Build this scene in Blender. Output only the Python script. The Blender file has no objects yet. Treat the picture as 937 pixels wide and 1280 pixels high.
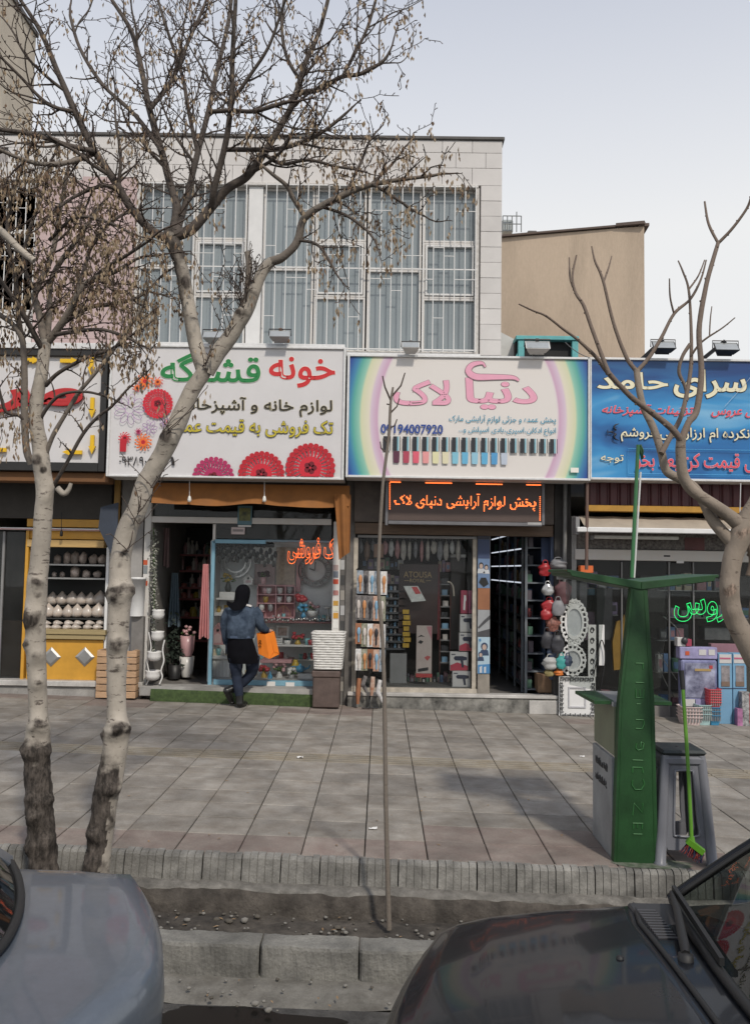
import bpy, math, random, unicodedata
from mathutils import Vector, Matrix, noise
rnd = random.Random(11)
S = bpy.context.scene
C = S.collection
U = rnd.uniform
# ---------------------------------------------------------------- camera
F = 1080.0
ROLL, YAW, PITCH = .016, .0075, .0656
CAM = Vector((0, 0, 1.88))
fh = Vector((-math.sin(YAW), math.cos(YAW), 0)); R0 = Vector((math.cos(YAW), math.sin(YAW), 0)); Z = Vector((0, 0, 1))
fw = fh*math.cos(PITCH) + Z*math.sin(PITCH); U0 = -fh*math.sin(PITCH) + Z*math.cos(PITCH)
rc = R0*math.cos(ROLL) + U0*math.sin(ROLL); uc = -R0*math.sin(ROLL) + U0*math.cos(ROLL)
cd = bpy.data.cameras.new('camera'); cam = bpy.data.objects.new('camera', cd); C.objects.link(cam)
cd.sensor_fit = 'VERTICAL'; cd.sensor_height = 36; cd.lens = 36*F/1280; cd.clip_end = 2000; cd.clip_start = .05
m4 = Matrix((rc, uc, -fw)).transposed().to_4x4(); m4.translation = CAM; cam.matrix_world = m4
S.camera = cam
# ---------------------------------------------------------------- light
SUN_EL, SUN_AZ = math.radians(46), math.radians(22)      # azimuth: to the right of straight behind the camera
sd = bpy.data.lights.new('sun', 'SUN'); sd.energy = 2.6; sd.angle = math.radians(4); sd.color = (1, .92, .81)
so = bpy.data.objects.new('sun', sd); C.objects.link(so)
tosun = Vector((math.sin(SUN_AZ)*math.cos(SUN_EL), -math.cos(SUN_AZ)*math.cos(SUN_EL), math.sin(SUN_EL)))
so.rotation_euler = tosun.to_track_quat('Z', 'Y').to_euler(); so.location = (6, -8, 14)
w = bpy.data.worlds.new('World'); S.world = w; w.use_nodes = True
wn = w.node_tree; bg = wn.nodes['Background']
sk = wn.nodes.new('ShaderNodeTexSky'); sk.sky_type = 'NISHITA'; sk.sun_disc = False
sk.sun_elevation = SUN_EL; sk.sun_rotation = math.atan2(tosun.x, tosun.y); sk.dust_density = .6; sk.air_density = 1.0; sk.ozone_density = 2.5
tc = wn.nodes.new('ShaderNodeTexCoord'); mp = wn.nodes.new('ShaderNodeMapping'); mp.inputs['Scale'].default_value = (1.2, 1.2, 2.6)
nz = wn.nodes.new('ShaderNodeTexNoise'); nz.inputs['Scale'].default_value = 2.1; nz.inputs['Detail'].default_value = 6; nz.inputs['Roughness'].default_value = .5
cr = wn.nodes.new('ShaderNodeValToRGB'); cr.color_ramp.elements[0].position = .38; cr.color_ramp.elements[1].position = .72
mx = wn.nodes.new('ShaderNodeMix'); mx.data_type = 'RGBA'
sx = wn.nodes.new('ShaderNodeSeparateXYZ'); mr = wn.nodes.new('ShaderNodeMapRange')   # thin cloud thickens towards the horizon
mr.inputs[1].default_value = .36; mr.inputs[2].default_value = .66; mr.inputs[3].default_value = 1.0; mr.inputs[4].default_value = .5
mul = wn.nodes.new('ShaderNodeMath'); mul.operation = 'MAXIMUM'
ml2 = wn.nodes.new('ShaderNodeMath'); ml2.operation = 'MULTIPLY'; ml2.inputs[1].default_value = .95
L = wn.links.new
L(tc.outputs['Generated'], mp.inputs[0]); L(mp.outputs[0], nz.inputs[0]); L(nz.outputs[0], cr.inputs[0])
L(tc.outputs['Generated'], sx.inputs[0]); L(sx.outputs[2], mr.inputs[0]); L(cr.outputs[0], ml2.inputs[0]); L(ml2.outputs[0], mul.inputs[0]); L(mr.outputs[0], mul.inputs[1])
L(mul.outputs[0], mx.inputs[0]); tint = wn.nodes.new('ShaderNodeMix'); tint.data_type = 'RGBA'; tint.blend_type = 'MULTIPLY'; tint.inputs[0].default_value = 1; tint.inputs[7].default_value = (1.0, 1.22, 1.62, 1); L(sk.outputs[0], tint.inputs[6]); L(tint.outputs[2], mx.inputs[6]); mx.inputs[7].default_value = (9.7, 9.8, 9.9, 1)
L(mx.outputs[2], bg.inputs[0]); bg.inputs[1].default_value = .088
S.view_settings.view_transform = 'Standard'; S.view_settings.look = 'None'; S.view_settings.gamma = 1; S.view_settings.exposure = 0.0
S.cycles.max_bounces = 8; S.cycles.transparent_max_bounces = 16; S.cycles.diffuse_bounces = 4; S.cycles.caustics_reflective = False; S.cycles.caustics_refractive = False
# ---------------------------------------------------------------- pixel <-> place (surveying the photograph onto real planes)
GS = -.02                                   # the pavement falls to the right
def ray(px, py): return rc*((px-468.5)/F) + uc*((640-py)/F) + fw
def P(px, py, Y): d = ray(px, py); return CAM + d*((Y-CAM.y)/d.y)
def G(px, py, dz=0):                          # on the pavement slope, dz above it
    d = ray(px, py); return CAM + d*((dz-CAM.z)/(d.z-GS*d.x))
def gz(x): return GS*x
def R(x0, y0, x1, y1, Y):
    xm, ym = (x0+x1)/2, (y0+y1)/2
    return P(x0, ym, Y).x, P(x1, ym, Y).x, P(xm, y1, Y).z, P(xm, y0, Y).z   # X0 X1 Zbottom Ztop
# ---------------------------------------------------------------- materials
MT = {}
def srgb(*c):
    return tuple((x/12.92 if x <= .04045 else ((x+.055)/1.055)**2.4) for x in [v/255 for v in c])
def mat(name, col=(.5, .5, .5), rough=.6, metal=0, var=.12, sc=6, bump=0, bsc=40, rand=0, spec=.5, coat=0, emit=0, col2=None, stretch=None, grit=0, world=False):
    if name in MT: return MT[name]
    m = bpy.data.materials.new(name); m.use_nodes = True; MT[name] = m
    nt = m.node_tree; b = nt.nodes['Principled BSDF']; l = nt.links.new
    b.inputs['Roughness'].default_value = rough; b.inputs['Metallic'].default_value = metal
    b.inputs['Specular IOR Level'].default_value = spec; b.inputs['Coat Weight'].default_value = coat; b.inputs['Coat Roughness'].default_value = .05
    t = nt.nodes.new('ShaderNodeTexCoord'); co = nt.nodes.new('ShaderNodeNewGeometry').outputs['Position'] if world else t.outputs['Object']
    if stretch:
        mp = nt.nodes.new('ShaderNodeMapping'); mp.inputs['Scale'].default_value = stretch; l(co, mp.inputs[0]); co = mp.outputs[0]
    c4 = (*col, 1)
    if var or rand or col2:
        n = nt.nodes.new('ShaderNodeTexNoise'); n.inputs['Scale'].default_value = sc; n.inputs['Detail'].default_value = 6; n.inputs['Roughness'].default_value = .62; l(co, n.inputs[0])
        r = nt.nodes.new('ShaderNodeMapRange'); r.inputs[1].default_value = .3; r.inputs[2].default_value = .7
        x = nt.nodes.new('ShaderNodeMix'); x.data_type = 'RGBA'
        l(n.outputs[0], r.inputs[0]); l(r.outputs[0], x.inputs[0])
        x.inputs[6].default_value = tuple(max(0, v*(1-var)) for v in col)+(1,)
        x.inputs[7].default_value = (*(col2 or tuple(min(1, v*(1+var)) for v in col)), 1)
        out = x.outputs[2]
        if grit:
            g1 = nt.nodes.new('ShaderNodeTexNoise'); g1.inputs['Scale'].default_value = sc*14; g1.inputs['Detail'].default_value = 5; g1.inputs['Roughness'].default_value = .75; l(co, g1.inputs[0])
            g2 = nt.nodes.new('ShaderNodeTexNoise'); g2.inputs['Scale'].default_value = sc*.45; g2.inputs['Detail'].default_value = 7; g2.inputs['Roughness'].default_value = .6; g2.inputs['Distortion'].default_value = .5; l(co, g2.inputs[0])
            ga = nt.nodes.new('ShaderNodeMapRange'); ga.inputs[1].default_value = .3; ga.inputs[2].default_value = .7; ga.inputs[3].default_value = 1-grit*.6; ga.inputs[4].default_value = 1+grit*.4; l(g1.outputs[0], ga.inputs[0])
            gb = nt.nodes.new('ShaderNodeMapRange'); gb.inputs[1].default_value = .35; gb.inputs[2].default_value = .62; gb.inputs[3].default_value = 1-grit; gb.inputs[4].default_value = 1.06; l(g2.outputs[0], gb.inputs[0])
            gm_ = nt.nodes.new('ShaderNodeMath'); gm_.operation = 'MULTIPLY'; l(ga.outputs[0], gm_.inputs[0]); l(gb.outputs[0], gm_.inputs[1])
            gh = nt.nodes.new('ShaderNodeHueSaturation'); l(gm_.outputs[0], gh.inputs['Value']); l(out, gh.inputs['Color']); out = gh.outputs[0]
        if rand:
            oi = nt.nodes.new('ShaderNodeObjectInfo'); r2 = nt.nodes.new('ShaderNodeMapRange'); r2.inputs[3].default_value = 1-rand; r2.inputs[4].default_value = 1+rand
            h = nt.nodes.new('ShaderNodeHueSaturation'); l(oi.outputs['Random'], r2.inputs[0]); l(r2.outputs[0], h.inputs['Value']); l(out, h.inputs['Color']); out = h.outputs[0]
        l(out, b.inputs['Base Color'])
        if emit: l(out, b.inputs['Emission Color'])
        if rough > .15 and rough < .9:
            rr = nt.nodes.new('ShaderNodeMapRange'); rr.inputs[3].default_value = rough*.85; rr.inputs[4].default_value = min(1, rough*1.2); l(n.outputs[0], rr.inputs[0]); l(rr.outputs[0], b.inputs['Roughness'])
    else:
        b.inputs['Base Color'].default_value = c4
        if emit: b.inputs['Emission Color'].default_value = c4
    if emit: b.inputs['Emission Strength'].default_value = emit
    if bump:
        n2 = nt.nodes.new('ShaderNodeTexNoise'); n2.inputs['Scale'].default_value = bsc; n2.inputs['Detail'].default_value = 6; l(co, n2.inputs[0])
        bp = nt.nodes.new('ShaderNodeBump'); bp.inputs['Strength'].default_value = bump; bp.inputs['Distance'].default_value = .01; l(n2.outputs[0], bp.inputs['Height']); l(bp.outputs[0], b.inputs['Normal'])
    return m
def glass(name, tint=(.93, .95, .95), ior=1.33, rough=.02, dust=.04, refl=1):
    if name in MT: return MT[name]
    m = bpy.data.materials.new(name); m.use_nodes = True; MT[name] = m
    nt = m.node_tree; l = nt.links.new; o = nt.nodes['Material Output']; nt.nodes.remove(nt.nodes['Principled BSDF'])
    tr = nt.nodes.new('ShaderNodeBsdfTransparent'); tr.inputs[0].default_value = (*tint, 1)
    gl = nt.nodes.new('ShaderNodeBsdfGlossy'); gl.inputs['Roughness'].default_value = rough
    df = nt.nodes.new('ShaderNodeBsdfDiffuse'); df.inputs[0].default_value = (.5, .5, .48, 1)
    fr = nt.nodes.new('ShaderNodeFresnel'); fr.inputs[0].default_value = ior
    m1 = nt.nodes.new('ShaderNodeMixShader'); m2 = nt.nodes.new('ShaderNodeMixShader')
    n = nt.nodes.new('ShaderNodeTexNoise'); n.inputs['Scale'].default_value = 3; n.inputs['Detail'].default_value = 7
    t = nt.nodes.new('ShaderNodeTexCoord'); l(t.outputs['Object'], n.inputs[0])
    mm = nt.nodes.new('ShaderNodeMath'); mm.operation = 'MULTIPLY'; mm.inputs[1].default_value = dust*2; l(n.outputs[0], mm.inputs[0])
    l(mm.outputs[0], m2.inputs[0]); l(tr.outputs[0], m2.inputs[1]); l(df.outputs[0], m2.inputs[2])
    fm_ = nt.nodes.new('ShaderNodeMath'); fm_.operation = 'MULTIPLY'; fm_.inputs[1].default_value = refl; l(fr.outputs[0], fm_.inputs[0]); l(fm_.outputs[0], m1.inputs[0]); l(m2.outputs[0], m1.inputs[1]); l(gl.outputs[0], m1.inputs[2]); l(m1.outputs[0], o.inputs[0])
    return m
# ---------------------------------------------------------------- mesh building
ORG = {}
class MB:
    def __init__(s): s.v = []; s.f = []; s.m = []; s.s = []
    def add(s, vs, fs, mi=0, sm=False):
        k = len(s.v); s.v += [tuple(v) for v in vs]
        for f in fs: s.f.append([i+k for i in f]); s.m.append(mi); s.s.append(sm)
        return s
    def box(s, x0, x1, y0, y1, z0, z1, mi=0, c=0):
        if x0 > x1: x0, x1 = x1, x0
        if y0 > y1: y0, y1 = y1, y0
        if z0 > z1: z0, z1 = z1, z0
        if not c:
            return s.add([(x, y, z) for z in (z0, z1) for y in (y0, y1) for x in (x0, x1)], [(0, 2, 3, 1), (4, 5, 7, 6), (0, 1, 5, 4), (2, 6, 7, 3), (0, 4, 6, 2), (1, 3, 7, 5)], mi)
        c = min(c, (x1-x0)*.45, (y1-y0)*.45, (z1-z0)*.45)
        vs = []; ix = {}
        X, Y_, Z_ = (x0, x1), (y0, y1), (z0, z1)
        for i in (0, 1):
            for j in (0, 1):
                for k in (0, 1):
                    sx_, sy_, sz_ = (1-2*i)*c, (1-2*j)*c, (1-2*k)*c
                    for a, o in enumerate(((0, sy_, sz_), (sx_, 0, sz_), (sx_, sy_, 0))):
                        ix[i, j, k, a] = len(vs); vs.append((X[i]+o[0], Y_[j]+o[1], Z_[k]+o[2]))
        fs = []
        for i in (0, 1):
            fs.append([ix[i, 0, 0, 0], ix[i, 1, 0, 0], ix[i, 1, 1, 0], ix[i, 0, 1, 0]][::1 if i else -1])
            fs.append([ix[0, i, 0, 1], ix[1, i, 0, 1], ix[1, i, 1, 1], ix[0, i, 1, 1]][::-1 if i else 1])
            fs.append([ix[0, 0, i, 2], ix[1, 0, i, 2], ix[1, 1, i, 2], ix[0, 1, i, 2]][::1 if i else -1])
            for j in (0, 1):
                fs.append([ix[i, j, 0, 0], ix[i, j, 0, 1], ix[i, j, 1, 1], ix[i, j, 1, 0]])
                fs.append([ix[i, 0, j, 0], ix[i, 0, j, 2], ix[i, 1, j, 2], ix[i, 1, j, 0]])
                fs.append([ix[0, i, j, 1], ix[0, i, j, 2], ix[1, i, j, 2], ix[1, i, j, 1]])
                for k in (0, 1): fs.append([ix[i, j, k, 0], ix[i, j, k, 1], ix[i, j, k, 2]])
        return s.add(vs, fs, mi)
    def obox(s, a, b, wd, hg, mi=0, up=Z):            # bar of width wd, height hg from a to b
        a, b = Vector(a), Vector(b); d = (b-a).normalized(); r = d.cross(up)
        if r.length < 1e-4: r = d.cross(Vector((1, 0, 0)))
        r.normalize(); u = r.cross(d)
        vs = [p+r*(i*wd/2)+u*(j*hg/2) for p in (a, b) for i, j in ((-1, -1), (1, -1), (1, 1), (-1, 1))]
        return s.add(vs, [(0, 1, 2, 3), (7, 6, 5, 4), (0, 4, 5, 1), (1, 5, 6, 2), (2, 6, 7, 3), (3, 7, 4, 0)], mi)
    def tube(s, pts, rad, n=6, mi=0, sm=True, cap=True, fn=None):
        pts = [Vector(p) for p in pts]; N = len(pts)
        if not hasattr(rad, '__len__'): rad = [rad]*N
        d0 = (pts[1]-pts[0]).normalized(); r = d0.orthogonal().normalized(); vs = []
        for i, p in enumerate(pts):
            d = (pts[min(i+1, N-1)]-pts[max(i-1, 0)])
            if d.length < 1e-9: d = d0
            d = d.normalized(); r = (r-d*r.dot(d))
            if r.length < 1e-6: r = d.orthogonal()
            r.normalize(); q = d.cross(r)
            for k in range(n):
                a = 2*math.pi*k/n; dr = r*math.cos(a)+q*math.sin(a)
                vs.append(p+dr*(rad[i]*(fn(i, a, p, dr) if fn else 1)))
        fs = [(i*n+k, i*n+(k+1) % n, (i+1)*n+(k+1) % n, (i+1)*n+k) for i in range(N-1) for k in range(n)]
        s.add(vs, fs, mi, sm)
        if cap and n > 2: s.add(vs[:n], [tuple(range(n))[::-1]], mi); s.add(vs[-n:], [tuple(range(n))], mi)
        return s
    def lathe(s, prof, c=(0, 0, 0), n=16, mi=0, sm=True, sq=None):
        c = Vector(c); vs = []
        for r_, z in prof:
            for k in range(n):
                a = 2*math.pi*k/n; vs.append(c+Vector((r_*math.cos(a), r_*math.sin(a)*(sq or 1), z)))
        N = len(prof)
        fs = [(i*n+k, i*n+(k+1) % n, (i+1)*n+(k+1) % n, (i+1)*n+k) for i in range(N-1) for k in range(n)]
        s.add(vs, fs, mi, sm)
        if prof[0][0] > 1e-5: s.add(vs[:n], [tuple(range(n))[::-1]], mi)
        if prof[-1][0] > 1e-5: s.add(vs[-n:], [tuple(range(n))], mi)
        return s
    def prism(s, poly, y0, y1, mi=0):                 # poly in (x, z), clockwise or not
        n = len(poly); vs = [(x, y0, z) for x, z in poly]+[(x, y1, z) for x, z in poly]
        return s.add(vs, [tuple(range(n)), tuple(range(2*n-1, n-1, -1))]+[(i, i+n, (i+1) % n+n, (i+1) % n) for i in range(n)], mi)
    def blob(s, c, r, n=10, m=7, mi=0, j=0, seed=0):
        c = Vector(c); r = Vector(r) if hasattr(r, '__len__') else Vector((r, r, r)); vs = []
        for i in range(m+1):
            t = math.pi*i/m
            for k in range(n):
                a = 2*math.pi*k/n; d = Vector((math.sin(t)*math.cos(a), math.sin(t)*math.sin(a), math.cos(t)))
                q = 1+j*noise.noise(d*2.3+Vector((seed*7.1, seed*3.3, 0)))
                vs.append(c+Vector((d.x*r.x, d.y*r.y, d.z*r.z))*q)
        return s.add(vs, [(i*n+k, (i+1)*n+k, (i+1)*n+(k+1) % n, i*n+(k+1) % n) for i in range(m) for k in range(n)], mi, True)
    def grid(s, fn, nu, nv, mi=0, sm=True):           # fn(u, v) -> point
        vs = [fn(i/nu, j/nv) for i in range(nu+1) for j in range(nv+1)]
        return s.add(vs, [(i*(nv+1)+j, (i+1)*(nv+1)+j, (i+1)*(nv+1)+j+1, i*(nv+1)+j+1) for i in range(nu) for j in range(nv)], mi, sm)
    def mesh(s, name, mats, org=(0, 0, 0)):
        me = bpy.data.meshes.new(name); o = Vector(org)
        me.from_pydata([Vector(v)-o for v in s.v], [], s.f)
        for x in (mats if isinstance(mats, (list, tuple)) else [mats]): me.materials.append(x)
        me.polygons.foreach_set('material_index', s.m); me.polygons.foreach_set('use_smooth', s.s); me.update()
        return me
def kid(mb, name, mats, parent, label=None, kind=None):
    org = ORG.get(parent.name, Vector((0, 0, 0)))
    o = bpy.data.objects.new(name, mb.mesh(name, mats, org) if isinstance(mb, MB) else mb); C.objects.link(o); o.parent = parent; ORG[o.name] = org
    if label: o['label'] = label
    if kind: o['kind'] = kind
    return o
def thing(name, label, cat, loc=(0, 0, 0), group=None):
    o = bpy.data.objects.new(name, None); C.objects.link(o); o.location = loc; o.empty_display_size = .1
    o['label'] = label; o['category'] = cat
    if group: o['group'] = group
    ORG[o.name] = Vector(loc); return o
def solo(mb, name, mats, label, cat, group=None, loc=None):
    if loc is None:
        xs = [v[0] for v in mb.v]; ys = [v[1] for v in mb.v]; zs = [v[2] for v in mb.v]
        loc = ((min(xs)+max(xs))/2, (min(ys)+max(ys))/2, min(zs))
    o = bpy.data.objects.new(name, mb.mesh(name, mats, loc)); C.objects.link(o); o.location = loc; ORG[o.name] = Vector(loc)
    o['label'] = label; o['category'] = cat
    if group: o['group'] = group
    return o
def struct(mb, name, mats, kind='structure'):
    o = bpy.data.objects.new(name, mb.mesh(name, mats)); C.objects.link(o); o['kind'] = kind; ORG[o.name] = Vector((0, 0, 0)); return o
def dup(o, loc=None, rz=None, label=None, parent=None, scale=None):
    c = o.copy(); C.objects.link(c); c.parent = parent
    if loc is not None: c.location = loc
    if rz is not None: c.rotation_euler = (0, 0, rz)
    if scale is not None: c.scale = scale if hasattr(scale, '__len__') else (scale,)*3
    if label: c['label'] = label
    for ch in o.children: dup(ch, parent=c)
    return c
# ---------------------------------------------------------------- lettering
FORM = {}
for cp in list(range(0xFB50, 0xFDFF))+list(range(0xFE70, 0xFEFD)):
    d_ = unicodedata.decomposition(chr(cp)).split()
    if len(d_) == 2 and d_[0] in ('<isolated>', '<final>', '<initial>', '<medial>'): FORM.setdefault(chr(int(d_[1], 16)), {})[d_[0][1:-1]] = chr(cp)
def shape(s):
    s = s.replace('\u0644\u0627', '\ufefb'); out = []
    dual = lambda c: 'initial' in FORM.get(c, {})
    joins = lambda c: c == '\ufefb' or 'final' in FORM.get(c, {})
    for i, c in enumerate(s):
        p = s[i-1] if i else ' '; n = s[i+1] if i+1 < len(s) else ' '
        pj = dual(p) and joins(c); nj = dual(c) and joins(n)
        if c == '\ufefb': out.append('\ufefc' if pj else c); continue
        if c not in FORM or not (pj or nj): out.append(c); continue
        out.append(FORM[c].get('medial' if pj and nj else 'final' if pj else 'initial', c))
    return ''.join(out[::-1])
TXT = {}
def text_mesh(body, off=0, fa=True, outline=0, shear=0):
    key = (body, off, outline, shear)
    if key in TXT: return TXT[key]
    c = bpy.data.curves.new('t', 'FONT'); c.body = shape(body) if fa else body; c.offset = off; c.resolution_u = 3; c.shear = shear
    if outline: c.fill_mode = 'NONE'; c.bevel_depth = outline; c.bevel_resolution = 1
    o = bpy.data.objects.new('t', c); C.objects.link(o); bpy.context.view_layer.update()
    me = bpy.data.meshes.new_from_object(o.evaluated_get(bpy.context.evaluated_depsgraph_get()))
    vs = [v.co.copy() for v in me.vertices]; fs = [tuple(p.vertices) for p in me.polygons]
    bpy.data.objects.remove(o); bpy.data.curves.remove(c); bpy.data.meshes.remove(me)
    TXT[key] = (vs, fs); return TXT[key]
def put_text(mb, body, rect, Y, mi=0, bold=0, fa=True, neon=0, shear=0, depth=0, flat=.04, noff=.03):   # rect = X0 X1 Z0 Z1 in metres on the plane y = Y, facing -Y
    vs, fs = text_mesh(body, 0, fa, 0, shear)
    x0, x1 = min(v.x for v in vs), max(v.x for v in vs); y0, y1 = min(v.y for v in vs), max(v.y for v in vs)
    X0, X1, Z0, Z1 = rect; sx_ = (X1-X0)/(x1-x0); sz_ = (Z1-Z0)/(y1-y0)
    f = lambda v, yy, q=0: (X0+(v.x-x0)*sx_, yy-v.z*sx_*q, Z0+(v.y-y0)*sz_)
    if not neon: mb.add([f(v, Y) for v in vs], fs, mi)
    r_ = neon or bold
    if r_:
        v2, f2 = text_mesh(body, noff if neon else 0, fa, r_, shear); mb.add([f(v, Y, 1 if neon else flat) for v in v2], f2, mi, bool(neon))
        if depth: mb.add([f(v, Y+depth, flat) for v in v2], f2, mi); mb.add([f(v, Y+depth*.5, depth/2/(r_*sx_)) for v in v2], f2, mi)
    return mb
def cat(pts, k=6):                                # Catmull-Rom through points (tuples of any length)
    out = []; n = len(pts)
    for i in range(n-1):
        p0, p1, p2, p3 = pts[max(i-1, 0)], pts[i], pts[i+1], pts[min(i+2, n-1)]
        for j in range(k):
            t = j/k; out.append(tuple(.5*(2*b+(c_-a)*t+(2*a-5*b+4*c_-d)*t*t+(3*b-a-3*c_+d)*t**3) for a, b, c_, d in zip(p0, p1, p2, p3)))
    out.append(tuple(pts[-1])); return out
# ================================================================ ground, pavement, kerb, ditch, road
YK = 5.75                                     # top edge of the kerb
def sheet(name, x0, x1, y0, y1, z, m, nx=1, ny=1, amp=0, fr=3, seed=0, kind='structure', rag=0, fall=0):
    mb = MB()
    def f(u, v):
        x = x0+(x1-x0)*u; y = y0+(y1-y0)*v
        if rag: y += rag*noise.noise(Vector((x*4, v*3, seed)))
        return (x, y, gz(x)+z-fall*(1-v)**3+(amp*noise.fractal(Vector((x*fr, y*fr, seed)), 1, 2, 4) if amp else 0))
    mb.grid(f, nx, ny, 0, True); return struct(mb, name, m, kind)
concrete = mat('rough_concrete', (.155, .142, .12), .9, grit=0.3, var=.3, sc=7, bump=.6, bsc=45, col2=(.22, .21, .185))
soil = mat('damp_soil', (.05, .042, .034), .95, grit=0.4, var=.4, sc=9, bump=.8, bsc=60, col2=(.11, .095, .078))
strip_m = mat('dusty_mortar', (.19, .178, .155), .95, grit=0.4, var=.35, sc=12, bump=.9, bsc=70, col2=(.25, .235, .21))
asphalt = mat('worn_asphalt', (.07, .066, .06), .85, grit=0.4, var=.3, sc=14, bump=.7, bsc=120, col2=(.1, .096, .09))
gm = MB(); gm.grid(lambda u, v: (-300+600*u, -300+600*v, -7.0), 2, 2); struct(gm, 'ground', mat('far_ground', (.16, .15, .135), .95))
sheet('road', -40, 40, -26, 4.6, -.392, asphalt, 120, 80, .006, 1.5)
sheet('road_gutter', -14, 14, 4.63, 5.06, -.368, concrete, 200, 10, .012, 5, 3, rag=.07, fall=.04)
sheet('ditch_bed', -14, 14, 4.95, 5.7, -.315, soil, 260, 14, .028, 6, 5)
pm = MB()
def stripf(u, v):
    x = -5+10*u; q = [(5.8, -.155), (5.70, -.16), (5.64, -.165), (5.59, -.18), (5.57, -.28), (5.565, -.32), (5.555, -.36)][round(v*6)]
    n = noise.fractal(Vector((x*5, q[0]*6, q[1]*9)), 1, 2, 4)
    return (x, q[0]+.022*n+.03*noise.noise(Vector((x*1.7, 3, 1)))*(1 if v > .3 else 0), gz(x)+q[1]+.014*n)
pm.grid(stripf, 300, 6); pm.m = [1 if k % 6 >= 3 else 0 for k in range(len(pm.f))]; struct(pm, 'planting_strip', [strip_m, mat('damp_strip_edge', (.06, .05, .041), .9, grit=.4, var=.4, sc=8, bump=.8, bsc=50, col2=(.12, .105, .088))])
pv = MB(); pv.add([(-14, 5.78, gz(-14)-.055), (14, 5.78, gz(14)-.055), (14, 16, gz(14)-.055), (-14, 16, gz(-14)-.055)], [(0, 1, 2, 3)])
pave = struct(pv, 'pavement', mat('joint_grime', (.125, .115, .1), .95, bump=.4))
# ---- paving slabs
gray = mat('grey_slab', (.262, .23, .19), world=True, rough=.78, grit=0.28, var=.22, sc=5, bump=.25, bsc=60, rand=.17, col2=(.31, .29, .258))
redm = mat('red_slab', (.25, .192, .166), world=True, rough=.8, grit=0.28, var=.2, sc=5, bump=.25, bsc=60, rand=.12, col2=(.26, .225, .195))
yel = mat('yellow_ribbed_slab', (.31, .26, .185), world=True, rough=.8, grit=0.25, var=.2, sc=6, bump=.2, bsc=60, rand=.1, col2=(.3, .275, .23))
TX, TY, X00 = .415, .387, -.077
def slab_mesh(m, ribs=False):
    mb = MB(); a, b = TX/2-.0036, TY/2-.0042
    if ribs:
        mb.box(-a, a, -b, b, -.05, -.006, 0)
        for k in range(5): y = -b+.02+k*(2*b-.04)/4; mb.box(-a, a, y-.017, y+.017, -.008, 0, 0, c=.005)
    else: mb.box(-a, a, -b, b, -.05, 0, 0, c=.0045)
    return mb.mesh('paving_slab', m)
smesh = {'g': slab_mesh(gray), 'r': slab_mesh(redm), 'y': slab_mesh(yel, True)}
slabs = []
for r in range(17):
    y = YK+.02+(r+.5)*TY
    if y > 12.3: break
    lim = (y+.25)*.445+.35
    for k in range(-22, 23):
        x = X00+(k+.5)*TX; seen = -lim-.1 < x < lim+.1
        h_ = noise.noise(Vector((x*.55, y*.8, 4.2)))
        t = 'y' if r == 7 else 'r' if r == 0 and h_ > -.42 else 'r' if (r == 1 and h_ > .12) or (r >= 14 and h_ > .18) or (r == 2 and h_ > .4) else 'g'
        slabs.append((y+(0 if seen else 100), x, t))
slabs.sort(key=lambda q: q[0])
for y, x, t in slabs[:300]:
    o = bpy.data.objects.new('paving_slab', smesh[t]); C.objects.link(o); o.parent = pave
    o.location = (x, y, gz(x)+U(-.0035, .0015)); o.rotation_euler = (U(-.004, .004), math.atan(-GS)+U(-.004, .004), U(-.004, .004))
fm = MB()
for y, x, t in slabs[300:]:
    y = y % 100
    a, b = TX/2-.0036, TY/2-.0042; zz = U(-.003, .001)
    k = len(fm.v); fm.box(x-a, x+a, y-b, y+b, -.04, 0, 1 if t == 'r' else 0, c=.0045)
    fm.v[k:] = [(q[0], q[1], q[2]+gz(q[0])+zz) for q in fm.v[k:]]
if fm.v: kid(fm, 'paving_slab', [gray, redm], pave, kind='stuff')
# ---- kerb of ribbed stones
kb = MB(); kb.add([(-14, 5.79, gz(-14)-.006), (14, 5.79, gz(14)-.006), (14, 5.77, gz(14)-.3), (-14, 5.77, gz(-14)-.4)], [(0, 1, 2, 3)])
kerb = struct(kb, 'kerb', concrete)
kerb_m = mat('kerb_concrete', (.215, .208, .188), world=True, rough=.88, grit=0.4, var=.28, sc=9, bump=.5, bsc=70, rand=.14, col2=(.3, .29, .265))
def kerb_mesh(seed):
    r_ = random.Random(seed); mb = MB(); n = 5; wd = .25/n
    prof = [(5.785, .002), (5.745, .0), (5.728, -.006), (5.716, -.02), (5.70, -.12), (5.69, -.3), (5.785, -.3)]
    core = [(y+(.006 if y < 5.76 else 0), z-(.007 if z > -.2 else 0)) for y, z in prof]
    def ext(pr, x0, x1):
        m = len(pr); vs = [(x0, y-5.65, z) for y, z in pr]+[(x1, y-5.65, z) for y, z in pr]
        mb.add(vs, [tuple(range(m)), tuple(range(2*m-1, m-1, -1))]+[(i, i+m, (i+1) % m+m, (i+1) % m) for i in range(m)])
    ext(core, -.1225, .1225)
    for k in range(n):
        x = -.125+wd*(k+.5); j = r_.uniform(-.003, .003); h_ = wd/2-.0027
        ext([(y+(j if y < 5.7 else 0), z+(j if z > -.1 else 0)) for y, z in prof], x-h_, x+h_)
    return mb.mesh('kerb_stone', kerb_m)
kms = [kerb_mesh(s) for s in range(4)]
for k in range(-14, 15):
    x = k*.253+.02
    o = bpy.data.objects.new('kerb_stone', kms[k % 4]); C.objects.link(o); o.parent = kerb
    o.location = (x, 5.65+U(-.008, .008), gz(x)+U(-.006, .003)); o.rotation_euler = (U(-.01, .01), math.atan(-GS), U(-.012, .012))
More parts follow.
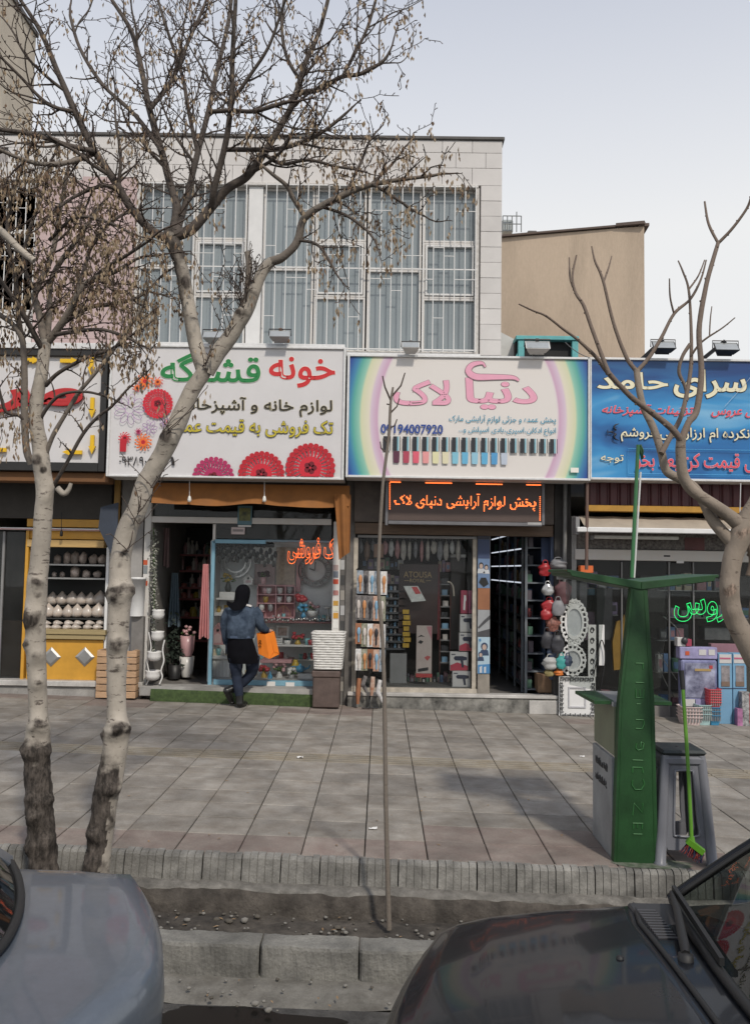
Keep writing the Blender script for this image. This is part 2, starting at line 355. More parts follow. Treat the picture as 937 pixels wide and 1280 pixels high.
# ---- outer edge of the ditch: cast blocks
dw = MB(); dw.add([(-14, 5.02, gz(-14)-.28), (14, 5.02, gz(14)-.28), (14, 5.02, gz(14)-.6), (-14, 5.02, gz(-14)-.6)], [(0, 1, 2, 3)])
ditch = struct(dw, 'ditch_wall', concrete)
def block(xa, xb, seed):
    mb = MB(); N = 44
    pr = [(5.045, -.36), (5.045, -.215), (5.036, -.203), (4.905, -.204), (4.888, -.208), (4.881, -.222), (4.873, -.3), (4.868, -.43)]
    def f(u, v):
        x = xa+(xb-xa)*u; y, z = pr[round(v*7)]
        e = min(u, 1-u)*(xb-xa); ch = max(0, .022-e)/.022
        n = noise.fractal(Vector((x*7, y*9+seed, z*9)), 1, 2, 4)
        return (x, y+.007*n+.006*noise.noise(Vector((x*40, z*40, seed)))+ch*ch*.016*(1+n), gz(x)+z+.005*n-ch*ch*.008*(1+n))
    mb.grid(f, N, 7, 0, False)
    return mb
xs = [-3.0, -2.44, -1.86, -1.27, -.63, -.085, .49, 1.06, 1.65, 2.2, 2.8]
for i in range(len(xs)-1): kid(block(xs[i]+.004, xs[i+1]-.004, i*3.7), 'concrete_block', mat('ditch_block_concrete', (.2, .195, .178), .9, grit=0.42, var=.3, sc=6, bump=.7, bsc=50, rand=.1, col2=(.25, .242, .215)), ditch)
# ---- puddle with ragged outline, and wet patches
wm = mat('standing_water', (.01, .009, .008), .3, var=0, spec=.15)
pd = MB(); out = []
for k in range(60):
    a = 2*math.pi*k/60; rx, ry = .46, .12
    q = 1+.35*noise.fractal(Vector((math.cos(a)*1.6, math.sin(a)*1.6, 2)), 1, 2, 3)
    x = -.66+rx*q*math.cos(a); y = 4.44+ry*q*math.sin(a); out.append((x, y, gz(x)-.383))
pd.add(out, [tuple(range(60))]); struct(pd, 'puddle', wm)
# ---- litter in and beside the ditch, loose stones
st = MB()
for k in range(420):
    x = U(-2.4, 2.2); q = U(0, 1); y, z = ((U(5.08, 5.6), -.305) if q < .6 else (U(5.65, 5.69), -.232) if q < .85 else (U(4.5, 4.85), -.36))
    r_ = U(.004, .012)*(1 if U(0, 1) < .9 else 2); st.blob((x, y, gz(x)+z+r_*.3), (r_*1.2, r_, r_*.7), 6, 4, rnd.choice((0, 0, 1)), .5, k)
struct(st, 'loose_stones', [mat('stone_bits', (.2, .19, .17), .9), mat('dirt_bits', (.09, .08, .065), .9)], 'stuff')
paper = mat('paper', (.75, .74, .71), .8, var=.08); redp = mat('red_plastic', (.5, .06, .05), .4)
def scrap(px, py, dz, s, m, label, seed):
    p = G(px, py, dz); mb = MB(); r_ = random.Random(seed)
    mb.grid(lambda u, v: (p.x+(u-.5)*s, p.y+(v-.5)*s*.6, p.z+.006+.2*s*noise.noise(Vector((u*2.3, v*2.3, seed)))+.1*s*u*v), 4, 3)
    return solo(mb, 'litter_scrap', m, label, 'litter', loc=p)
for i, (px, py, dz, s, m, lb) in enumerate([(213, 1094, -.225, .045, paper, 'torn white paper scrap at foot of the kerb, left of the others'), (280, 1096, -.225, .045, paper, 'narrow white paper scrap below the kerb, between two other scraps'),
        (312, 1101, -.225, .04, paper, 'small white paper scrap on the dusty strip above the dark ditch'), (372, 1103, -.225, .055, paper, 'flat white paper scrap at the kerb left of the sapling'),
        (324, 1134, -.3, .05, paper, 'crumpled white tissue lying in the dark ditch'), (351, 1133, -.3, .05, redp, 'crumpled red wrapper in the dark ditch'),
        (557, 1112, -.225, .07, paper, 'white paper scrap on the strip right of the sapling'), (731, 1119, -.225, .07, paper, 'crumpled white paper by the kerb above the dark car bonnet'),
        (466, 1036, .0, .06, paper, 'white paper scrap lying on the grey pavement near the sapling'), (375, 947, .0, .06, paper, 'white scrap lying on the yellow ribbed row of the pavement'),
        (727, 946, .0, .05, paper, 'white scrap on the pavement left of the green telephone stand')]): scrap(px, py, dz, s, m, lb, i)
rock = MB(); p = G(272, 1131, -.3); rock.blob((p.x, p.y, p.z+.02), (.035, .03, .028), 9, 7, 0, .5, 3); solo(rock, 'stone', mat('pale_stone', (.36, .34, .31), .85), 'rounded pale stone lying in the dark ditch', 'stone')
lf = MB()
for k in range(110):
    x = U(-2.3, 2); y = rnd.choice((U(5.08, 5.58), U(5.1, 5.5), U(4.5, 4.8), U(5.9, 8))); z = gz(x)+(-.298 if 5.0 < y < 5.62 else -.355 if y < 4.9 else .004)
    a = U(0, 6.3); l_ = U(.012, .024); c_, s_ = math.cos(a)*l_, math.sin(a)*l_
    lf.add([(x-c_, y-s_, z), (x+s_*.3, y-c_*.3, z+.004), (x+c_, y+s_, z+.003), (x-s_*.3, y+c_*.3, z+.004)], [(0, 1, 2, 3)])
struct(lf, 'fallen_leaves', mat('dry_leaf', (.26, .17, .09), .8, var=.3), 'stuff')
# ================================================================ buildings
YF, YS, YG = 11.95, 11.25, 12.05              # upper wall, sign faces, shop glass
white_stone = mat('white_stone_cladding', (.58, .56, .54), .75, var=.07, sc=3, bump=.15, bsc=80, rand=.05)
pink_stone = mat('pink_stone_cladding', (.47, .36, .35), .75, var=.1, sc=3, bump=.15, bsc=80, rand=.06)
grout = mat('stone_joint', (.33, .31, .3), .95)
plaster = mat('dark_plaster', (.06, .055, .05), .9)
wpaint = mat('white_frame_paint', (.68, .67, .65), .5, var=.12, sc=9, col2=(.6, .57, .53))
wpaint2 = mat('white_bar_paint', (.64, .635, .62), .45, var=.08, sc=14)
rustw = mat('weathered_sill_paint', (.55, .52, .48), .7, var=.25, sc=22, col2=(.62, .6, .57))
pane_m = mat('curtained_window_glass', (.205, .24, .255), .12, var=.05, sc=2.2, col2=(.255, .29, .305), rand=.1, spec=.7, stretch=(5, 1, .4))
pane_d = mat('dark_window_glass', (.03, .036, .04), .1, var=.3, sc=2, spec=.6)
coping = mat('dark_coping', (.09, .085, .08), .7, var=.3)
bx0, bx1 = P(20, 200, YF).x, P(626.5, 300, YF).x
zroof = P(500, 173, YF).z; zsign = P(300, 440, YF).z-.4; zhead = P(450, 231, YF).z; zp = P(100, 221, YF).z
xw0, xw1 = P(171, 330, YF).x, P(596.5, 330, YF).x
bld = thing('commercial_building', 'two storey building with white stone parapet and tall barred windows above the shops', 'building', (0, 13, 0))
mb = MB(); mb.box(bx0-2.5, bx1-.012, YF+.02, 17, zhead+.0, zroof-.03); mb.box(bx0-2.5, xw0-.02, YF+.02, 17, 3.3, zhead-.002); mb.box(xw1+.02, bx1-.012, YF+.02, 17, 3.3, zhead-.002)
mb.box(xw0-.018, xw1+.018, YF+.35, 17, 3.3, zhead-.004); mb.box(-7, 9, YF+.3, 17, 3.0, 3.296); mb.box(bx1+.01, 9, YF+.3, 17, 3.298, 4.35)
kid(mb, 'wall', [grout], bld)
mb = MB(); mb.box(bx0-2.5, bx1+.03, YF-.05, YF+.3, zroof-.028, zroof+.02, 0, .008); mb.box(bx1-.3, bx1+.03, YF+.302, 17, zroof-.028, zroof+.018); kid(mb, 'coping', coping, bld)
def panel(xa, xb, za, zb, m, y0=YF, par=bld, d=.024):
    mb = MB(); j = U(-.002, .003); mb.box(xa+.0022, xb-.0022, y0-d+j, y0+.018, za+.002, zb-.002, 0, .003); return kid(mb, 'stone_panel', m, par)
rows = [P(500, y, YF).z for y in (175, 191, 210, 230)]; rows[0] = zroof-.03; rows[3] = zhead
pw = .425
for r in range(3):
    x = bx1; first = pw*(.55 if r == 1 else 1)
    while x > bx0-.1:
        panel(x-first, x, rows[r+1], rows[r], white_stone); x -= first; first = pw
nb = 11; zb0, zb1 = 4.2, zhead
for k in range(nb+3):
    h_ = .222; z1 = zb1-k*h_
    if z1-h_ < zb0: break
    panel(xw1+.035, bx1, z1-h_, z1, white_stone)
# side return of the white corner
for k in range(13): mb = MB(); z1 = zroof-.03-k*.222; mb.box(bx1-.02, bx1+.002, YF+.02, YF+4.5, z1-.22, z1-.002); kid(mb, 'stone_panel', white_stone, bld)
# pink bay on the left
wl = P(46, 300, YF).x
for r in range(11):
    z1 = zp-r*.235; x = xw0-.02; first = .21 if r % 2 else .42
    if z1-.235 < 4.3: break
    while x > wl:
        xa = max(x-first, wl)
        if x-xa > .03: panel(xa, x, z1-.235, z1, pink_stone)
        x -= first; first = .42
mb = MB(); mb.box(bx0-2.4, P(-44, 300, YF).x, YF-.024, YF+.018, 4.3, zp); kid(mb, 'wall_cladding', pink_stone, bld)
# windows
zb = P(400, 439, YF).z
mb = MB(); mb.box(xw0, xw1, YF-.06, YF+.3, zhead-.05, zhead-.002, 0, .005); mb.box(xw0-.012, xw0+.035, YF-.05, YF+.3, 4.4, zhead-.052); mb.box(xw1-.035, xw1+.012, YF-.05, YF+.3, 4.4, zhead-.052)
mb.box(xw0+.036, xw1-.036, YF-.05, YF+.3, zb-.06, zb); kid(mb, 'window_surround', rustw, bld)
cols = [(173, 243, 0), (244, 308, 1), (328, 392, 0), (393, 457, 1), (459, 526, 0), (528, 595, 1)]
YW = YF+.06
mb = MB(); x0_, x1_, _, _ = R(309, 240, 327, 430, YF); mb.box(x0_, x1_, YF-.02, YF+.25, zb, zhead-.05, 0, .004); kid(mb, 'blank_panel', mat('white_sheet_panel', (.66, .66, .65), .5, var=.06), bld)
for xa, xb, kd in cols:
    XA, XB, _, _ = R(xa, 240, xb, 430, YW); zt = zhead-.055
    z_ = lambda y: P((xa+xb)/2, y, YW).z
    mid = (xa+xb)/2; t = (mid-300)*.014
    spl = [(zt, z_(335.5+t))] + [(z_(335.7+t), zb+.002)] if kd == 0 else [(zt, z_(300.8+t)), (z_(301+t), z_(370.3+t)), (z_(370.5+t), zb+.002)]
    for i, (z1, z0) in enumerate(spl):
        win = MB(); fr_ = .03
        for q in ((XA, XA+fr_, z0, z1), (XB-fr_, XB, z0, z1)): win.box(q[0], q[1], YW-.03, YW+.03, q[2], q[3], 0, .004)
        win.box(XA+fr_, XB-fr_, YW-.03, YW+.03, z0, z0+fr_, 0, .004); win.box(XA+fr_, XB-fr_, YW-.03, YW+.03, z1-fr_, z1, 0, .004)
        wo = kid(win, 'window', wpaint, bld)
        mb = MB(); e = fr_
        if kd and i == 1:
            e = fr_+.035; sf = MB()
            for q in ((XA+fr_+.006, XA+e, z0+fr_+.006, z1-fr_-.006), (XB-e, XB-fr_-.006, z0+fr_+.006, z1-fr_-.006)): sf.box(q[0], q[1], YW-.045, YW+.02, q[2], q[3], 0, .004)
            sf.box(XA+e, XB-e, YW-.045, YW+.02, z0+fr_+.006, z0+e, 0, .004); sf.box(XA+e, XB-e, YW-.045, YW+.02, z1-e, z1-fr_-.006, 0, .004); kid(sf, 'sash', wpaint2, wo)
        mb.box(XA+e-.004, XB-e+.004, YW+.006, YW+.014, z0+e-.004, z1-e+.004); kid(mb, 'pane', pane_m, wo)
def grille(name, label, xa, xb, n, ztop, zbot, Y, m, seed):
    xa, xb = P(xa, 330, Y).x, P(xb, 330, Y).x
    g = thing(name, label, 'window grille', (xa, Y, zbot), 'white grilles over the upper windows')
    vb = MB(); vb.box(-.006, .006, -.006, .006, 0, ztop-zbot); vm = vb.mesh('bar', m); r_ = random.Random(seed)
    xs_ = [xa+(xb-xa)*i/(n-1) for i in range(n)]
    for x in xs_: o = kid(vm, 'bar', m, g); o.location = (x-xa, 0, 0)
    for zz in (ztop-.02, zbot+.03, (ztop+zbot)/2-.02): mb = MB(); mb.box(xa-.02, xb+.02, Y+.007, Y+.014, zz-.008, zz+.008); kid(mb, 'rail', m, g)
    H = ztop-zbot
    for i in range(n-1):
        f = ((.80, .36),(.57,),(.62, .2),(.84, .43))[(i*5) % 4 if i % 2 else (i//2+2) % 4]
        for q in f: mb = MB(); mb.box(xs_[i]+.008, xs_[i+1]-.008, Y-.005, Y+.005, zbot+H*q-.0045, zbot+H*q+.0045); kid(mb, 'crossbar', m, g)
grille('window_grille', 'white bar grille over the windows behind the tree fork, left of the blank white panel', 176, 306, 11, zhead-.03, zb-.01, YF-.1, wpaint2, 1)
grille('window_grille', 'wide white bar grille over the windows right of the blank white panel', 331, 594, 21, zhead-.03, zb-.01, YF-.1, wpaint2, 2)
# left neighbour windows (pink bay)
x0_, x1_, z0_, z1_ = R(-40, 222, 45, 394, YF)
mb = MB(); mb.box(x0_, x1_-.002, YF+.04, YF+.06, z0_, z1_-.1); 
wo = kid(mb, 'window', mat('dark_frame', (.1, .1, .1), .5), bld)
mb = MB(); mb.box(x0_, x1_-.03, YF+.02, YF+.03, z0_+.03, z1_-.14); kid(mb, 'pane', pane_d, wo)
mb = MB()
for z in (P(20, 290, YF).z, P(20, 392, YF).z): mb.box(x0_, x1_, YF-.01, YF+.03, z-.03, z+.03)
kid(mb, 'frame', wpaint, wo)
mb = MB(); mb.box(x0_-1, x1_, YF-.03, YF+.02, z0_-.7, z0_-.045, 0, .004); kid(mb, 'spandrel', white_stone, bld)
grille('window_grille', 'white grille over the dark window at the left edge, behind the dense twigs', -30, 42, 7, z1_-.1, z0_+.02, YF-.08, wpaint2, 3)
# parapet pipe and roof bits
mb = MB(); mb.tube([(P(175, 160, YF+1).x, YF+1, zroof), (P(175, 160, YF+1).x, YF+1, zroof+.2)], .05, 10); solo(mb, 'vent_pipe', coping, 'short pipe on the roof behind the tree crown', 'pipe')
# ---- cream building on the right
cream = mat('cream_render', (.55, .44, .33), .88, grit=.16, var=.09, sc=1.2, bump=.2, bsc=30, col2=(.5, .40, .30), stretch=(2.2, 2.2, .5))
cb = thing('cream_building', 'plain cream rendered building wall rising behind the shops on the right', 'building', (5, 19, 0))
a, b = P(600, 291, 19.0), P(804.5, 278, 17.6); b2 = P(770, 281.5, 17.85)
mb = MB(); mb.add([(a.x-2, 19.8, -1), (b.x, 17.6, -1), (b.x+.6, 26, -1), (a.x-2, 26, -1), (a.x-2, 19.8, a.z-.05), (b.x, 17.6, b.z-.08), (b.x+.6, 26, b.z-.08), (a.x-2, 26, a.z-.05)], [(0, 1, 5, 4), (1, 2, 6, 5), (2, 3, 7, 6), (3, 0, 4, 7), (4, 5, 6, 7)])
kid(mb, 'wall', cream, cb)
mb = MB(); mb.obox((a.x-2, 19.8, a.z-.04), (b2.x, b2.y+.02, b2.z-.04), .2, .04); mb.obox((b2.x+.004, b2.y, b2.z-.02), (b.x+.02, 17.59, b.z-.03), .2, .06); mb.obox((b.x, 17.58, b.z-.05), (b.x+.6, 26, b.z-.05), .2, .06); kid(mb, 'coping', mat('brown_coping', (.12, .09, .075), .8), cb)
tank = thing('water_tank', 'small grey roof tank with a thin railing on the cream building', 'water tank', P(640, 289, 19.5))
q0, q1, q2, q3 = R(627, 274, 641, 290, 19.5); mb = MB(); mb.box(q0, q1, 19.5, 19.9, q2, q3, 0, .03); kid(mb, 'tank', mat('galvanised', (.33, .36, .36), .5, .3), tank)
mb = MB(); q0, q1, q2, q3 = R(628, 270, 651, 290, 19.4)
for k in range(5): x = q0+(q1-q0)*k/4; mb.tube([(x, 19.4, q2), (x, 19.4, q3+(.1 if k == 3 else 0))], .012, 5)
for z in (q3, (q2+q3)/2): mb.tube([(q0, 19.4, z), (q1, 19.4, z)], .012, 5)
kid(mb, 'railing', mat('grey_iron', (.16, .17, .17), .6), tank)
q0, q1, q2, q3 = R(661, 283.5, 673, 288, 19); mb = MB(); mb.box(q0, q1, 19.2, 19.6, q2-.1, q3, 0, .02); solo(mb, 'roof_vent', coping, 'low grey box on the roof edge of the cream building', 'vent')
# ---- tall cream building on the left
lb = thing('cream_building', 'tall cream rendered building seen above the roof at the left edge', 'building', (-7, 15, 0))
mb = MB(); a = P(43, 100, 16.5); zt = P(43, 46, 16.5).z
mb.box(a.x-6, a.x, 12.6, 16.5, 5, zt); kid(mb, 'wall', mat('cream_render_grey', (.47, .42, .34), .9, var=.15, sc=1.4, bump=.2, stretch=(2, 2, .6)), lb)
mb = MB(); mb.box(a.x-6.02, a.x+.04, 12.56, 16.54, zt+.002, zt+.09); kid(mb, 'coping', coping, lb)
# ---- shop party walls, slabs and interiors
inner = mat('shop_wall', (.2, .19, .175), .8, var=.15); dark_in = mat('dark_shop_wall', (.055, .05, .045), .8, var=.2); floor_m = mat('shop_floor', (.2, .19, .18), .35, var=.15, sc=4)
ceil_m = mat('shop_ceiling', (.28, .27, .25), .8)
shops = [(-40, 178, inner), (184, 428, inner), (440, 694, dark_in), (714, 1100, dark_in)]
zc = 3.0
mb = MB()
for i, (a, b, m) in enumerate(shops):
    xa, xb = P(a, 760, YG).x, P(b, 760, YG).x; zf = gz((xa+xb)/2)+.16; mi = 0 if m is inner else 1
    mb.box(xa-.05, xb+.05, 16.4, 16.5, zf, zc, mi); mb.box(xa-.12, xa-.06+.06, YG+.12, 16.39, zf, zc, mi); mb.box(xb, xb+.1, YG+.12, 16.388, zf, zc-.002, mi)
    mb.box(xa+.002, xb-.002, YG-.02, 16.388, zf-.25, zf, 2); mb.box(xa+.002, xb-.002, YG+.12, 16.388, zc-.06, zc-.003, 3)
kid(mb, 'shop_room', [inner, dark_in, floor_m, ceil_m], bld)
# ================================================================ signboards
ink = lambda name, c, rough=.5, **k: mat(name, srgb(*c), rough, var=k.pop('var', .04), **k)
face_w = ink('white_sign_vinyl', (205, 203, 203), .45, sc=2)
alu = mat('white_aluminium', (.66, .66, .65), .4, .1, var=.1, sc=20)
def board(name, label, px, mface, frame_m, fw_=.035, depth=.42, frame_px=None):
    X0, X1, Z0, Z1 = R(*px, YS)
    t = thing(name, label, 'shop sign', ((X0+X1)/2, YS, Z0))
    mb = MB(); mb.box(X0+fw_, X1-fw_, YS, YS+depth, Z0+fw_, Z1-fw_); kid(mb, 'sign_face', mface, t)
    mb = MB()
    for q in ((X0, X0+fw_-.001, Z0, Z1), (X1-fw_+.001, X1, Z0, Z1)): mb.box(q[0], q[1], YS-.028, YS+depth+.01, q[2], q[3], 0, .005)
    for q in ((Z0, Z0+fw_-.001), (Z1-fw_+.001, Z1)): mb.box(X0+fw_-.0005, X1-fw_+.0005, YS-.026, YS+depth+.012, q[0], q[1], 0, .005)
    kid(mb, 'frame', frame_m, t); return t
class Print:                                    # flat printed layers on one sign; each layer a fraction of a millimetre above the last
    def __init__(s, t): s.t = t; s.y = YS-.0015
    def rect(s, px): return R(*px, YS)
    def text(s, name, body, px, m, bold=0, fa=True, shear=0, ol=None, olo=.03, **k):
        if ol: mb = MB(); s.y -= .0008; put_text(mb, body, R(*px, YS), s.y, 0, bold+olo, fa, 0, shear); kid(mb, 'letter_outline', ol, s.t, kind='stuff')
        s.y -= .0025; mb = MB(); put_text(mb, body, R(*px, YS), s.y, 0, bold, fa, 0, shear); kid(mb, name, m, s.t, kind='stuff'); s.y -= .001
    def add(s, name, mb, m): kid(mb, name, m, s.t)
    def lay(s): s.y -= .0006; return s.y
# ---------------- left sign: white lightbox, red word, yellow arrows
X0, X1, Z0, Z1 = R(-120, 436, 133.5, 588, YS)
t1 = thing('shop_sign', 'white lightbox sign with red lettering and yellow arrows in a black frame at left edge', 'shop sign', ((X0+X1)/2, YS, Z0))
ip = R(-112, 444.5, 126, 577, YS); blackf = mat('black_sign_frame', (.018, .017, .016), .45, var=.2)
mb = MB(); mb.box(ip[0], ip[1], YS+.03, YS+.4, ip[2], ip[3]); kid(mb, 'sign_face', face_w, t1)
mb = MB(); mb.box(ip[1]+.001, X1, YS-.03, YS+.42, Z0, Z1, 0, .006); mb.box(X0, ip[1], YS-.028, YS+.42, ip[3]+.001, Z1, 0, .006); mb.box(X0, ip[1], YS-.028, YS+.42, Z0, ip[2]-.001, 0, .006); kid(mb, 'frame', blackf, t1)
red1 = ink('red_letter', (176, 38, 40), .4); yarrow = ink('yellow_arrow', (222, 178, 20), .4)
mb = MB(); put_text(mb, 'مرغ', R(-70, 470, 99, 524, YS), YS-.03, 0, .05, True, 0, .25, .03); kid(mb, 'lettering', red1, t1)
def arrow(cx, cy, ln, wd, d):                  # d: 'l' or 'd'
    mb = MB(); c = P(cx, cy, YS); l_ = ln/96*1.0; w_ = wd/96
    pts = [(-l_/2, -w_*.27), (l_*.08, -w_*.27), (l_*.08, -w_/2), (l_/2, 0), (l_*.08, w_/2), (l_*.08, w_*.27), (-l_/2, w_*.27)]
    f = {'l': lambda a, b: (c.x-a, c.z+b), 'd': lambda a, b: (c.x+b, c.z-a), 'r': lambda a, b: (c.x+a, c.z+b)}[d]
    mb.prism([f(a, b) for a, b in pts], YS-.03, YS+.005); kid(mb, 'arrow', yarrow, t1)
for a in ((115, 457, 26, 9, 'd'), (116, 510, 26, 9, 'd'), (116, 556, 24, 9, 'd'), (91, 565.5, 25, 9, 'l'), (-2, 562.5, 22, 9, 'l'), (88, 451.5, 24, 9, 'r'), (40, 450.5, 22, 9, 'r'), (-8, 450, 22, 9, 'r')): arrow(*a)
mb = MB(); q = R(-120, 428.5, 134, 436, YS); mb.box(q[0], q[1], YS-.05, YF-.07, q[2], q[3], 0, .005); solo(mb, 'ledge', alu, 'white metal ledge running above the left lightbox sign', 'ledge')
mb = MB(); q = R(-120, 588.5, 134, 601, YS); mb.box(q[0], q[1], YS+.05, YS+.3, q[2], q[3], 0, .01); solo(mb, 'awning_roll', mat('brown_orange_cloth', (.16, .075, .03), .8), 'rolled brown awning under the left lightbox sign', 'awning')
# ---------------- sign 2
t2 = board('shop_sign', 'white signboard with red and green title and red flower print behind the left trees', (136, 432.5, 431, 598), face_w, alu, .03)
p2 = Print(t2)
gr, rd = ink('green_print', (28, 122, 62)), ink('red_print', (196, 40, 42)); bk = ink('black_print', (38, 34, 33)); yl = ink('olive_yellow_print', (188, 172, 52)); pale = ink('pale_outline_print', (226, 224, 214))
p2.text('lettering', 'خونه', (337, 447, 418, 484), rd, .02, ol=pale, olo=.012)
p2.text('lettering', 'قشنگه', (202, 442, 325, 477), gr, .02, ol=pale, olo=.012)
p2.text('lettering', 'لوازم خانه و آشپزخانه', (228, 497, 415, 520), bk, .012, ol=ink('yellow_edge_print', (205, 190, 110)), olo=.01)
p2.text('lettering', 'تک فروشی به قیمت عمده', (214, 525, 416, 546), yl, .012, ol=bk, olo=.022)
p2.text('lettering', '۰۹۳۸۹۰', (150, 571, 184, 582), bk, .012, fa=False)
p2.text('lettering', '۰۱', (204, 571, 219, 582), bk, .012, fa=False)
fl = {k: ink('flower_'+k, c) for k, c in dict(red=(200, 34, 52), dark=(110, 14, 30), magenta=(170, 40, 90), orange=(226, 110, 40), lilac=(170, 120, 180), crim=(180, 24, 40)).items()}
fkeys = list(fl); fms = [fl[k] for k in fkeys]; fi = {k: i for i, k in enumerate(fkeys)}
def flower(mb, px, py, r, ring, mid, core, clipz=None, n=20, pet=26):
    c = P(px, py, YS); r = r/95.5; y = p2.lay()
    def poly(pts, mi, yy):
        if clipz is not None:
            out = []
            for a, b in zip(pts, pts[1:]+pts[:1]):
                if a[1] >= clipz: out.append(a)
                if (a[1] >= clipz) != (b[1] >= clipz): f_ = (clipz-a[1])/(b[1]-a[1]); out.append((a[0]+(b[0]-a[0])*f_, clipz))
            pts = out
        if len(pts) > 2: mb.add([(x, yy, z) for x, z in pts][::-1], [tuple(range(len(pts)))], fi[mi])
    def disc(x, z, q, mi, yy, k=9): poly([(x+q*math.cos(6.2832*i/k), z+q*math.sin(6.2832*i/k)) for i in range(k)], mi, yy)
    for i in range(n):
        a = 6.2832*(i+.5)/n; disc(c.x+.9*r*math.cos(a), c.z+.9*r*math.sin(a), r*.115, ring, y)
        disc(c.x+.73*r*math.cos(a+.15), c.z+.73*r*math.sin(a+.15), r*.085, ring, y)
    for i in range(pet):
        a = 6.2832*i/pet; h_ = 2.2/pet
        poly([(c.x+.2*r*math.cos(a), c.z+.2*r*math.sin(a)), (c.x+.62*r*math.cos(a-h_), c.z+.62*r*math.sin(a-h_)), (c.x+.69*r*math.cos(a), c.z+.69*r*math.sin(a)), (c.x+.62*r*math.cos(a+h_), c.z+.62*r*math.sin(a+h_))], mid, y-.0004)
    disc(c.x, c.z, .46*r, mid, y-.0006, 24)
    for i in range(5): a = 6.2832*i/5; disc(c.x+.15*r*math.cos(a), c.z+.15*r*math.sin(a), .12*r, core, y-.0009)
zc_ = P(300, 595.2, YS).z
def fadd(*a, **k): mb = MB(); flower(mb, *a, **k); p2.add('flower_print', mb, fms)
fadd(388, 585, 31, 'crim', 'red', 'dark', clipz=P(388, 596, YS).z, n=26); fadd(327, 593, 29, 'crim', 'red', 'dark', clipz=P(327, 595.6, YS).z, n=26); fadd(267, 597, 26, 'magenta', 'magenta', 'dark', clipz=P(267, 595, YS).z, n=24)
fadd(198, 505, 19, 'red', 'red', 'dark', n=26, pet=34); fadd(182, 477, 11, 'orange', 'orange', 'red', n=9, pet=9); fadd(172, 485, 6, 'red', 'orange', 'red', n=8, pet=9); fadd(198, 478, 7, 'red', 'orange', 'dark', n=8, pet=9)
fadd(180, 553, 11, 'orange', 'orange', 'red', n=12, pet=12); fadd(174, 540, 5, 'magenta', 'magenta', 'dark', n=8, pet=8); fadd(157, 548, 8, 'red', 'red', 'dark', n=12, pet=12); fadd(214, 530, 8, 'orange', 'orange', 'red', n=9, pet=9)
fadd(212, 553, 9, 'red', 'crim', 'dark', n=12, pet=12)
q = R(151, 549, 159, 565, YS); mb = MB(); y = p2.lay(); mb.add([(q[0], y, q[2]), (q[1], y, q[2]), (q[1], y, q[3]), (q[0], y, q[3])], [(0, 1, 2, 3)]); p2.add('flower_print', mb, fl['crim'])
def petals(px, py, r, n, m):                  # open outline flower
    mb = MB(); c = P(px, py, YS); y = p2.lay(); r = r/95.5
    for i in range(n):
        a = 6.2832*i/n; ps = []
        for k in range(13):
            b = 6.2832*k/12; u, v = r*(.62+.36*math.cos(b)), r*.2*math.sin(b); ps.append((c.x+u*math.cos(a)-v*math.sin(a), y, c.z+u*math.sin(a)+v*math.cos(a)))
        mb.tube(ps, .0035, 3, 0, cap=False)
    p2.add('flower_print', mb, m)
petals(163, 512, 20, 9, fl['lilac']); petals(188, 535, 10, 7, fl['lilac']); petals(207, 529, 7, 7, fl['lilac'])
# ---------------- sign 3 : rainbow print
def node_mat(name):
    m = bpy.data.materials.new(name); m.use_nodes = True; return m, m.node_tree, m.node_tree.nodes['Principled BSDF']
m3, nt, b3 = node_mat('rainbow_print')
X0, X1, Z0, Z1 = R(434, 446, 736, 598, YS); cx3 = (X0+X1)/2
t = nt.nodes.new('ShaderNodeTexCoord'); mp = nt.nodes.new('ShaderNodeMapping'); nt.links.new(t.outputs['Object'], mp.inputs[0])
hz = (Z1-Z0)/2; hx = (X1-X0)/2
mp.vector_type = 'POINT'; mp.inputs['Scale'].default_value = (1/(hx*.81), 0, .505/hz); mp.inputs['Location'].default_value = (0, 0, -.505)
ln = nt.nodes.new('ShaderNodeVectorMath'); ln.operation = 'LENGTH'; nt.links.new(mp.outputs[0], ln.inputs[0])
rp = nt.nodes.new('ShaderNodeValToRGB'); rp.color_ramp.interpolation = 'LINEAR'
mr_ = nt.nodes.new('ShaderNodeMapRange'); mr_.inputs[1].default_value = .9; mr_.inputs[2].default_value = 1.36; nt.links.new(ln.outputs['Value'], mr_.inputs[0]); nt.links.new(mr_.outputs[0], rp.inputs[0])
el = rp.color_ramp.elements; stops = [(0, (216, 211, 206)), (.03, (214, 204, 206)), (.07, (196, 160, 184)), (.20, (206, 186, 202)), (.25, (216, 210, 190)), (.42, (204, 206, 172)), (.47, (140, 190, 170)), (.60, (88, 164, 152)), (.70, (60, 126, 166)), (.84, (36, 74, 146)), (1, (20, 36, 110))]
el[0].position = 0; el[0].color = (*srgb(*stops[0][1]), 1); el[1].position = 1; el[1].color = (*srgb(*stops[-1][1]), 1)
for p_, c_ in stops[1:-1]: e = el.new(p_); e.color = (*srgb(*c_), 1)
nt.links.new(rp.outputs[0], b3.inputs['Base Color']); b3.inputs['Roughness'].default_value = .4
t3 = board('shop_sign', 'pale signboard with pink title, nail polish row and rainbow edges in the middle', (433, 445, 737, 599), m3, alu, .032)
p3_ = Print(t3); pk = ink('pink_print', (224, 160, 182)); pkd = ink('grey_pink_edge_print', (150, 116, 126)); tq = ink('turquoise_print', (44, 138, 168)); nv = ink('navy_print', (34, 66, 140))
p3_.text('lettering', 'دنیا', (583, 474, 669, 511), pk, .024, ol=pkd, olo=.012); p3_.text('lettering', 'لاک', (493, 476, 562, 506), pk, .022, ol=pkd, olo=.012)
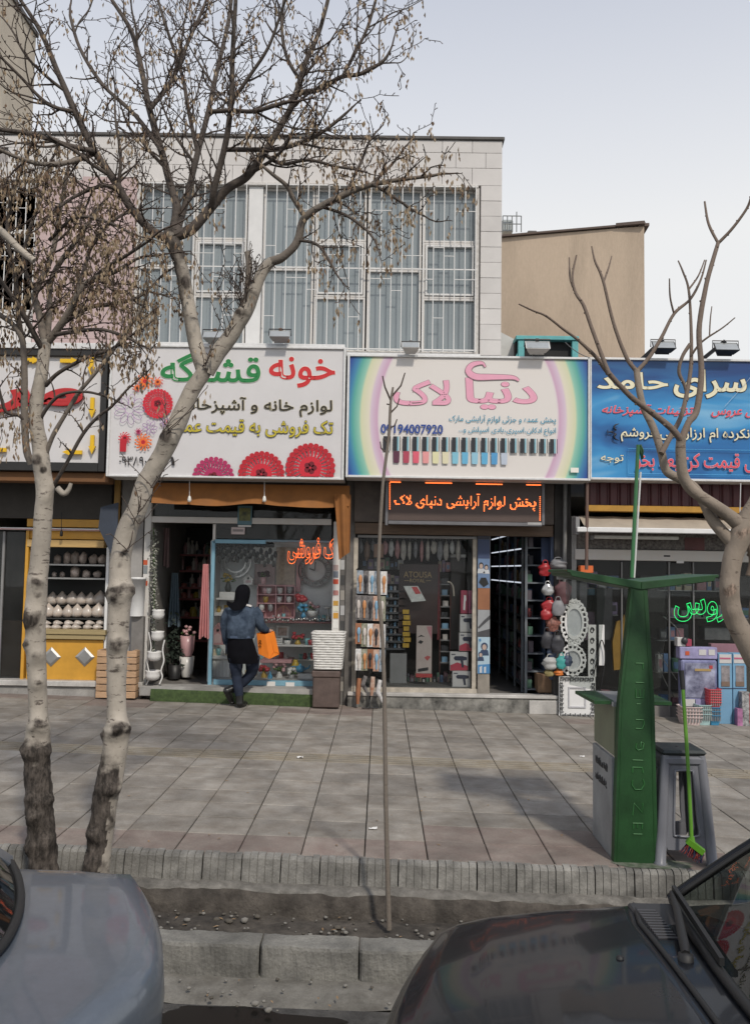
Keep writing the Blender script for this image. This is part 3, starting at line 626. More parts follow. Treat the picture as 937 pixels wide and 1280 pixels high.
sw = cat([P(x, y, YS).to_tuple() for x, y in ((648, 476), (640, 472), (615, 471.5), (594, 471), (585, 464), (590, 456), (602, 454), (606, 459))], 5)
for q, e_, mm in ((.0, 0, pkd), (.012, .012, pk)):
    mb = MB(); n_ = len(sw); y = p3_.lay()-q*.1; vs = []
    for i, v in enumerate(sw):
        t_ = Vector(sw[min(i+1, n_-1)])-Vector(sw[max(i-1, 0)]); u_ = Vector((-t_.z, 0, t_.x)).normalized(); w_ = (.018+.03*math.sin(math.pi*min(1, i/n_*1.1)))-e_*.7; vs += [(v[0]+u_.x*w_, y, v[2]+u_.z*w_), (v[0]-u_.x*w_, y, v[2]-u_.z*w_)]
    mb.add(vs, [(i*2, i*2+2, i*2+3, i*2+1) for i in range(n_-1)]); p3_.add('lettering', mb, mm)
p3_.text('lettering', 'پخش عمده و جزئی لوازم آرایشی مارک', (561, 519, 694, 531), tq, .006); p3_.text('lettering', 'انواع ادکلن،اسپری،بادی اسپلش و...', (573, 534, 694, 544), tq, .006)
p3_.text('lettering', '09194007920', (476, 531, 553, 542), nv, .022, fa=False)
cap, st1, st2 = ink('black_cap_print', (34, 36, 42)), ink('teal_cap_edge_print', (120, 170, 184)), ink('pale_cap_edge_print', (228, 226, 222))
cols3 = [(86, 40, 62), (170, 66, 86), (214, 92, 112), (222, 150, 150), (216, 212, 170), (214, 208, 176), (124, 184, 204), (100, 172, 206), (140, 188, 208), (92, 168, 206), (80, 150, 198), (180, 190, 204)]
for i in range(18):
    x = 483+i*12.2; yy = 545.5+i*.22; mb = MB(); y = p3_.lay()
    for a, b, mi in ((-4.2, .8, 0), (1.0, 3.0, 1), (3.2, 4.0, 2), (4.1, 5.0, 0)): q = R(x+a, yy, x+b, yy+18, YS); mb.add([(q[0], y, q[2]), (q[1], y, q[2]), (q[1], y, q[3]), (q[0], y, q[3])], [(0, 1, 2, 3)], mi)
    p3_.add('bottle_print', mb, [cap, st1, st2])
    if i and i <= 12:
        mb = MB(); q = R(x-4, yy+18.5, x+4, yy+33, YS); e = .008; zz = [(q[0], q[3]), (q[1], q[3]), (q[1]-.004, q[2]+e), (q[1]-.012, q[2]), (q[0]+.012, q[2]), (q[0]+.004, q[2]+e)]; mb.add([(a, y, b) for a, b in zz], [tuple(range(6))]); p3_.add('varnish_print', mb, ink('varnish_print_%d' % i, cols3[i-1]))
mb = MB(); q = R(712, 585, 722, 591, YS); y = p3_.lay(); mb.add([(q[0], y, q[2]), (q[1], y, q[2]), (q[1], y, q[3]), (q[0], y, q[3])], [(0, 1, 2, 3)]); p3_.add('maker_sticker', mb, pale)
# ---------------- sign 4 : blue print
m4_, nt, b4 = node_mat('blue_print')
t = nt.nodes.new('ShaderNodeTexCoord'); mp = nt.nodes.new('ShaderNodeMapping'); mp.inputs['Rotation'].default_value = (0, math.radians(-28), 0); mp.inputs['Scale'].default_value = (.35, .1, 1.3); nt.links.new(t.outputs['Object'], mp.inputs[0])
n = nt.nodes.new('ShaderNodeTexNoise'); n.inputs['Scale'].default_value = 1.5; n.inputs['Detail'].default_value = 3; n.inputs['Distortion'].default_value = .6; nt.links.new(mp.outputs[0], n.inputs[0])
r4 = nt.nodes.new('ShaderNodeValToRGB'); e4 = r4.color_ramp.elements
e4[0].position = .3; e4[0].color = (*srgb(24, 62, 120), 1); e4[1].position = .74; e4[1].color = (*srgb(150, 196, 220), 1)
e = e4.new(.47); e.color = (*srgb(36, 108, 168), 1); e = e4.new(.6); e.color = (*srgb(58, 142, 196), 1)
sp = nt.nodes.new('ShaderNodeSeparateXYZ'); nt.links.new(t.outputs['Object'], sp.inputs[0]); z4 = nt.nodes.new('ShaderNodeMapRange'); z4.inputs[1].default_value = 1.05; z4.inputs[2].default_value = 1.7; nt.links.new(sp.outputs[2], z4.inputs[0])
mx4 = nt.nodes.new('ShaderNodeMix'); mx4.data_type = 'RGBA'; nt.links.new(z4.outputs[0], mx4.inputs[0]); nt.links.new(n.outputs[0], r4.inputs[0]); nt.links.new(r4.outputs[0], mx4.inputs[6]); mx4.inputs[7].default_value = (*srgb(24, 44, 100), 1)
nt.links.new(mx4.outputs[2], b4.inputs['Base Color']); b4.inputs['Roughness'].default_value = .35
t4 = board('shop_sign', 'blue signboard with cream, red and yellow lettering behind the bare right tree', (735.5, 449, 1040, 602), m4_, alu, .032)
p4_ = Print(t4); crm = ink('cream_print', (226, 220, 190)); dk = ink('dark_edge_print', (30, 32, 40)); cor = ink('coral_print', (214, 78, 96)); crm2 = ink('pale_edge_print', (224, 200, 200))
p4_.text('lettering', 'حامد', (747, 466, 833, 486), crm, .024, ol=dk, olo=.022); p4_.text('lettering', 'سرای', (842, 463, 931, 497), crm, .024, ol=dk, olo=.022)
p4_.text('lettering', 'تزئینات آشپزخانه', (752, 506, 866, 521), cor, .016, shear=.25, ol=crm2, olo=.012); p4_.text('lettering', 'ل عروس', (888, 508, 942, 522), cor, .016, shear=.25, ol=crm2, olo=.012)
p4_.text('lettering', 'نکرده ام ارزان می فروشم', (775, 535, 935, 553), crm, .012, ol=dk, olo=.02); p4_.text('lettering', 'توجه', (750, 569, 778, 579), crm, .01, ol=dk, olo=.014)
p4_.text('lettering', 'ل قیمت کن بعد بخر', (793, 567, 940, 590), cor, .012, ol=crm2, olo=.014)
mb = MB(); y = p4_.lay(); q = R(784, 563, 1030, 594, YS); ps = [(q[0], y, q[2]), (q[0], y, q[3]), (q[1], y, q[3]), (q[1], y, q[2]), (q[0], y, q[2])]; mb.tube(ps, .004, 4, 0, cap=False); p4_.add('outline_print', mb, ink('light_blue_print', (90, 170, 220)))
mb = MB(); y = p4_.lay()
for sg in (1, -1):
    c = P(768, 540.5, YS); mb.tube(cat([(c.x+.045, y, c.z+sg*.11), (c.x-.005, y, c.z+sg*.09), (c.x-.02, y, c.z+sg*.05), (c.x+.005, y, c.z+sg*.03), (c.x-.03, y, c.z+sg*.012)]), [.003+.011*abs(math.sin(i*.13)) for i in range(25)], 5)
c = P(760, 540.5, YS); mb.tube([(c.x-.04, y, c.z), (c.x+.05, y, c.z)], [.004, .012], 5); mb.tube([(c.x-.02, y, c.z-.03), (c.x-.02, y, c.z+.03)], .006, 5); p4_.add('ornament_print', mb, dk)
# ledges on top of the signs, gap posts, wires
mb = MB(); q = R(136, 428, 431, 432.3, YS); mb.box(q[0], q[1], YS+.02, YF-.07, q[2]-.01, q[3], 0, .004); solo(mb, 'ledge', alu, 'white flashing strip on top of the flower printed sign', 'ledge')
mb = MB(); q = R(433, 441, 600, 445, YS); mb.box(q[0], q[1], YS+.02, YF-.07, q[2]-.01, q[3], 0, .004); solo(mb, 'ledge', alu, 'white flashing strip on top of the rainbow edged sign', 'ledge')
# ---------------- floodlights on the signs
fl_h = mat('floodlight_grey', (.33, .34, .34), .5, .5); fl_b = mat('floodlight_black', (.02, .02, .022), .45, .2); rust = mat('rusty_arm', (.16, .09, .05), .8)
def flood(px, py, s, m, label, arm):
    c = P(px, py, YS-.12); t = thing('floodlight', label, 'floodlight', (c.x, c.y, c.z-.05), 'floodlights on top of the signs'); w_, h_ = .15*s, .075*s
    mb = MB(); a = math.radians(-38)
    def rot(x, y, z): return (c.x+x, c.y+y*math.cos(a)-z*math.sin(a), c.z+y*math.sin(a)+z*math.cos(a))
    pr = [(-w_, -.04, -h_), (w_, -.04, -h_), (w_, -.04, h_), (-w_, -.04, h_), (-w_*.7, .06, -h_*.6), (w_*.7, .06, -h_*.6), (w_*.7, .06, h_*.6), (-w_*.7, .06, h_*.6)]
    mb.add([rot(*p) for p in pr], [(4, 5, 6, 7), (0, 4, 7, 3), (1, 2, 6, 5), (0, 1, 5, 4), (3, 7, 6, 2), (0, 3, 2, 1)])
    for k in range(5): z = -h_*.5+h_*k/4; mb.add([rot(*p) for p in ((-w_*.6, .06, z-.006), (w_*.6, .06, z-.006), (w_*.6, .085, z-.006), (-w_*.6, .085, z-.006), (-w_*.6, .06, z+.006), (w_*.6, .06, z+.006), (w_*.6, .085, z+.006), (-w_*.6, .085, z+.006))], [(0, 1, 2, 3), (4, 7, 6, 5), (0, 4, 5, 1), (1, 5, 6, 2), (2, 6, 7, 3), (3, 7, 4, 0)])
    kid(mb, 'housing', m, t)
    mb = MB(); mb.add([rot(*p) for p in ((-w_*.92, -.044, -h_*.9), (w_*.92, -.044, -h_*.9), (w_*.92, -.044, h_*.9), (-w_*.92, -.044, h_*.9))], [(0, 1, 2, 3)]); kid(mb, 'lens', mat('floodlight_glass', (.4, .42, .42), .12, .3), t)
    mb = MB(); mb.tube([(c.x-w_-.01, c.y, c.z), (c.x-w_-.01, c.y, c.z+.1*s), (c.x+w_+.01, c.y, c.z+.1*s), (c.x+w_+.01, c.y, c.z)], .008, 5, sm=False); kid(mb, 'bracket', fl_b, t)
    mb = MB(); mb.obox((c.x+arm[0], c.y+arm[1], c.z+arm[2]), (c.x, c.y, c.z+.1*s), .04, .04); kid(mb, 'arm', rust if m is fl_h else fl_b, t)
flood(268, 421, .95, fl_h, 'grey floodlight on the flower printed sign, just behind the tree fork', (.05, .3, -.02)); flood(350, 420, .9, fl_h, 'grey floodlight with a rusty arm on the flower printed sign, right of the tree fork', (.08, .28, .0))
flood(513, 434, .75, mat('floodlight_white', (.6, .6, .58), .5), 'small off-white floodlight on top of the rainbow edged sign', (.0, .25, -.02)); flood(671, 434, 1.05, mat('floodlight_white', (.6, .6, .58), .5), 'off-white floodlight in front of the turquoise cooler', (0, .3, -.08))
flood(828, 434, 1.0, fl_b, 'black floodlight at the cream building edge, on the blue sign', (-.28, .3, -.18)); flood(906, 436, 1.05, fl_b, 'black floodlight against the sky, rightmost on the blue sign', (-.3, .3, -.16))
# ---------------- turquoise air cooler on the low roof
ac = thing('air_cooler', 'open turquoise metal air cooler on the low roof behind the signs', 'air cooler', P(680, 446, 12.4)); tqm = mat('turquoise_paint', (.10, .36, .37), .55, var=.2)
q = R(642, 421, 722, 449, 12.4); mb = MB()
for x in (q[0]+.1, q[1]-.05): mb.box(x-.045, x+.045, 12.36, 12.44, q[2]-.3, q[3]-.061, 0, .005)
mb.box(q[0]+.02, q[1], 12.34, 13.1, q[3]-.06, q[3], 0, .006); mb.obox((q[0]-.02, 12.4, q[2]-.1), (q[0]+.14, 12.4, q[3]-.08), .03, .03); kid(mb, 'frame', tqm, ac)
mb = MB(); mb.box(q[0]+.03, q[1]-.01, 12.46, 13.05, q[2]-.3, q[3]-.062); kid(mb, 'body', mat('black_duct', (.012, .012, .013), .8), ac)
q = R(626, 420, 650, 446, 12.9); mb = MB(); mb.add([(q[0]-.1, 12.6, q[2]-.3), (q[1], 12.6, q[2]-.3), (q[1], 12.6, q[2]+.12), (q[0]-.1, 12.6, q[3]), (q[0]-.1, 13, q[2]-.3), (q[1], 13, q[2]-.3), (q[1], 13, q[2]+.12), (q[0]-.1, 13, q[3])], [(0, 1, 2, 3), (7, 6, 5, 4), (0, 3, 7, 4), (1, 5, 6, 2), (2, 6, 7, 3), (0, 4, 5, 1)]); kid(mb, 'duct', mat('pale_duct', (.5, .5, .48), .6), ac)
# ---------------- cables
def wire(a, b, sag, label, r_=.006, m=None, seed=0):
    mb = MB(); a, b = Vector(a), Vector(b); mb.tube([a.lerp(b, i/14)-Z*sag*4*(i/14)*(1-i/14) for i in range(15)], r_, 4); return solo(mb, 'cable', m or mat('grey_cable', (.09, .09, .09), .6), label, 'cable', loc=a)
wire(P(736, 447, YS-.04), P(706, 428, YF), .03, 'short dark cable on top of the rainbow edged sign by the cooler')
wire(P(905, 508, YS-.06), P(945, 462, YS-.05), .01, 'thin pale wire slanting across the top of the blue sign', .003, mat('pale_wire', (.4, .5, .6), .6))
wire(P(925, 604, YS-.05), P(924, 640, YS-.05), 0, 'white wire hanging under the blue sign behind the right tree', .006, mat('white_wire', (.6, .6, .6), .5))
# ================================================================ shop fronts
def pbox(name, label, cat_, px, Y, d, m, group=None, c=.004):
    X0, X1, Z0, Z1 = R(*px, Y); mb = MB(); mb.box(X0, X1, Y, Y+d, Z0, Z1, 0, c); return solo(mb, name, m, label, cat_, group)
def kbox(par, name, px, Y, d, m, c=.004, label=None):
    X0, X1, Z0, Z1 = R(*px, Y); mb = MB(); mb.box(X0, X1, Y, Y+d, Z0, Z1, 0, c); return kid(mb, name, m, par, label)
def at0(px, Y): return P(*px, Y)
yellow = mat('yellow_panel_paint', (.56, .29, .035), .45, var=.14, sc=4); woodg = mat('pale_wood', (.42, .27, .16), .7, var=.25, sc=5, stretch=(1, 6, 14), rand=.15)
marble = mat('white_marble_step', (.48, .465, .44), .45, var=.22, sc=4, grit=.25); steel = mat('brushed_steel', (.36, .36, .35), .35, .7); black = mat('black_plastic', (.014, .014, .015), .5); greyp = mat('grey_metal_paint', (.22, .22, .22), .5)
shop_glass = glass('shop_glass', (.97, .98, .98), dust=.006, refl=.6); dusty_glass = glass('dusty_glass', (.75, .77, .77), dust=.03)
ORD = 'first second third fourth fifth sixth seventh eighth ninth tenth eleventh twelfth'.split()
whitep = mat('white_plastic', (.68, .68, .67), .35, var=.05)
# ---------------------------------------------- shop 1: poultry shop
s1 = thing('poultry_shop_front', 'yellow poultry shop front with glass chiller behind the two pale trunks', 'shop front', at0((60, 860), 12))
kbox(s1, 'step', (-60, 851, 178, 858, ), 11.86, .3, marble, .008); kbox(s1, 'riser', (-60, 858.3, 176, 872), 11.9, .24, mat('worn_step_stone', (.34, .33, .31), .7, grit=.35), .006)
kbox(s1, 'fascia', (-60, 592, 140, 648), 12.0, .1, plaster); kbox(s1, 'beam', (34, 649, 133, 659), 12.02, .1, yellow); kbox(s1, 'rail', (-60, 659.5, 134, 662.5), 11.96, .06, whitep, .002); kbox(s1, 'red_stripe', (-60, 661.2, 134, 661.9), 11.955, .02, mat('red_stripe', (.4, .03, .03), .4), 0)
kbox(s1, 'beam', (34, 663, 131, 674), 12.03, .1, yellow); kbox(s1, 'beam', (34, 675, 130, 684), 11.99, .12, mat('tan_moulding', (.5, .33, .13), .5, var=.2, stretch=(1, 1, 30)))
for a, b in ((29, 33), (130.5, 134)): kbox(s1, 'post', (a, 663 if a < 50 else 684, b, 850), 12.0, .1, yellow if a < 50 else whitep)
kbox(s1, 'window_pane', (-60, 664, 28.5, 849), 12.06, .01, dusty_glass, 0); kbox(s1, 'window_bar', (0, 664, 3, 849), 12.03, .05, greyp)
kbox(s1, 'back_panel', (-60, 775, 28, 850), 12.5, .05, mat('brown_board', (.10, .06, .035), .7, var=.3))
kbox(s1, 'ledge', (34, 787, 132, 793), 11.93, .16, mat('brass_ledge', (.42, .33, .17), .4, .4, var=.2, stretch=(1, 1, 40))); kbox(s1, 'ledge', (34, 793.3, 131, 799), 11.95, .14, mat('brass_ledge'), .004)
kbox(s1, 'counter_front', (33.5, 799.5, 130, 850), 12.0, .1, yellow, .006)
for cx in (64.5, 106.5):
    mb = MB(); c = P(cx, 821, 12.0); r_ = .135
    mb.add([(c.x-r_, 11.994, c.z), (c.x, 11.994, c.z+r_), (c.x+r_, 11.994, c.z), (c.x, 11.994, c.z-r_), (c.x-r_*.7, 11.98, c.z), (c.x, 11.98, c.z+r_*.7), (c.x+r_*.7, 11.98, c.z), (c.x, 11.98, c.z-r_*.7)], [(4, 7, 6, 5), (0, 4, 5, 1), (1, 5, 6, 2), (2, 6, 7, 3), (3, 7, 4, 0)]); kid(mb, 'diamond_ornament', steel, s1)
# chiller interior
ch = mat('chiller_dark_wall', (.035, .037, .037), .5); kbox(s1, 'chiller_back', (34, 683, 131, 800), 12.95, .05, ch)
for y, Y in ((705, 12.25), (722, 12.25)): X0, X1, Z0, Z1 = R(34, y, 131, y+2, Y); mb = MB(); mb.box(X0, X1, Y, 12.94, Z0, Z1); kid(mb, 'shelf', steel, s1)
for i, (Y, y) in enumerate(((12.52, 756), (12.34, 771), (12.2, 783), (12.08, 788))): X0, X1, Z0, Z1 = R(34, y, 131, y+1.5, Y); mb = MB(); mb.box(X0, X1, Y-.06, 12.94, Z0-.012, Z0); kid(mb, 'tray', ch, s1)
bagm = mat('clear_white_bag', (.56, .53, .49), .3, var=.2, sc=14, spec=.6, rand=.08, col2=(.46, .37, .30))
def bag_mesh(seed, lying=False):
    mb = MB(); n, m = 12, 10; vs = []
    for i in range(m+1):
        t = i/m; r_ = [.05, .08, .09, .092, .09, .084, .074, .06, .042, .024, .006][i]; z = t*.195
        for k in range(n):
            a = 6.2832*k/n; q = 1+.22*noise.noise(Vector((math.cos(a)*2, math.sin(a)*2, t*4+seed*5))); vs.append((r_*q*math.cos(a), r_*q*.8*math.sin(a), z) if not lying else (-.1+z*.85, r_*q*.8*math.cos(a), .07+r_*q*.75*math.sin(a)))
    mb.add(vs, [(i*n+k, i*n+(k+1) % n, (i+1)*n+(k+1) % n, (i+1)*n+k) for i in range(m) for k in range(n)], 0, True); return mb.mesh('chicken_bag', bagm)
bags = [bag_mesh(s) for s in range(3)]; lyb = [bag_mesh(s, True) for s in range(3)]
rowsC = [('upright bagged chicken in the top chicken row of the poultry chiller', 12.55, 756, 66, 12.0, 6, 0), ('upright bagged chicken in the second chicken row of the poultry chiller', 12.37, 771.5, 60, 12.4, 7, 0), ('bagged chicken lying in the third chicken row of the poultry chiller', 12.22, 783, 61, 13.2, 6, 1), ('bagged chicken lying in the lowest chicken row of the poultry chiller', 12.1, 788, 60, 12.8, 6, 1)]
def inst(me, name, label, cat_, group, loc, rz=0, sc=1):
    o = bpy.data.objects.new(name, me); C.objects.link(o); o.location = loc; o.rotation_euler = (0, 0, rz); o.scale = sc if hasattr(sc, '__len__') else (sc,)*3
    o['label'] = label; o['category'] = cat_
    if group: o['group'] = group
    return o
for lb, Y, y, x0, dx, n, ly in rowsC:
    for k in range(n): inst((lyb if ly else bags)[k % 3], 'bagged_chicken', lb.replace('bagged chicken', ORD[k]+' bagged chicken from the left', 1).replace('upright ', ''), 'chicken', lb.replace('bagged chicken', 'bagged chickens', 1), P(x0+k*dx+U(-1, 1), y, Y), U(-.4, .4) if not ly else U(-.15, .15), U(.92, 1.08) if not ly else (.8, .9, .62))
pkm = MB(); pkm.blob((0, 0, .07), (.07, .05, .08), 10, 7, 0, .35, 3); pk_me = pkm.mesh('meat_pack', mat('meat_pack_wrap', (.5, .42, .37), .35, var=.4, sc=18, rand=.3))
for k, x in enumerate((72, 84, 94, 104, 117, 128)): inst(pk_me, 'meat_pack', ORD[k]+' wrapped meat pack from the left on the upper chiller shelf', 'meat pack', 'meat packs on the upper chiller shelf', P(x, 705, 12.45), U(0, 3), (1, 1, U(.8, 1.2)))
for k, (x, s_) in enumerate(((68, .7), (78, .7), (94, 1.35), (108, .9), (122, .8))): inst(pk_me, 'meat_pack', ORD[k]+' wrapped meat heap from the left on the lower chiller shelf', 'meat pack', 'meat packs on the lower chiller shelf', P(x, 722, 12.45), U(0, 3), (s_*1.1, s_, s_*.8))
# things by the right of the poultry shop
X0, X1, Z0, Z1 = R(120.5, 813, 170, 873, 11.72)
cr_ = thing('wooden_crate', 'pale slatted wooden crate standing on end behind the right pale trunk', 'crate', ((X0+X1)/2, 11.75, Z0))
for k in range(7): z = Z0+(Z1-Z0)*(k+.5)/7; mb = MB(); mb.box(X0, X1, 11.72, 11.735, z-.04+U(-.004, .004), z+.04, 0, .003); kid(mb, 'slat', woodg, cr_)
for k in range(7): z = Z0+(Z1-Z0)*(k+.5)/7; mb = MB(); mb.box(X1-.016, X1, 11.737, 12.0, z-.04, z+.04, 0, .003); kid(mb, 'slat', woodg, cr_)
for a, b in ((X0+.002, X0+.04), (X1-.06, X1-.02)): mb = MB(); mb.box(a, b, 11.7365, 11.99, Z0, Z1, 0, .003); kid(mb, 'batten', woodg, cr_)
c = P(171, 770, 11.9); mb = MB(); r_ = .11; mb.lathe([(r_*.85, 0), (r_, .5), (r_*1.04, .5), (r_*1.04, .53), (r_*.96, .53), (r_*.8, .02), (0, .02)], c, 20); solo(mb, 'bucket', whitep, 'tall white plastic bucket beside the right pale trunk', 'bucket', loc=c)
pbox('side_table', 'small grey stand under the tall white bucket', 'stand', (163, 770.5, 178, 872), 11.88, .3, mat('grey_board', (.17, .16, .15), .7, var=.25))
c0, c1, c2 = P(126, 634, 11.6), P(148, 628, 11.6), P(139, 692, 11.6)
mb = MB(); mb.prism([(c0.x, c0.z), (c0.x-.02, c0.z-.28), (c2.x, c2.z), (c1.x, c2.z+.1), (c1.x, c1.z)], 11.6, 11.63); solo(mb, 'banner', mat('dark_blue_cloth', (.035, .045, .065), .7, var=.2), 'dark blue pointed banner hanging between the two tree trunks', 'banner')
kbox(s1, 'side_strip', (142, 600, 149, 690), 11.9, .05, mat('ochre_strip', (.3, .17, .04), .6)); kbox(s1, 'side_wall', (149, 600, 177, 860), 12.08, .05, mat('pale_side_wall', (.34, .33, .32), .8, var=.15))
mb = MB(); a = P(77, 640, 11.9); b = P(77, 668, 11.9); mb.tube([a, b], .005, 5); mb.lathe([(.0, 0), (.022, .01), (.022, .06), (.01, .08), (.005, .1)], b-Z*.03, 8); solo(mb, 'bulb_holder', black, 'black bulb holder hanging on a cord in the poultry shop', 'lamp holder')
# ---------------------------------------------- shop 2: home wares
s2 = thing('homeware_shop_front', 'white framed homeware shop front with an open doorway and a blue edged window', 'shop front', at0((300, 870), 12))
kbox(s2, 'post', (178, 628, 186, 866), 11.98, .12, wpaint); kbox(s2, 'post', (415, 652, 424, 862), 11.98, .12, wpaint); kbox(s2, 'header', (187, 647, 414, 654.5), 11.99, .1, wpaint); kbox(s2, 'upright', (266, 655, 269.5, 676), 12.02, .05, wpaint)
kbox(s2, 'transom_pane', (187, 610, 414, 646.5), 12.06, .01, dusty_glass, 0); kbox(s2, 'lintel', (176, 598, 440, 612), 12.0, .14, plaster)
kbox(s2, 'upper_pane', (270, 655, 414.5, 674), 12.05, .01, dusty_glass, 0)
for px, c_ in (((179.5, 700, 184.5, 706), 'o'), ((179.5, 707, 184.5, 717), 'g'), ((179.5, 726, 184.5, 732), 'o')): kbox(s2, 'sticker', px, 11.975, .006, mat('orange_sticker', (.5, .09, .03), .5) if c_ == 'o' else mat('grey_sticker', (.2, .22, .23), .5), 0)
for y0_, y1_, c_ in ((706, 713, (.4, .3, .28)), (714, 722, (.15, .17, .2)), (724, 730, (.5, .07, .03)), (738, 744, (.45, .2, .18)), (751, 757, (.5, .28, .05)), (758, 764, (.65, .63, .5)), (766, 773, (.55, .28, .04)), (775, 785, (.7, .69, .66))): kbox(s2, 'sticker', (416.3, y0_, 422.7, y1_), 11.975, .006, mat('sticker_%d' % y0_, c_, .5), 0)
kbox(s2, 'end_wall', (424.5, 650, 432, 884), 12.0, .2, mat('stained_pier', (.17, .16, .15), .85, grit=.4)); 
for k in range(9): kbox(s2, 'poster_scrap', (425.3, 700+k*19, 430.5, 712+k*19), 11.994, .005, mat('poster_scrap_%d' % (k % 3), ((.4, .4, .4), (.05, .05, .05), (.3, .28, .25))[k % 3], .7), 0)
# frame of display window
bluef = mat('pale_blue_frame', (.17, .33, .42), .4, var=.12)
for n_, px in (('upright', (262, 676, 266.5, 858)), ('rail', (266.8, 674.5, 332, 679.5)), ('rail', (266.8, 850.5, 396, 857))): kbox(s2, n_, px, 12.02, .07, bluef)
kbox(s2, 'rail', (332, 675, 414, 678), 12.03, .05, mat('grey_blue_frame', (.16, .22, .26), .5)); kbox(s2, 'display_pane', (266.8, 680, 414.5, 850), 12.05, .01, shop_glass, 0)
kbox(s2, 'display_back', (262, 676, 426, 850), 12.78, .03, mat('pale_blue_display_back', (.74, .78, .78), .8, var=.08)); X0, X1, Z0, Z1 = R(263, 850, 420, 857, 12.09); mb = MB(); mb.box(X0, X1, 12.095, 12.8, Z0-.02, Z1); kid(mb, 'display_floor', mat('display_board', (.5, .5, .49), .6), s2)
X0, X1, Z0, Z1 = R(262, 676, 266, 852, 12.1); mb = MB(); mb.box(X0-.01, X0+.01, 12.1, 12.8, Z0, Z1); kid(mb, 'display_side', mat('display_board', (.5, .5, .49), .6), s2)
# green carpet on the step, stone end
grm = mat('green_carpet', (.045, .075, .025), .95, var=.35, sc=20, bump=.8, bsc=220, col2=(.07, .11, .035))
X0, X1, Z0, Z1 = R(188, 858, 404, 880, 11.72); mb = MB()
def carpf(u, v):
    x = X0+(X1-X0)*u; pts = [(12.1, .17), (11.8, .17), (11.735, .155), (11.722, .12), (11.715, .0)]; y, z = pts[round(v*4)]
    return (x, y+.006*noise.noise(Vector((x*6, v*3, 0))), gz(x)+z+.004*noise.noise(Vector((x*9, v*5, 3))))
mb.grid(carpf, 60, 4); solo(mb, 'carpet', grm, 'green grass-like carpet covering the homeware shop step', 'carpet')
X0, X1, Z0, Z1 = R(188, 858, 404, 880, 11.75); mb = MB(); mb.box(X0+.01, X1-.01, 11.75, 12.04, Z0-.05, Z1-.02); kid(mb, 'step', mat('worn_step_stone'), s2)
kbox(s2, 'step', (174, 858, 201, 870), 11.78, .22, mat('worn_step_stone'), .006)
# awning cloth
orc = mat('orange_awning_cloth', (.26, .105, .028), .85, var=.2, sc=4); a0, a1 = P(192, 603, 11.5), P(437, 603, 11.5); zt = a0.z
mb = MB(); 
def awn(u, v):
    x = a0.x+(a1.x-a0.x)*u; drop = .29+.05*noise.noise(Vector((x*1.5, 0, 0)))+.04*max(0, u-.6); return (x, 11.55-.10*v+.035*math.sin(x*9+v)*v, zt-drop*v)
mb.grid(awn, 50, 8)
b0, b1 = P(418, 618, 11.46), P(437, 700, 11.46)
def awn2(u, v):
    x = b0.x+(b1.x-b0.x)*(u*(1-.35*v)+.35*v); return (x, 11.44+.03*math.sin(u*9), b0.z+(b1.z-b0.z)*v*(1-.12*u))
mb.grid(awn2, 10, 12); solo(mb, 'awning', orc, 'sagging orange brown awning cloth under the flower printed sign', 'awning')
for px, lb in ((237, 'white bulb hanging on a cord under the orange awning, left one'), (330.5, 'white bulb hanging on a cord under the orange awning, right one')):
    a, b = P(px, 600, 11.38), P(px, 622, 11.38); t = thing('hanging_bulb', lb, 'bulb', b-Z*.06, 'bulbs under the orange awning'); mb = MB(); mb.tube([a, b], .004, 5); kid(mb, 'cord', whitep, t); mb = MB(); mb.lathe([(0, -.06), (.022, -.055), (.027, -.03), (.02, .0), (.014, .02), (0, .025)], b, 10); kid(mb, 'bulb', mat('bulb_glass', (.72, .71, .66), .2), t)
pic = thing('picture', 'small teal picture with a white mount hung in the transom of the homeware shop', 'picture', P(306, 656, 12.0)); kbox(pic, 'frame', (297, 632, 315, 656), 11.98, .02, mat('teal_frame', (.1, .2, .24), .5)); kbox(pic, 'print', (299, 635, 313, 651), 11.974, .008, mat('teal_gold_print', (.06, .2, .24), .4, var=.9, sc=9, col2=(.3, .3, .08)), 0); kbox(pic, 'label_strip', (297.5, 656.5, 314, 658.5), 11.976, .01, whitep, 0)
nt_ = thing('price_card', 'pink-white card with print on the glass under the teal picture', 'card', P(298, 670, 12)); kbox(nt_, 'card', (289, 659, 306, 668), 12.0, .012, mat('pale_pink_card', (.55, .47, .46), .6)); kbox(nt_, 'stripe', (291, 661.5, 304, 664.5), 11.996, .008, mat('grey_print', (.25, .22, .22), .6), 0)
# ---------- neon sign
def neon(body, px, Y, m, name, label, r_=.008, back=None):
    t = thing(name, label, 'neon sign', P((px[0]+px[2])/2, px[3], Y)); mb = MB(); put_text(mb, body, R(*px, Y), Y, 0, 0, True, r_); kid(mb, 'neon_tube', m, t, kind='stuff')
    mb = MB(); X0, X1, Z0, Z1 = R(*px, Y)
    for x in (X0+.1, X1-.1): mb.box(x-.02, x+.02, Y+.015, Y+.05, Z0+.05, Z0+.08)
    kid(mb, 'mount', black, t); return t
neon('تک فروشی', (360, 673, 423, 704), 12.0, mat('orange_neon', (1, .16, .03), .4, var=0, emit=2.6), 'neon_sign', 'orange outlined neon lettering in the homeware shop window')
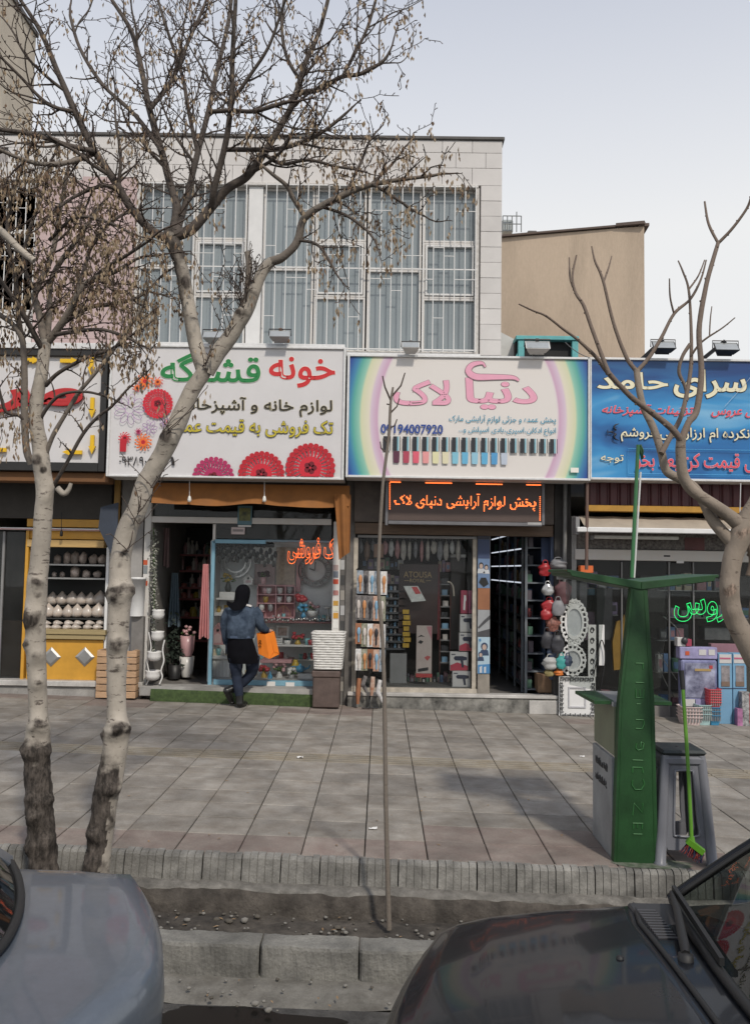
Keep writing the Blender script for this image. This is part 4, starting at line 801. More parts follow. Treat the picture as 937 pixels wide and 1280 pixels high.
# dark fringe
mb = MB()
for k in range(34):
    x, y = 270+k*2.25, 683+((k*7) % 5)*4+(6 if k > 22 else 0); c = P(x, y, 12.12); mb.blob(c, (.028, .03, .05), 7, 5, 0, .3, k)
for k in range(16): c = P(271+k*4.6, 681, 12.12); mb.blob(c, (.04, .03, .04), 7, 5, 0, .3, k)
solo(mb, 'fringe', mat('dark_grey_fringe', (.03, .032, .032), .9), 'dark grey pom-pom fringe across the top of the blue edged window', 'fringe')['kind'] = 'stuff'
# ---------- goods in the display
pinkp = mat('pink_paint', (.52, .29, .30), .6, var=.08); silver = mat('silver_metal', (.5, .5, .49), .3, .8); wht = mat('white_goods', (.66, .65, .63), .45, var=.06); green = mat('leaf_green', (.08, .14, .04), .7, var=.4)
def clock(px, py, r, label, m, num):
    c = P(px, py, 12.7); r = r/85.; t = thing('wall_clock', label, 'clock', c-Z*r)
    def ring(q, w_, y=12.7):
        mb = MB(); n = 36; vs = []
        for k in range(n):
            a = 6.2832*k/n
            for rr, yy in ((q-w_, y), (q+w_, y), (q+w_, y+.03), (q-w_, y+.03)): vs.append((c.x+rr*math.cos(a), yy, c.z+rr*math.sin(a)))
        mb.add(vs, [(k*4+i, k*4+(i+1) % 4, ((k+1) % n)*4+(i+1) % 4, ((k+1) % n)*4+i) for k in range(n) for i in range(4)]); return mb
    kid(ring(r*.96, r*.045), 'outer_ring', m, t); kid(ring(r*.66, r*.05), 'inner_ring', m, t)
    for k in range(12):
        a = 6.2832*k/12
        for s_ in ((-.06, .06) if k % 3 else (-.1, 0, .1)):
            d = Vector((math.cos(a), 0, math.sin(a))); q = Vector((-math.sin(a), 0, math.cos(a))); mb = MB(); mb.obox(c+d*r*.7+q*r*s_+Vector((0, .012, 0)), c+d*r*.93+q*r*s_+Vector((0, .012, 0)), .01, .01, 0, Vector((0, 1, 0))); kid(mb, 'numeral', num, t)
    mb = MB(); mb.obox(c, c+Vector((-r*.33, 0, r*.1)), .02, .008, 0, Vector((0, 1, 0))); kid(mb, 'hand', black, t); mb = MB(); mb.obox(c+Vector((0, -.004, 0)), c+Vector((r*.03, -.004, r*.5)), .014, .008, 0, Vector((0, 1, 0))); kid(mb, 'hand', black, t)
clock(393.5, 713, 21, 'open round clock with roman numerals at the right of the blue edged window', greyp, greyp); clock(294, 702, 20, 'pale open round clock at upper left of the blue edged window', silver, silver)
# pink cubby shelf
cb_ = thing('cubby_shelf', 'pink wall cubby with small cups hung above the woman’s orange bag', 'shelf', P(345, 772, 12.6))
kbox(cb_, 'back', (322, 732, 368, 772), 12.7, .02, mat('pink_back', (.5, .25, .26), .7))
for px in ((322, 731, 368, 733), (322, 742.5, 344, 744), (345.3, 742.5, 368, 744), (322, 753.5, 344, 755), (345.3, 753.5, 368, 755), (322, 763.5, 331, 765), (322, 771, 344, 773), (345.3, 771, 368, 773)): kbox(cb_, 'board', px, 12.58, .118, pinkp, .002)
for x, y0_, y1_ in ((321, 733.2, 771), (344, 733.2, 771), (356, 733.2, 753), (367.5, 733.2, 771)): kbox(cb_, 'divider', (x, y0_, x+1.3, y1_), 12.582, .116, pinkp, .002)
def vase(label, px, py, Y, h, r, m, cat_='vase', name='vase', prof=None, group=None, fl_=None, fm=None):
    b = P(px, py, Y); t = thing(name, label, cat_, b, group); mb = MB(); pr = prof or [(.6, 0), (.95, .25), (1, .45), (.7, .75), (.5, .9), (.6, 1), (.5, .99), (.4, .85)]
    mb.lathe([(r*a, h*z) for a, z in pr], b, 14); kid(mb, 'body', m, t)
    if fl_:
        mb = MB(); r_ = random.Random(int(px*7+py))
        for k in range(fl_[0]): d = Vector((r_.uniform(-1, 1), r_.uniform(-.6, .6), r_.uniform(0, 1))); e = b+Vector((d.x*fl_[1], d.y*fl_[1], h+d.z*fl_[1]*1.1+.02)); mb.tube([b+Z*h*.9, e], .004, 4, 1); mb.blob(e, (fl_[2], fl_[2], fl_[2]*.8), 7, 5, 0, .4, k)
        for k in range(fl_[0]): d = Vector((r_.uniform(-1, 1), r_.uniform(-.6, .6), r_.uniform(0, .6))); e = b+Vector((d.x*fl_[1], d.y*fl_[1], h+d.z*fl_[1]+.01)); mb.blob(e, (fl_[2]*.8, fl_[2]*.5, fl_[2]*.4), 6, 4, 1, .4, k)
        kid(mb, 'flowers', [fm, green], t)['kind'] = 'stuff'
    return t
cup = [(.6, 0), (.9, .3), (1, 1), (.93, 1), (.8, .3), (0, .1)]
cm = {k: mat('glaze_'+k, c, .3, var=.06) for k, c in dict(white=(.66, .65, .62), pink=(.55, .33, .34), gold=(.45, .3, .06), blue=(.08, .3, .48), grey=(.3, .3, .3), dark=(.03, .035, .03), red=(.4, .05, .06), yellow=(.55, .38, .04), cream=(.6, .52, .38), teal=(.2, .42, .44)).items()}
for i, (x, y, m, lb) in enumerate([(331, 742, 'pink', 'pink cup in the top left of the pink cubby'), (336, 742, 'white', 'white cup in the top left of the pink cubby'), (350, 742, 'white', 'white cup in the top middle of the pink cubby'), (362, 742, 'grey', 'tall grey jug in the top right of the pink cubby'), (332, 753, 'gold', 'golden cup in the middle row of the pink cubby'), (349, 753, 'white', 'white pot in the second row of the pink cubby, middle'), (361, 753, 'white', 'white pot in the second row of the pink cubby, right'), (327, 763, 'white', 'white mug at the lower left of the pink cubby'), (338, 764, 'grey', 'grey mug at the lower middle of the pink cubby')]): vase(lb, x, y, 12.63, .085 if m != 'grey' else .11, .042, cm[m], 'cup', 'cup', cup, 'cups in the pink cubby')
mb = MB(); c = P(354, 771, 12.62); w_ = .1
for a, b in (((-w_, 0), (-w_, .08)), ((-w_, .08), (0, .17)), ((0, .17), (w_, .08)), ((w_, .08), (w_, 0)), ((-w_, 0), (w_, 0)), ((0, 0), (0, .17))): mb.obox(c+Vector((a[0], 0, a[1])), c+Vector((b[0], 0, b[1])), .012, .012)
solo(mb, 'wire_house', mat('copper_wire', (.35, .18, .12), .4, .6), 'small wire house ornament in the lower right of the pink cubby', 'ornament')
def hut(px, py, Y, w_, h, m, label):
    b = P(px, py, Y); t = thing('bird_house', label, 'bird house', b); mb = MB(); w2 = w_/2; mb.prism([(b.x-w2, b.z), (b.x+w2, b.z), (b.x+w2, b.z+h*.62), (b.x, b.z+h), (b.x-w2, b.z+h*.62)], Y, Y+w_*.7); kid(mb, 'body', m, t)
    mb = MB()
    for s_ in (1, -1): mb.obox((b.x, Y+w_*.33, b.z+h+.012), (b.x+s_*w_*.6, Y+w_*.33, b.z+h*.56), w_*.85, .016)
    kid(mb, 'roof', m, t); mb = MB(); mb.lathe([(w_*.12, 0), (w_*.12, .01), (0, .01)], (0, 0, 0), 10); mb.v = [(b.x+x, Y-z-.001, b.z+h*.72+y) for x, y, z in mb.v]; kid(mb, 'hole', cm['dark'], t)
    mb = MB(); mb.prism([(b.x-w_*.3, b.z+.03), (b.x+w_*.3, b.z+.03), (b.x+w_*.3, b.z+h*.45), (b.x, b.z+h*.58), (b.x-w_*.3, b.z+h*.45)], Y-.004, Y+.002); kid(mb, 'window', mat('pale_pink_back', (.6, .45, .45), .6), t)
hut(272, 806, 12.4, .17, .29, pinkp, 'pink bird house low in the blue edged window, left of the woman'); hut(310, 731, 12.55, .13, .13, wht, 'small white bird house above the left of the woman’s head')
vase('dark vase of yellow flowers in the blue edged window', 285, 740, 12.5, .14, .05, cm['dark'], fl_=(9, .09, .026), fm=cm['yellow'])
pbox('planter_box', 'white wooden trough under the yellow flowers in the window', 'planter', (274, 740, 296, 747.5), 12.42, .14, wht); pbox('wall_shelf', 'white wall shelf at the left of the blue edged window', 'shelf', (268, 766, 291, 770), 12.4, .35, wht)
for px, Y, lb in (((270, 747.6, 296, 750), 12.4, 'upper white shelf board under the trough with yellow flowers'), ((322, 777, 417, 779), 12.3, 'long reddish shelf across the window behind the woman’s bag'), ((340, 806.5, 392, 808.5), 12.3, 'blue-white shelf behind the orange bag'), ((325, 825, 364, 829), 12.32, 'pink shelf low in the window right of the bag')): pbox('shelf_board', lb, 'shelf', px, Y, .45, wht if 'white' in lb else pinkp if 'pink' in lb else mat('reddish_board', (.25, .12, .12), .5))
pbox('panel_picture', 'beige dotted panel between the pink strip and the left clock', 'panel', (345, 684, 369, 731), 12.72, .03, mat('beige_dotted_panel', (.42, .36, .29), .7, var=.3, sc=24)); pbox('panel_strip', 'narrow pink board left of the roman numeral clock', 'panel', (370.5, 684, 376, 740), 12.7, .04, pinkp)
pbox('panel_picture', 'pinkish striped panel behind the woman’s head', 'panel', (318, 705, 343.5, 731), 12.73, .03, mat('pink_striped_panel', (.45, .36, .36), .7, var=.25, sc=20, stretch=(8, 1, .3)))
vase('pink pot with a dark plant above the pink cubby', 329, 730, 12.55, .1, .045, cm['pink'], 'plant pot', 'plant_pot', cup, fl_=(10, .07, .035), fm=mat('dark_foliage', (.05, .02, .025), .8))
vase('red bouquet on the window shelf beside the pink cubby', 376, 762, 12.5, .12, .04, cm['teal'], fl_=(8, .06, .05), fm=cm['red']); vase('blue and white flowers in a small vase under the red bouquet', 379, 773, 12.45, .09, .04, cm['blue'], fl_=(8, .07, .035), fm=cm['blue'])
vase('white rectangular pot with pink flowers beneath the roman numeral clock', 391, 771, 12.45, .09, .085, cm['white'], 'plant pot', 'plant_pot', cup, fl_=(5, .08, .03), fm=cm['pink']); vase('white cake stand at the right end of the window shelf', 410, 776, 12.45, .2, .06, cm['white'], 'cake stand', 'cake_stand', [(.7, 0), (.6, .04), (.2, .1), (.18, .85), (1, .9), (1.05, 1), (0, .95)])
bd = MB()
for k in range(26): bd.blob(P(326+k*3.4, 775+U(-1.5, 1), 12.3), U(.012, .022), 6, 4)
solo(bd, 'glass_beads', mat('silver_bead', (.6, .58, .55), .15, .6), 'row of silver beads along the reddish window shelf', 'beads')['kind'] = 'stuff'
for px, lb in (((345, 782, 361, 797), 'white framed picture behind the orange bag'), ((330, 784, 342, 797), 'cream framed picture half behind the orange bag')):
    t = thing('photo_frame', lb, 'photo frame', P((px[0]+px[2])/2, px[3], 12.5)); kbox(t, 'frame', px, 12.5, .03, wht); kbox(t, 'print', (px[0]+2.5, px[1]+2.5, px[2]-2.5, px[3]-2.5), 12.495, .01, mat('floral_picture', (.4, .3, .26), .6, var=.6, sc=20), 0)
vase('dark red flowers in a gold pot right of the framed pictures', 372, 807, 12.45, .08, .045, cm['gold'], fl_=(9, .07, .03), fm=cm['red']); vase('white glass bowl on the shelf under the dark red flowers', 359, 806, 12.4, .06, .05, cm['white'], 'bowl', 'bowl', cup); vase('blue glass on the window shelf right of the dark red flowers', 384, 806, 12.4, .09, .04, cm['teal'], 'glass', 'glass_tumbler', cup); vase('red and white mug at the end of the blue-white shelf', 388, 806, 12.35, .07, .04, cm['red'], 'cup', 'cup', cup)
lbx = thing('letter_rack', 'white slatted letter rack beside the orange bag', 'rack', P(346, 809, 12.4))
for k in range(4): kbox(lbx, 'slat', (340, 798+k*2.6, 353, 799.8+k*2.6), 12.4, .02, wht, .002)
for x in (340.3, 351.5): kbox(lbx, 'post', (x, 797, x+1.5, 809), 12.421, .02, wht, .002)
vase('yellow ceramic pot low in the window', 369, 838, 12.45, .15, .06, cm['yellow'], 'plant pot', 'plant_pot')
tp = vase('turquoise teapot low in the blue edged window', 375, 840, 12.35, .1, .075, cm['blue'], 'teapot', 'teapot', [(.6, 0), (.98, .3), (1, .55), (.7, .85), (.2, .95), (.22, 1.15), (0, 1.2)]); b = P(375, 840, 12.35); mb = MB(); mb.tube([b+Vector((.06, 0, .04)), b+Vector((.12, 0, .06)), b+Vector((.14, 0, .1))], [.02, .012, .01], 7); kid(mb, 'spout', cm['blue'], tp); mb = MB(); mb.tube(cat([b+Vector((-.06, 0, .08)), b+Vector((-.12, 0, .07)), b+Vector((-.11, 0, .03)), b+Vector((-.065, 0, .02))], 4), .008, 6); kid(mb, 'handle', cm['blue'], tp)
pbox('planter_box', 'white trough at the lower right of the blue edged window', 'planter', (372, 842, 393, 852), 12.3, .2, wht)
vase('red roses in an amber jar near the woman’s knee', 330, 850, 12.35, .12, .045, cm['gold'], fl_=(9, .06, .035), fm=cm['red']); vase('blue house-shaped bottle near the bottom of the window', 337.5, 851, 12.25, .13, .033, cm['blue'], 'bottle', 'bottle', [(1, 0), (1, .55), (.35, .8), (.3, 1), (0, 1)]); vase('white vase with dry pink flowers low in the window', 349, 851, 12.35, .13, .05, cm['white'], fl_=(9, .08, .03), fm=cm['pink']); vase('grey pot plant between the dry flowers and the trough', 364, 851, 12.25, .09, .045, cm['grey'], 'plant pot', 'plant_pot', cup, fl_=(8, .06, .03), fm=cm['white'])
vase('yellow glass jar low in the window beside the woman’s leg', 300, 851, 12.3, .14, .05, mat('glaze_palegrey', (.45, .48, .48), .2), 'jar', 'jar')
hm = thing('laundry_hamper', 'white slatted hamper in the lower left corner of the window', 'hamper', P(276, 852, 12.3)); kbox(hm, 'body', (265, 823, 288, 851), 12.34, .28, wht, .01); kbox(hm, 'lid', (264, 820, 289, 824), 12.3, .34, wht, .006)
for k in range(5): kbox(hm, 'slat', (266+k*4.5, 826, 269+k*4.5, 849), 12.328, .012, whitep, .003)
for px, lb in (((333.5, 852, 344, 858), 'white price card clipped under the window, left one'), ((357, 853, 368, 859), 'white price card clipped under the window, right one')): pbox('price_card', lb, 'card', px, 12.0, .008, wht, 'price cards under the blue edged window', .001)
# ---------- inside the doorway
dk_sh = mat('dark_shelf', (.07, .055, .05), .6); redl = mat('red_shelf_edge', (.16, .035, .035), .5)
un = thing('shelf_unit', 'dark tall shelf unit full of bottles inside the homeware doorway', 'shelving', P(240, 860, 13.8))
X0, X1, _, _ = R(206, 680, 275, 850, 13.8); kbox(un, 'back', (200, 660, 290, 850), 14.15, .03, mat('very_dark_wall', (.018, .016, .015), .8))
sy = [693, 713, 734, 748, 771, 800]
for y in sy: z = P(240, y, 13.8).z; mb = MB(); mb.box(X0, X1, 13.8, 14.14, z-.025, z); kid(mb, 'shelf', dk_sh, un); mb = MB(); mb.box(X0, X1, 13.79, 13.799, z-.03, z+.004); kid(mb, 'edge', redl, un)
def bottle_mesh(i):
    mb = MB(); pr = [[(.035, 0), (.038, .02), (.038, .12), (.014, .15), (.014, .18), (.018, .18), (.018, .2), (0, .2)], [(.045, 0), (.05, .05), (.045, .11), (.03, .12), (.032, .14), (0, .15)], [(.028, 0), (.03, .16), (.012, .2), (.012, .25), (0, .25)], [(.05, 0), (.055, .06), (.04, .07), (0, .09)]][i]
    mb.lathe(pr, (0, 0, 0), 10); return mb
bcols = [(.35, .33, .3), (.2, .17, .15), (.45, .42, .38), (.3, .1, .08), (.1, .14, .12), (.35, .27, .05), (.35, .2, .2), (.08, .09, .1)]
bm = [bottle_mesh(i % 4).mesh('bottle', mat('bottle_tone_%d' % i, bcols[i], .3)) for i in range(8)]
for si, y in enumerate(sy[:5]):
    n = 11
    for k in range(n):
        p = P(212+(k+U(.1, .9))*55/n, y, 13.95); inst(bm[rnd.randrange(8)], 'bottle', ORD[k]+' bottle from the left on the '+ORD[si]+' shelf down inside the homeware doorway', 'bottle', 'bottles on the dark doorway shelves', (p.x, 13.88+U(0, .15), P(240, y, 13.8).z), U(0, 6), (U(.9, 1.3), U(.9, 1.3), U(.7, 1.15)))
def drape(px, Y, m, label, folds=5, amp=.03, name='curtain', cat_='curtain', taper=.5):
    X0, X1, Z0, Z1 = R(*px, Y); mb = MB()
    def f(u, v):
        w_ = (X1-X0)*(taper+(1-taper)*v); xc = (X0+X1)/2; return (xc+(u-.5)*w_, Y+amp*math.sin(u*folds*6.28+v)*(.4+v), Z1+(Z0-Z1)*v-.02*math.sin(u*9)*v)
    mb.grid(f, folds*8, 8); solo(mb, name, m, label, cat_)
drape((249, 705, 263, 797), 12.0, mat('pink_cloth', (.6, .27, .27), .85, var=.12), 'pink curtain hanging at the left edge of the blue framed window', 4); drape((210, 716, 226, 782), 12.9, mat('dusty_blue_cloth', (.13, .18, .22), .85), 'dull blue cloth hanging inside the homeware doorway', 4); drape((196, 660, 212, 708), 12.7, mat('dusty_rose_cloth', (.25, .17, .17), .85), 'dull rose cloth hanging inside the homeware doorway', 4, taper=.9)
for (x, y, m, lb, pr) in ((233, 846, 'white', 'white patterned pot at the bottom of the stack in the doorway', 1), (234, 820, 'pink', 'dull pink pot stacked on the white pot in the doorway', 1)): vase(lb, x, y, 12.9, .3, .11, cm[m], 'plant pot', 'plant_pot', cup, fl_=(8, .1, .03) if m == 'pink' else None, fm=cm['pink'])
mb = MB()
for k in range(150): c = P(218+rnd.gauss(0, 5), 808+rnd.gauss(0, 16), 12.8+U(-.1, .1)); a = Vector((U(-1, 1), U(-1, 1), U(-1, 1))).normalized()*.04; b = a.orthogonal().normalized()*.02; mb.add([c-a, c+b, c+a, c-b], [(0, 1, 2, 3)])
pt = thing('artificial_plant', 'dark green artificial bush inside the homeware doorway', 'plant', P(218, 848, 12.8)); kid(mb, 'foliage', mat('dark_leaf', (.012, .022, .014), .7), pt, kind='stuff'); mb = MB(); mb.lathe([(.08, 0), (.1, .2), (.09, .2), (0, .15)], P(218, 848, 12.8), 12); kid(mb, 'pot', black, pt)
mb = MB()
for k in range(420): y = U(662, 818); c = P(192.5+rnd.gauss(0, 2.4), y, 11.93+U(-.06, .06)); a = Vector((U(-1, 1), U(-1, 1), U(-1, 1))).normalized()*U(.015, .03); b = a.orthogonal().normalized()*.012; mb.add([c-a, c+b, c+a, c-b], [(0, 1, 2, 3)], rnd.choice((0, 0, 1)))
gl_ = thing('garland', 'pale grey leafy garland hanging beside the homeware doorway', 'garland', P(192, 820, 11.93)); kid(mb, 'leaves', [mat('pale_leaf', (.3, .3, .26), .7, var=.3), mat('grey_green_leaf', (.13, .14, .11), .7)], gl_, kind='stuff'); mb = MB(); mb.tube([P(192, 660, 11.95), P(193, 740, 11.93), P(192, 818, 11.93)], .008, 5); kid(mb, 'cord', green, gl_)
# stacked bowl stand
bs = thing('bowl_stand', 'wavy white wire stand beside the homeware doorway', 'stand', P(196, 860, 11.85)); mb = MB(); mb.tube(cat([P(x, y, 11.8) for x, y in ((206, 800), (203.5, 812), (205, 826), (201.5, 838), (203, 846), (199.5, 855))], 5), .011, 6); kid(mb, 'leg', wht, bs); mb = MB(); mb.tube(cat([P(x, y, 11.86) for x, y in ((186, 790), (189, 810), (184, 825), (187, 845), (183, 856))], 5), .009, 6); kid(mb, 'leg', wht, bs)
for x, y, r_, lb in ((198, 774, .085, 'uppermost white pot on the wavy wire stand'), (197, 801, .09, 'second white pot from the top of the wavy wire stand'), (193, 826, .1, 'third white pot from the top of the wavy wire stand'), (191, 850, .105, 'lowest white pot on the wavy wire stand')): vase(lb, x, y, 11.85, .13, r_, wht, 'plant pot', 'plant_pot', [(.5, 0), (.85, .15), (1, .5), (.9, .85), (1, 1), (.88, 1), (.8, .8), (0, .3)], 'white pots on the wavy wire stand')
# basket on brown box
X0, X1, Z0, Z1 = R(389, 791, 430, 838, 11.55)
bk_ = thing('woven_basket', 'white woven basket standing on the brown box beside the shop window', 'basket', ((X0+X1)/2, 11.7, Z0))
N = 15
for k in range(N):
    z0, z1 = Z0+(Z1-Z0)*k/N, Z0+(Z1-Z0)*(k+1)/N; f_ = .40+.10*(k+.5)/N; mb = MB(); cx, cy = (X0+X1)/2, 11.78; hw = (X1-X0)*f_; ps = []
    for i in range(25): a = 6.2832*i/24; sx_ = max(-1, min(1, 1.35*math.cos(a))); sy_ = max(-1, min(1, 1.35*math.sin(a))); w_ = 1+.02*math.sin(i*2.6+k*1.57); ps.append((cx+hw*sx_*w_, cy+hw*.95*sy_*w_, (z0+z1)/2))
    mb.tube(ps, (z1-z0)*.56, 5, 0, cap=False); kid(mb, 'woven_strand', mat('white_wicker', (.62, .61, .58), .7, var=.14, sc=30), bk_)
mb = MB(); hw = (X1-X0)*.42; mb.box(cx-hw, cx+hw, cy-hw*.9, cy+hw*.9, Z0+.02, Z0+.4); kid(mb, 'lining', wht, bk_)
bb = thing('brown_box', 'brown leather-look box carrying the white woven basket', 'box', P(407, 885, 11.6)); brm = mat('brown_leatherette', (.10, .072, .062), .45, var=.25, sc=8, bump=.2); kbox(bb, 'body', (390.5, 846, 424, 885), 11.6, .36, brm, .015); kbox(bb, 'lid', (389.5, 839, 425, 847), 11.585, .39, brm, .012)
# more small goods crowding the window
r4_ = random.Random(9); small = ['white', 'pink', 'cream', 'grey', 'teal', 'gold', 'red']
spots4 = [(270+k*4.2, 766, 12.55) for k in range(5)]+[(300+k*5.5, 777, 12.6) for k in range(5)]+[(342+k*6.5, 777, 12.62) for k in range(4)]+[(398+k*6, 777, 12.5) for k in range(3)]+[(327+k*6, 824.5, 12.6) for k in range(6)]+[(268+k*5, 819, 12.4) for k in range(4)]+[(376+k*5, 824, 12.6) for k in range(4)]+[(296+k*6, 849, 12.55) for k in range(5)]+[(343+k*5.5, 806, 12.66) for k in range(4)]
for i, (x, y, Y) in enumerate(spots4):
    n_ = small[r4_.randrange(7)]; kind = i % 3; row = {766: 'left shelf', 777: 'bead shelf', 824.5: 'pink shelf', 819: 'hamper', 824: 'yellow pot shelf', 849: 'window floor', 806: 'blue-white shelf'}[y]
    vase('small %s ornament on the %s of the blue edged window, %s along' % (n_, row, ORD[sum(1 for q in spots4[:i] if q[1] == y)]), x+r4_.uniform(-.6, .6), y, Y, r4_.uniform(.07, .13), r4_.uniform(.025, .04), cm[n_], 'ornament', 'ornament', [cup, None, [(.9, 0), (1, .2), (.4, .5), (.5, .8), (0, 1)]][kind], 'small ornaments in the blue edged window')
pbox('window_shelf', 'long pale shelf low behind the hamper in the blue edged window', 'shelf', (268, 819.5, 300, 821), 12.36, .35, wht); pbox('window_shelf', 'pale shelf behind the yellow pot in the blue edged window', 'shelf', (366, 824.5, 400, 826), 12.55, .2, wht)
# ---------------------------------------------- shop 3: cosmetics
s3 = thing('cosmetics_shop_front', 'cosmetics shop front with a dark window and open doorway under the lit dot sign', 'shop front', at0((570, 880), 12))
beige = mat('beige_frame_paint', (.40, .36, .30), .6, var=.25, sc=10); brownw = mat('brown_wood_header', (.13, .085, .055), .6, var=.3, sc=4, stretch=(1, 1, 12)); pier = mat('stained_pier')
kbox(s3, 'pier', (431.5, 600, 443, 886), 11.97, .12, pier); kbox(s3, 'jamb', (440.5, 672, 446, 866), 11.955, .1, beige); kbox(s3, 'jamb', (590, 670, 595.5, 862), 12.0, .08, beige); kbox(s3, 'sill', (446.5, 860.5, 596, 867), 11.96, .12, beige)
kbox(s3, 'signband', (443, 600, 692, 654), 11.9, .2, mat('brown_sign_band', (.12, .10, .088), .7, var=.3)); kbox(s3, 'header', (443.5, 655, 691, 669), 11.93, .14, brownw); kbox(s3, 'window_rail', (446.5, 669.5, 596, 673), 11.99, .06, greyp)
kbox(s3, 'window_pane', (446.2, 673, 589.6, 860), 12.04, .01, shop_glass, 0); kbox(s3, 'jamb', (688, 669.5, 692, 850), 11.99, .12, mat('blue_jamb', (.06, .08, .14), .5))
X0, X1, Z0, Z1 = R(434, 867.5, 697, 892, 11.86); mb = MB(); mb.box(X0, X1, 11.84, 12.03, Z1-.045, Z1, 0, .006); kid(mb, 'step_slab', marble, s3); 
mb = MB(); mb.box(X0, X1-.005, 11.86, 12.03, Z0-.1, Z1-.046); kid(mb, 'step_riser', mat('scraped_riser', (.055, .055, .05), .8, var=.6, sc=5, grit=.3, col2=(.34, .33, .3)), s3)
kbox(s3, 'riser_block', (661, 876, 697, 893), 11.84, .19, marble, .006)
# pier between shops 3 and 4
kbox(s3, 'pier', (692.5, 601, 713, 890), 11.92, .2, mat('dark_pier', (.06, .057, .055), .8, grit=.35))
pipe = MB(); a, b = P(706, 600, 11.85), P(705, 742, 11.85); pipe.tube([a, b], .028, 8); solo(pipe, 'drain_pipe', mat('grey_pipe', (.2, .2, .195), .5), 'grey drain pipe on the dark pier right of the lit dot sign', 'pipe')
pipe = MB(); a, b = P(733.5, 604, 11.3), P(732.5, 712, 11.3); pipe.tube([a, b], .022, 8); solo(pipe, 'support_pole', mat('brown_pole', (.12, .075, .06), .6), 'thin brown pole standing under the left end of the blue sign', 'pole')
# LED board
led = thing('led_sign', 'black scrolling dot sign with lit orange Persian letters under the rainbow edged sign', 'led sign', P(580, 657, 11.62)); ledb = mat('led_panel', (.085, .058, .05), .5, var=.1, sc=3); ledf = mat('led_frame', (.17, .17, .18), .45, .4)
kbox(led, 'panel', (485, 602, 677, 651.5), 11.63, .12, ledb, 0)
for px in ((481.5, 598, 485, 656.5), (677, 598, 680.5, 656.5), (485.1, 598, 676.9, 601.8), (485.1, 652, 676.9, 656.5)): kbox(led, 'frame', px, 11.605, .15, ledf)
kbox(led, 'maker_plate', (659, 653, 676.5, 656), 11.6, .01, mat('led_plate', (.4, .4, .4), .4), 0)
lm = mat('lit_orange_dots', (1, .18, .04), .4, var=0, emit=2.6)
from mathutils.bvhtree import BVHTree
tb = MB(); X0, X1, Z0, Z1 = R(493, 617, 669, 639, 11.625); put_text(tb, 'پخش لوازم آرایشی دنیای لاک', (X0, X1, Z0, Z1), 0, 0, .012, flat=.01); bv = BVHTree.FromPolygons([Vector(v) for v in tb.v], tb.f)
db = MB(); stp = (X1-X0)/118
for i in range(119):
    for j in range(16):
        x, z = X0+i*stp, Z0+(j+.5)*(Z1-Z0)/16
        if bv.ray_cast(Vector((x, -1, z)), Vector((0, 1, 0)))[0]: h_ = stp*.40; db.add([(x-h_, 11.627, z-h_), (x+h_, 11.627, z-h_), (x+h_, 11.627, z+h_), (x-h_, 11.627, z+h_)], [(0, 1, 2, 3)])
def ledline(x0, y0, x1, y1, n):
    for k in range(n): p = P(x0+(x1-x0)*k/(n-1), y0+(y1-y0)*k/(n-1), 11.627); h_ = stp*.42; db.add([(p.x-h_, 11.627, p.z-h_), (p.x+h_, 11.627, p.z-h_), (p.x+h_, 11.627, p.z+h_), (p.x-h_, 11.627, p.z+h_)], [(0, 1, 2, 3)])
for a in ((488, 602.5, 500, 602.8, 9), (532, 603.5, 564, 604, 22), (595, 605, 627, 605.5, 22), (658, 606, 675, 606.3, 12), (487, 604, 487, 636, 14), (674.5, 621, 674.5, 650, 13)): ledline(*a)
kid(db, 'lit_dots', lm, led, kind='stuff')
# hanging packs in front of the window, on a black rack
rk = thing('pack_rack', 'black wire rack of hanging hair accessory packs left of the cosmetics window', 'rack', P(462, 885, 11.75)); mb = MB()
for y in (712, 742, 777, 809): mb.tube([P(445, y, 11.78), P(480, y, 11.78)], .008, 5)
for x in (447, 478): mb.tube([P(x, 710, 11.8), P(x, 880, 11.8)], .009, 5)
mb.tube([P(462, 870, 11.8), P(462, 884, 11.7)], .012, 5); mb.tube([P(452, 885, 11.65), P(472, 885, 11.65)], .01, 5); kid(mb, 'wire_frame', black, rk)
pc = {'w': mat('white_pack', (.55, .54, .53), .35, var=.35, sc=16, rand=.15), 'b': mat('blue_pack', (.12, .26, .42), .3, var=.6, sc=14, col2=(.5, .52, .54)), 'o': mat('orange_pack', (.55, .2, .09), .35, var=.4, sc=14, col2=(.6, .5, .42)), 'd': mat('dark_pack', (.06, .055, .06), .3, var=.5, sc=14, col2=(.3, .28, .27)), 'r': mat('brown_card', (.33, .14, .07), .6, var=.2), 'g': mat('green_pack', (.16, .2, .08), .35, var=.5, sc=14, col2=(.45, .43, .36))}
names = dict(w='white', b='blue and white', o='orange and white', d='dark', r='brown', g='green tinted')
prod = [mat('product_dark', (.03, .03, .035), .4), mat('product_blue', (.2, .36, .5), .3), mat('product_pale', (.55, .5, .46), .4), mat('product_orange', (.55, .25, .1), .4)]
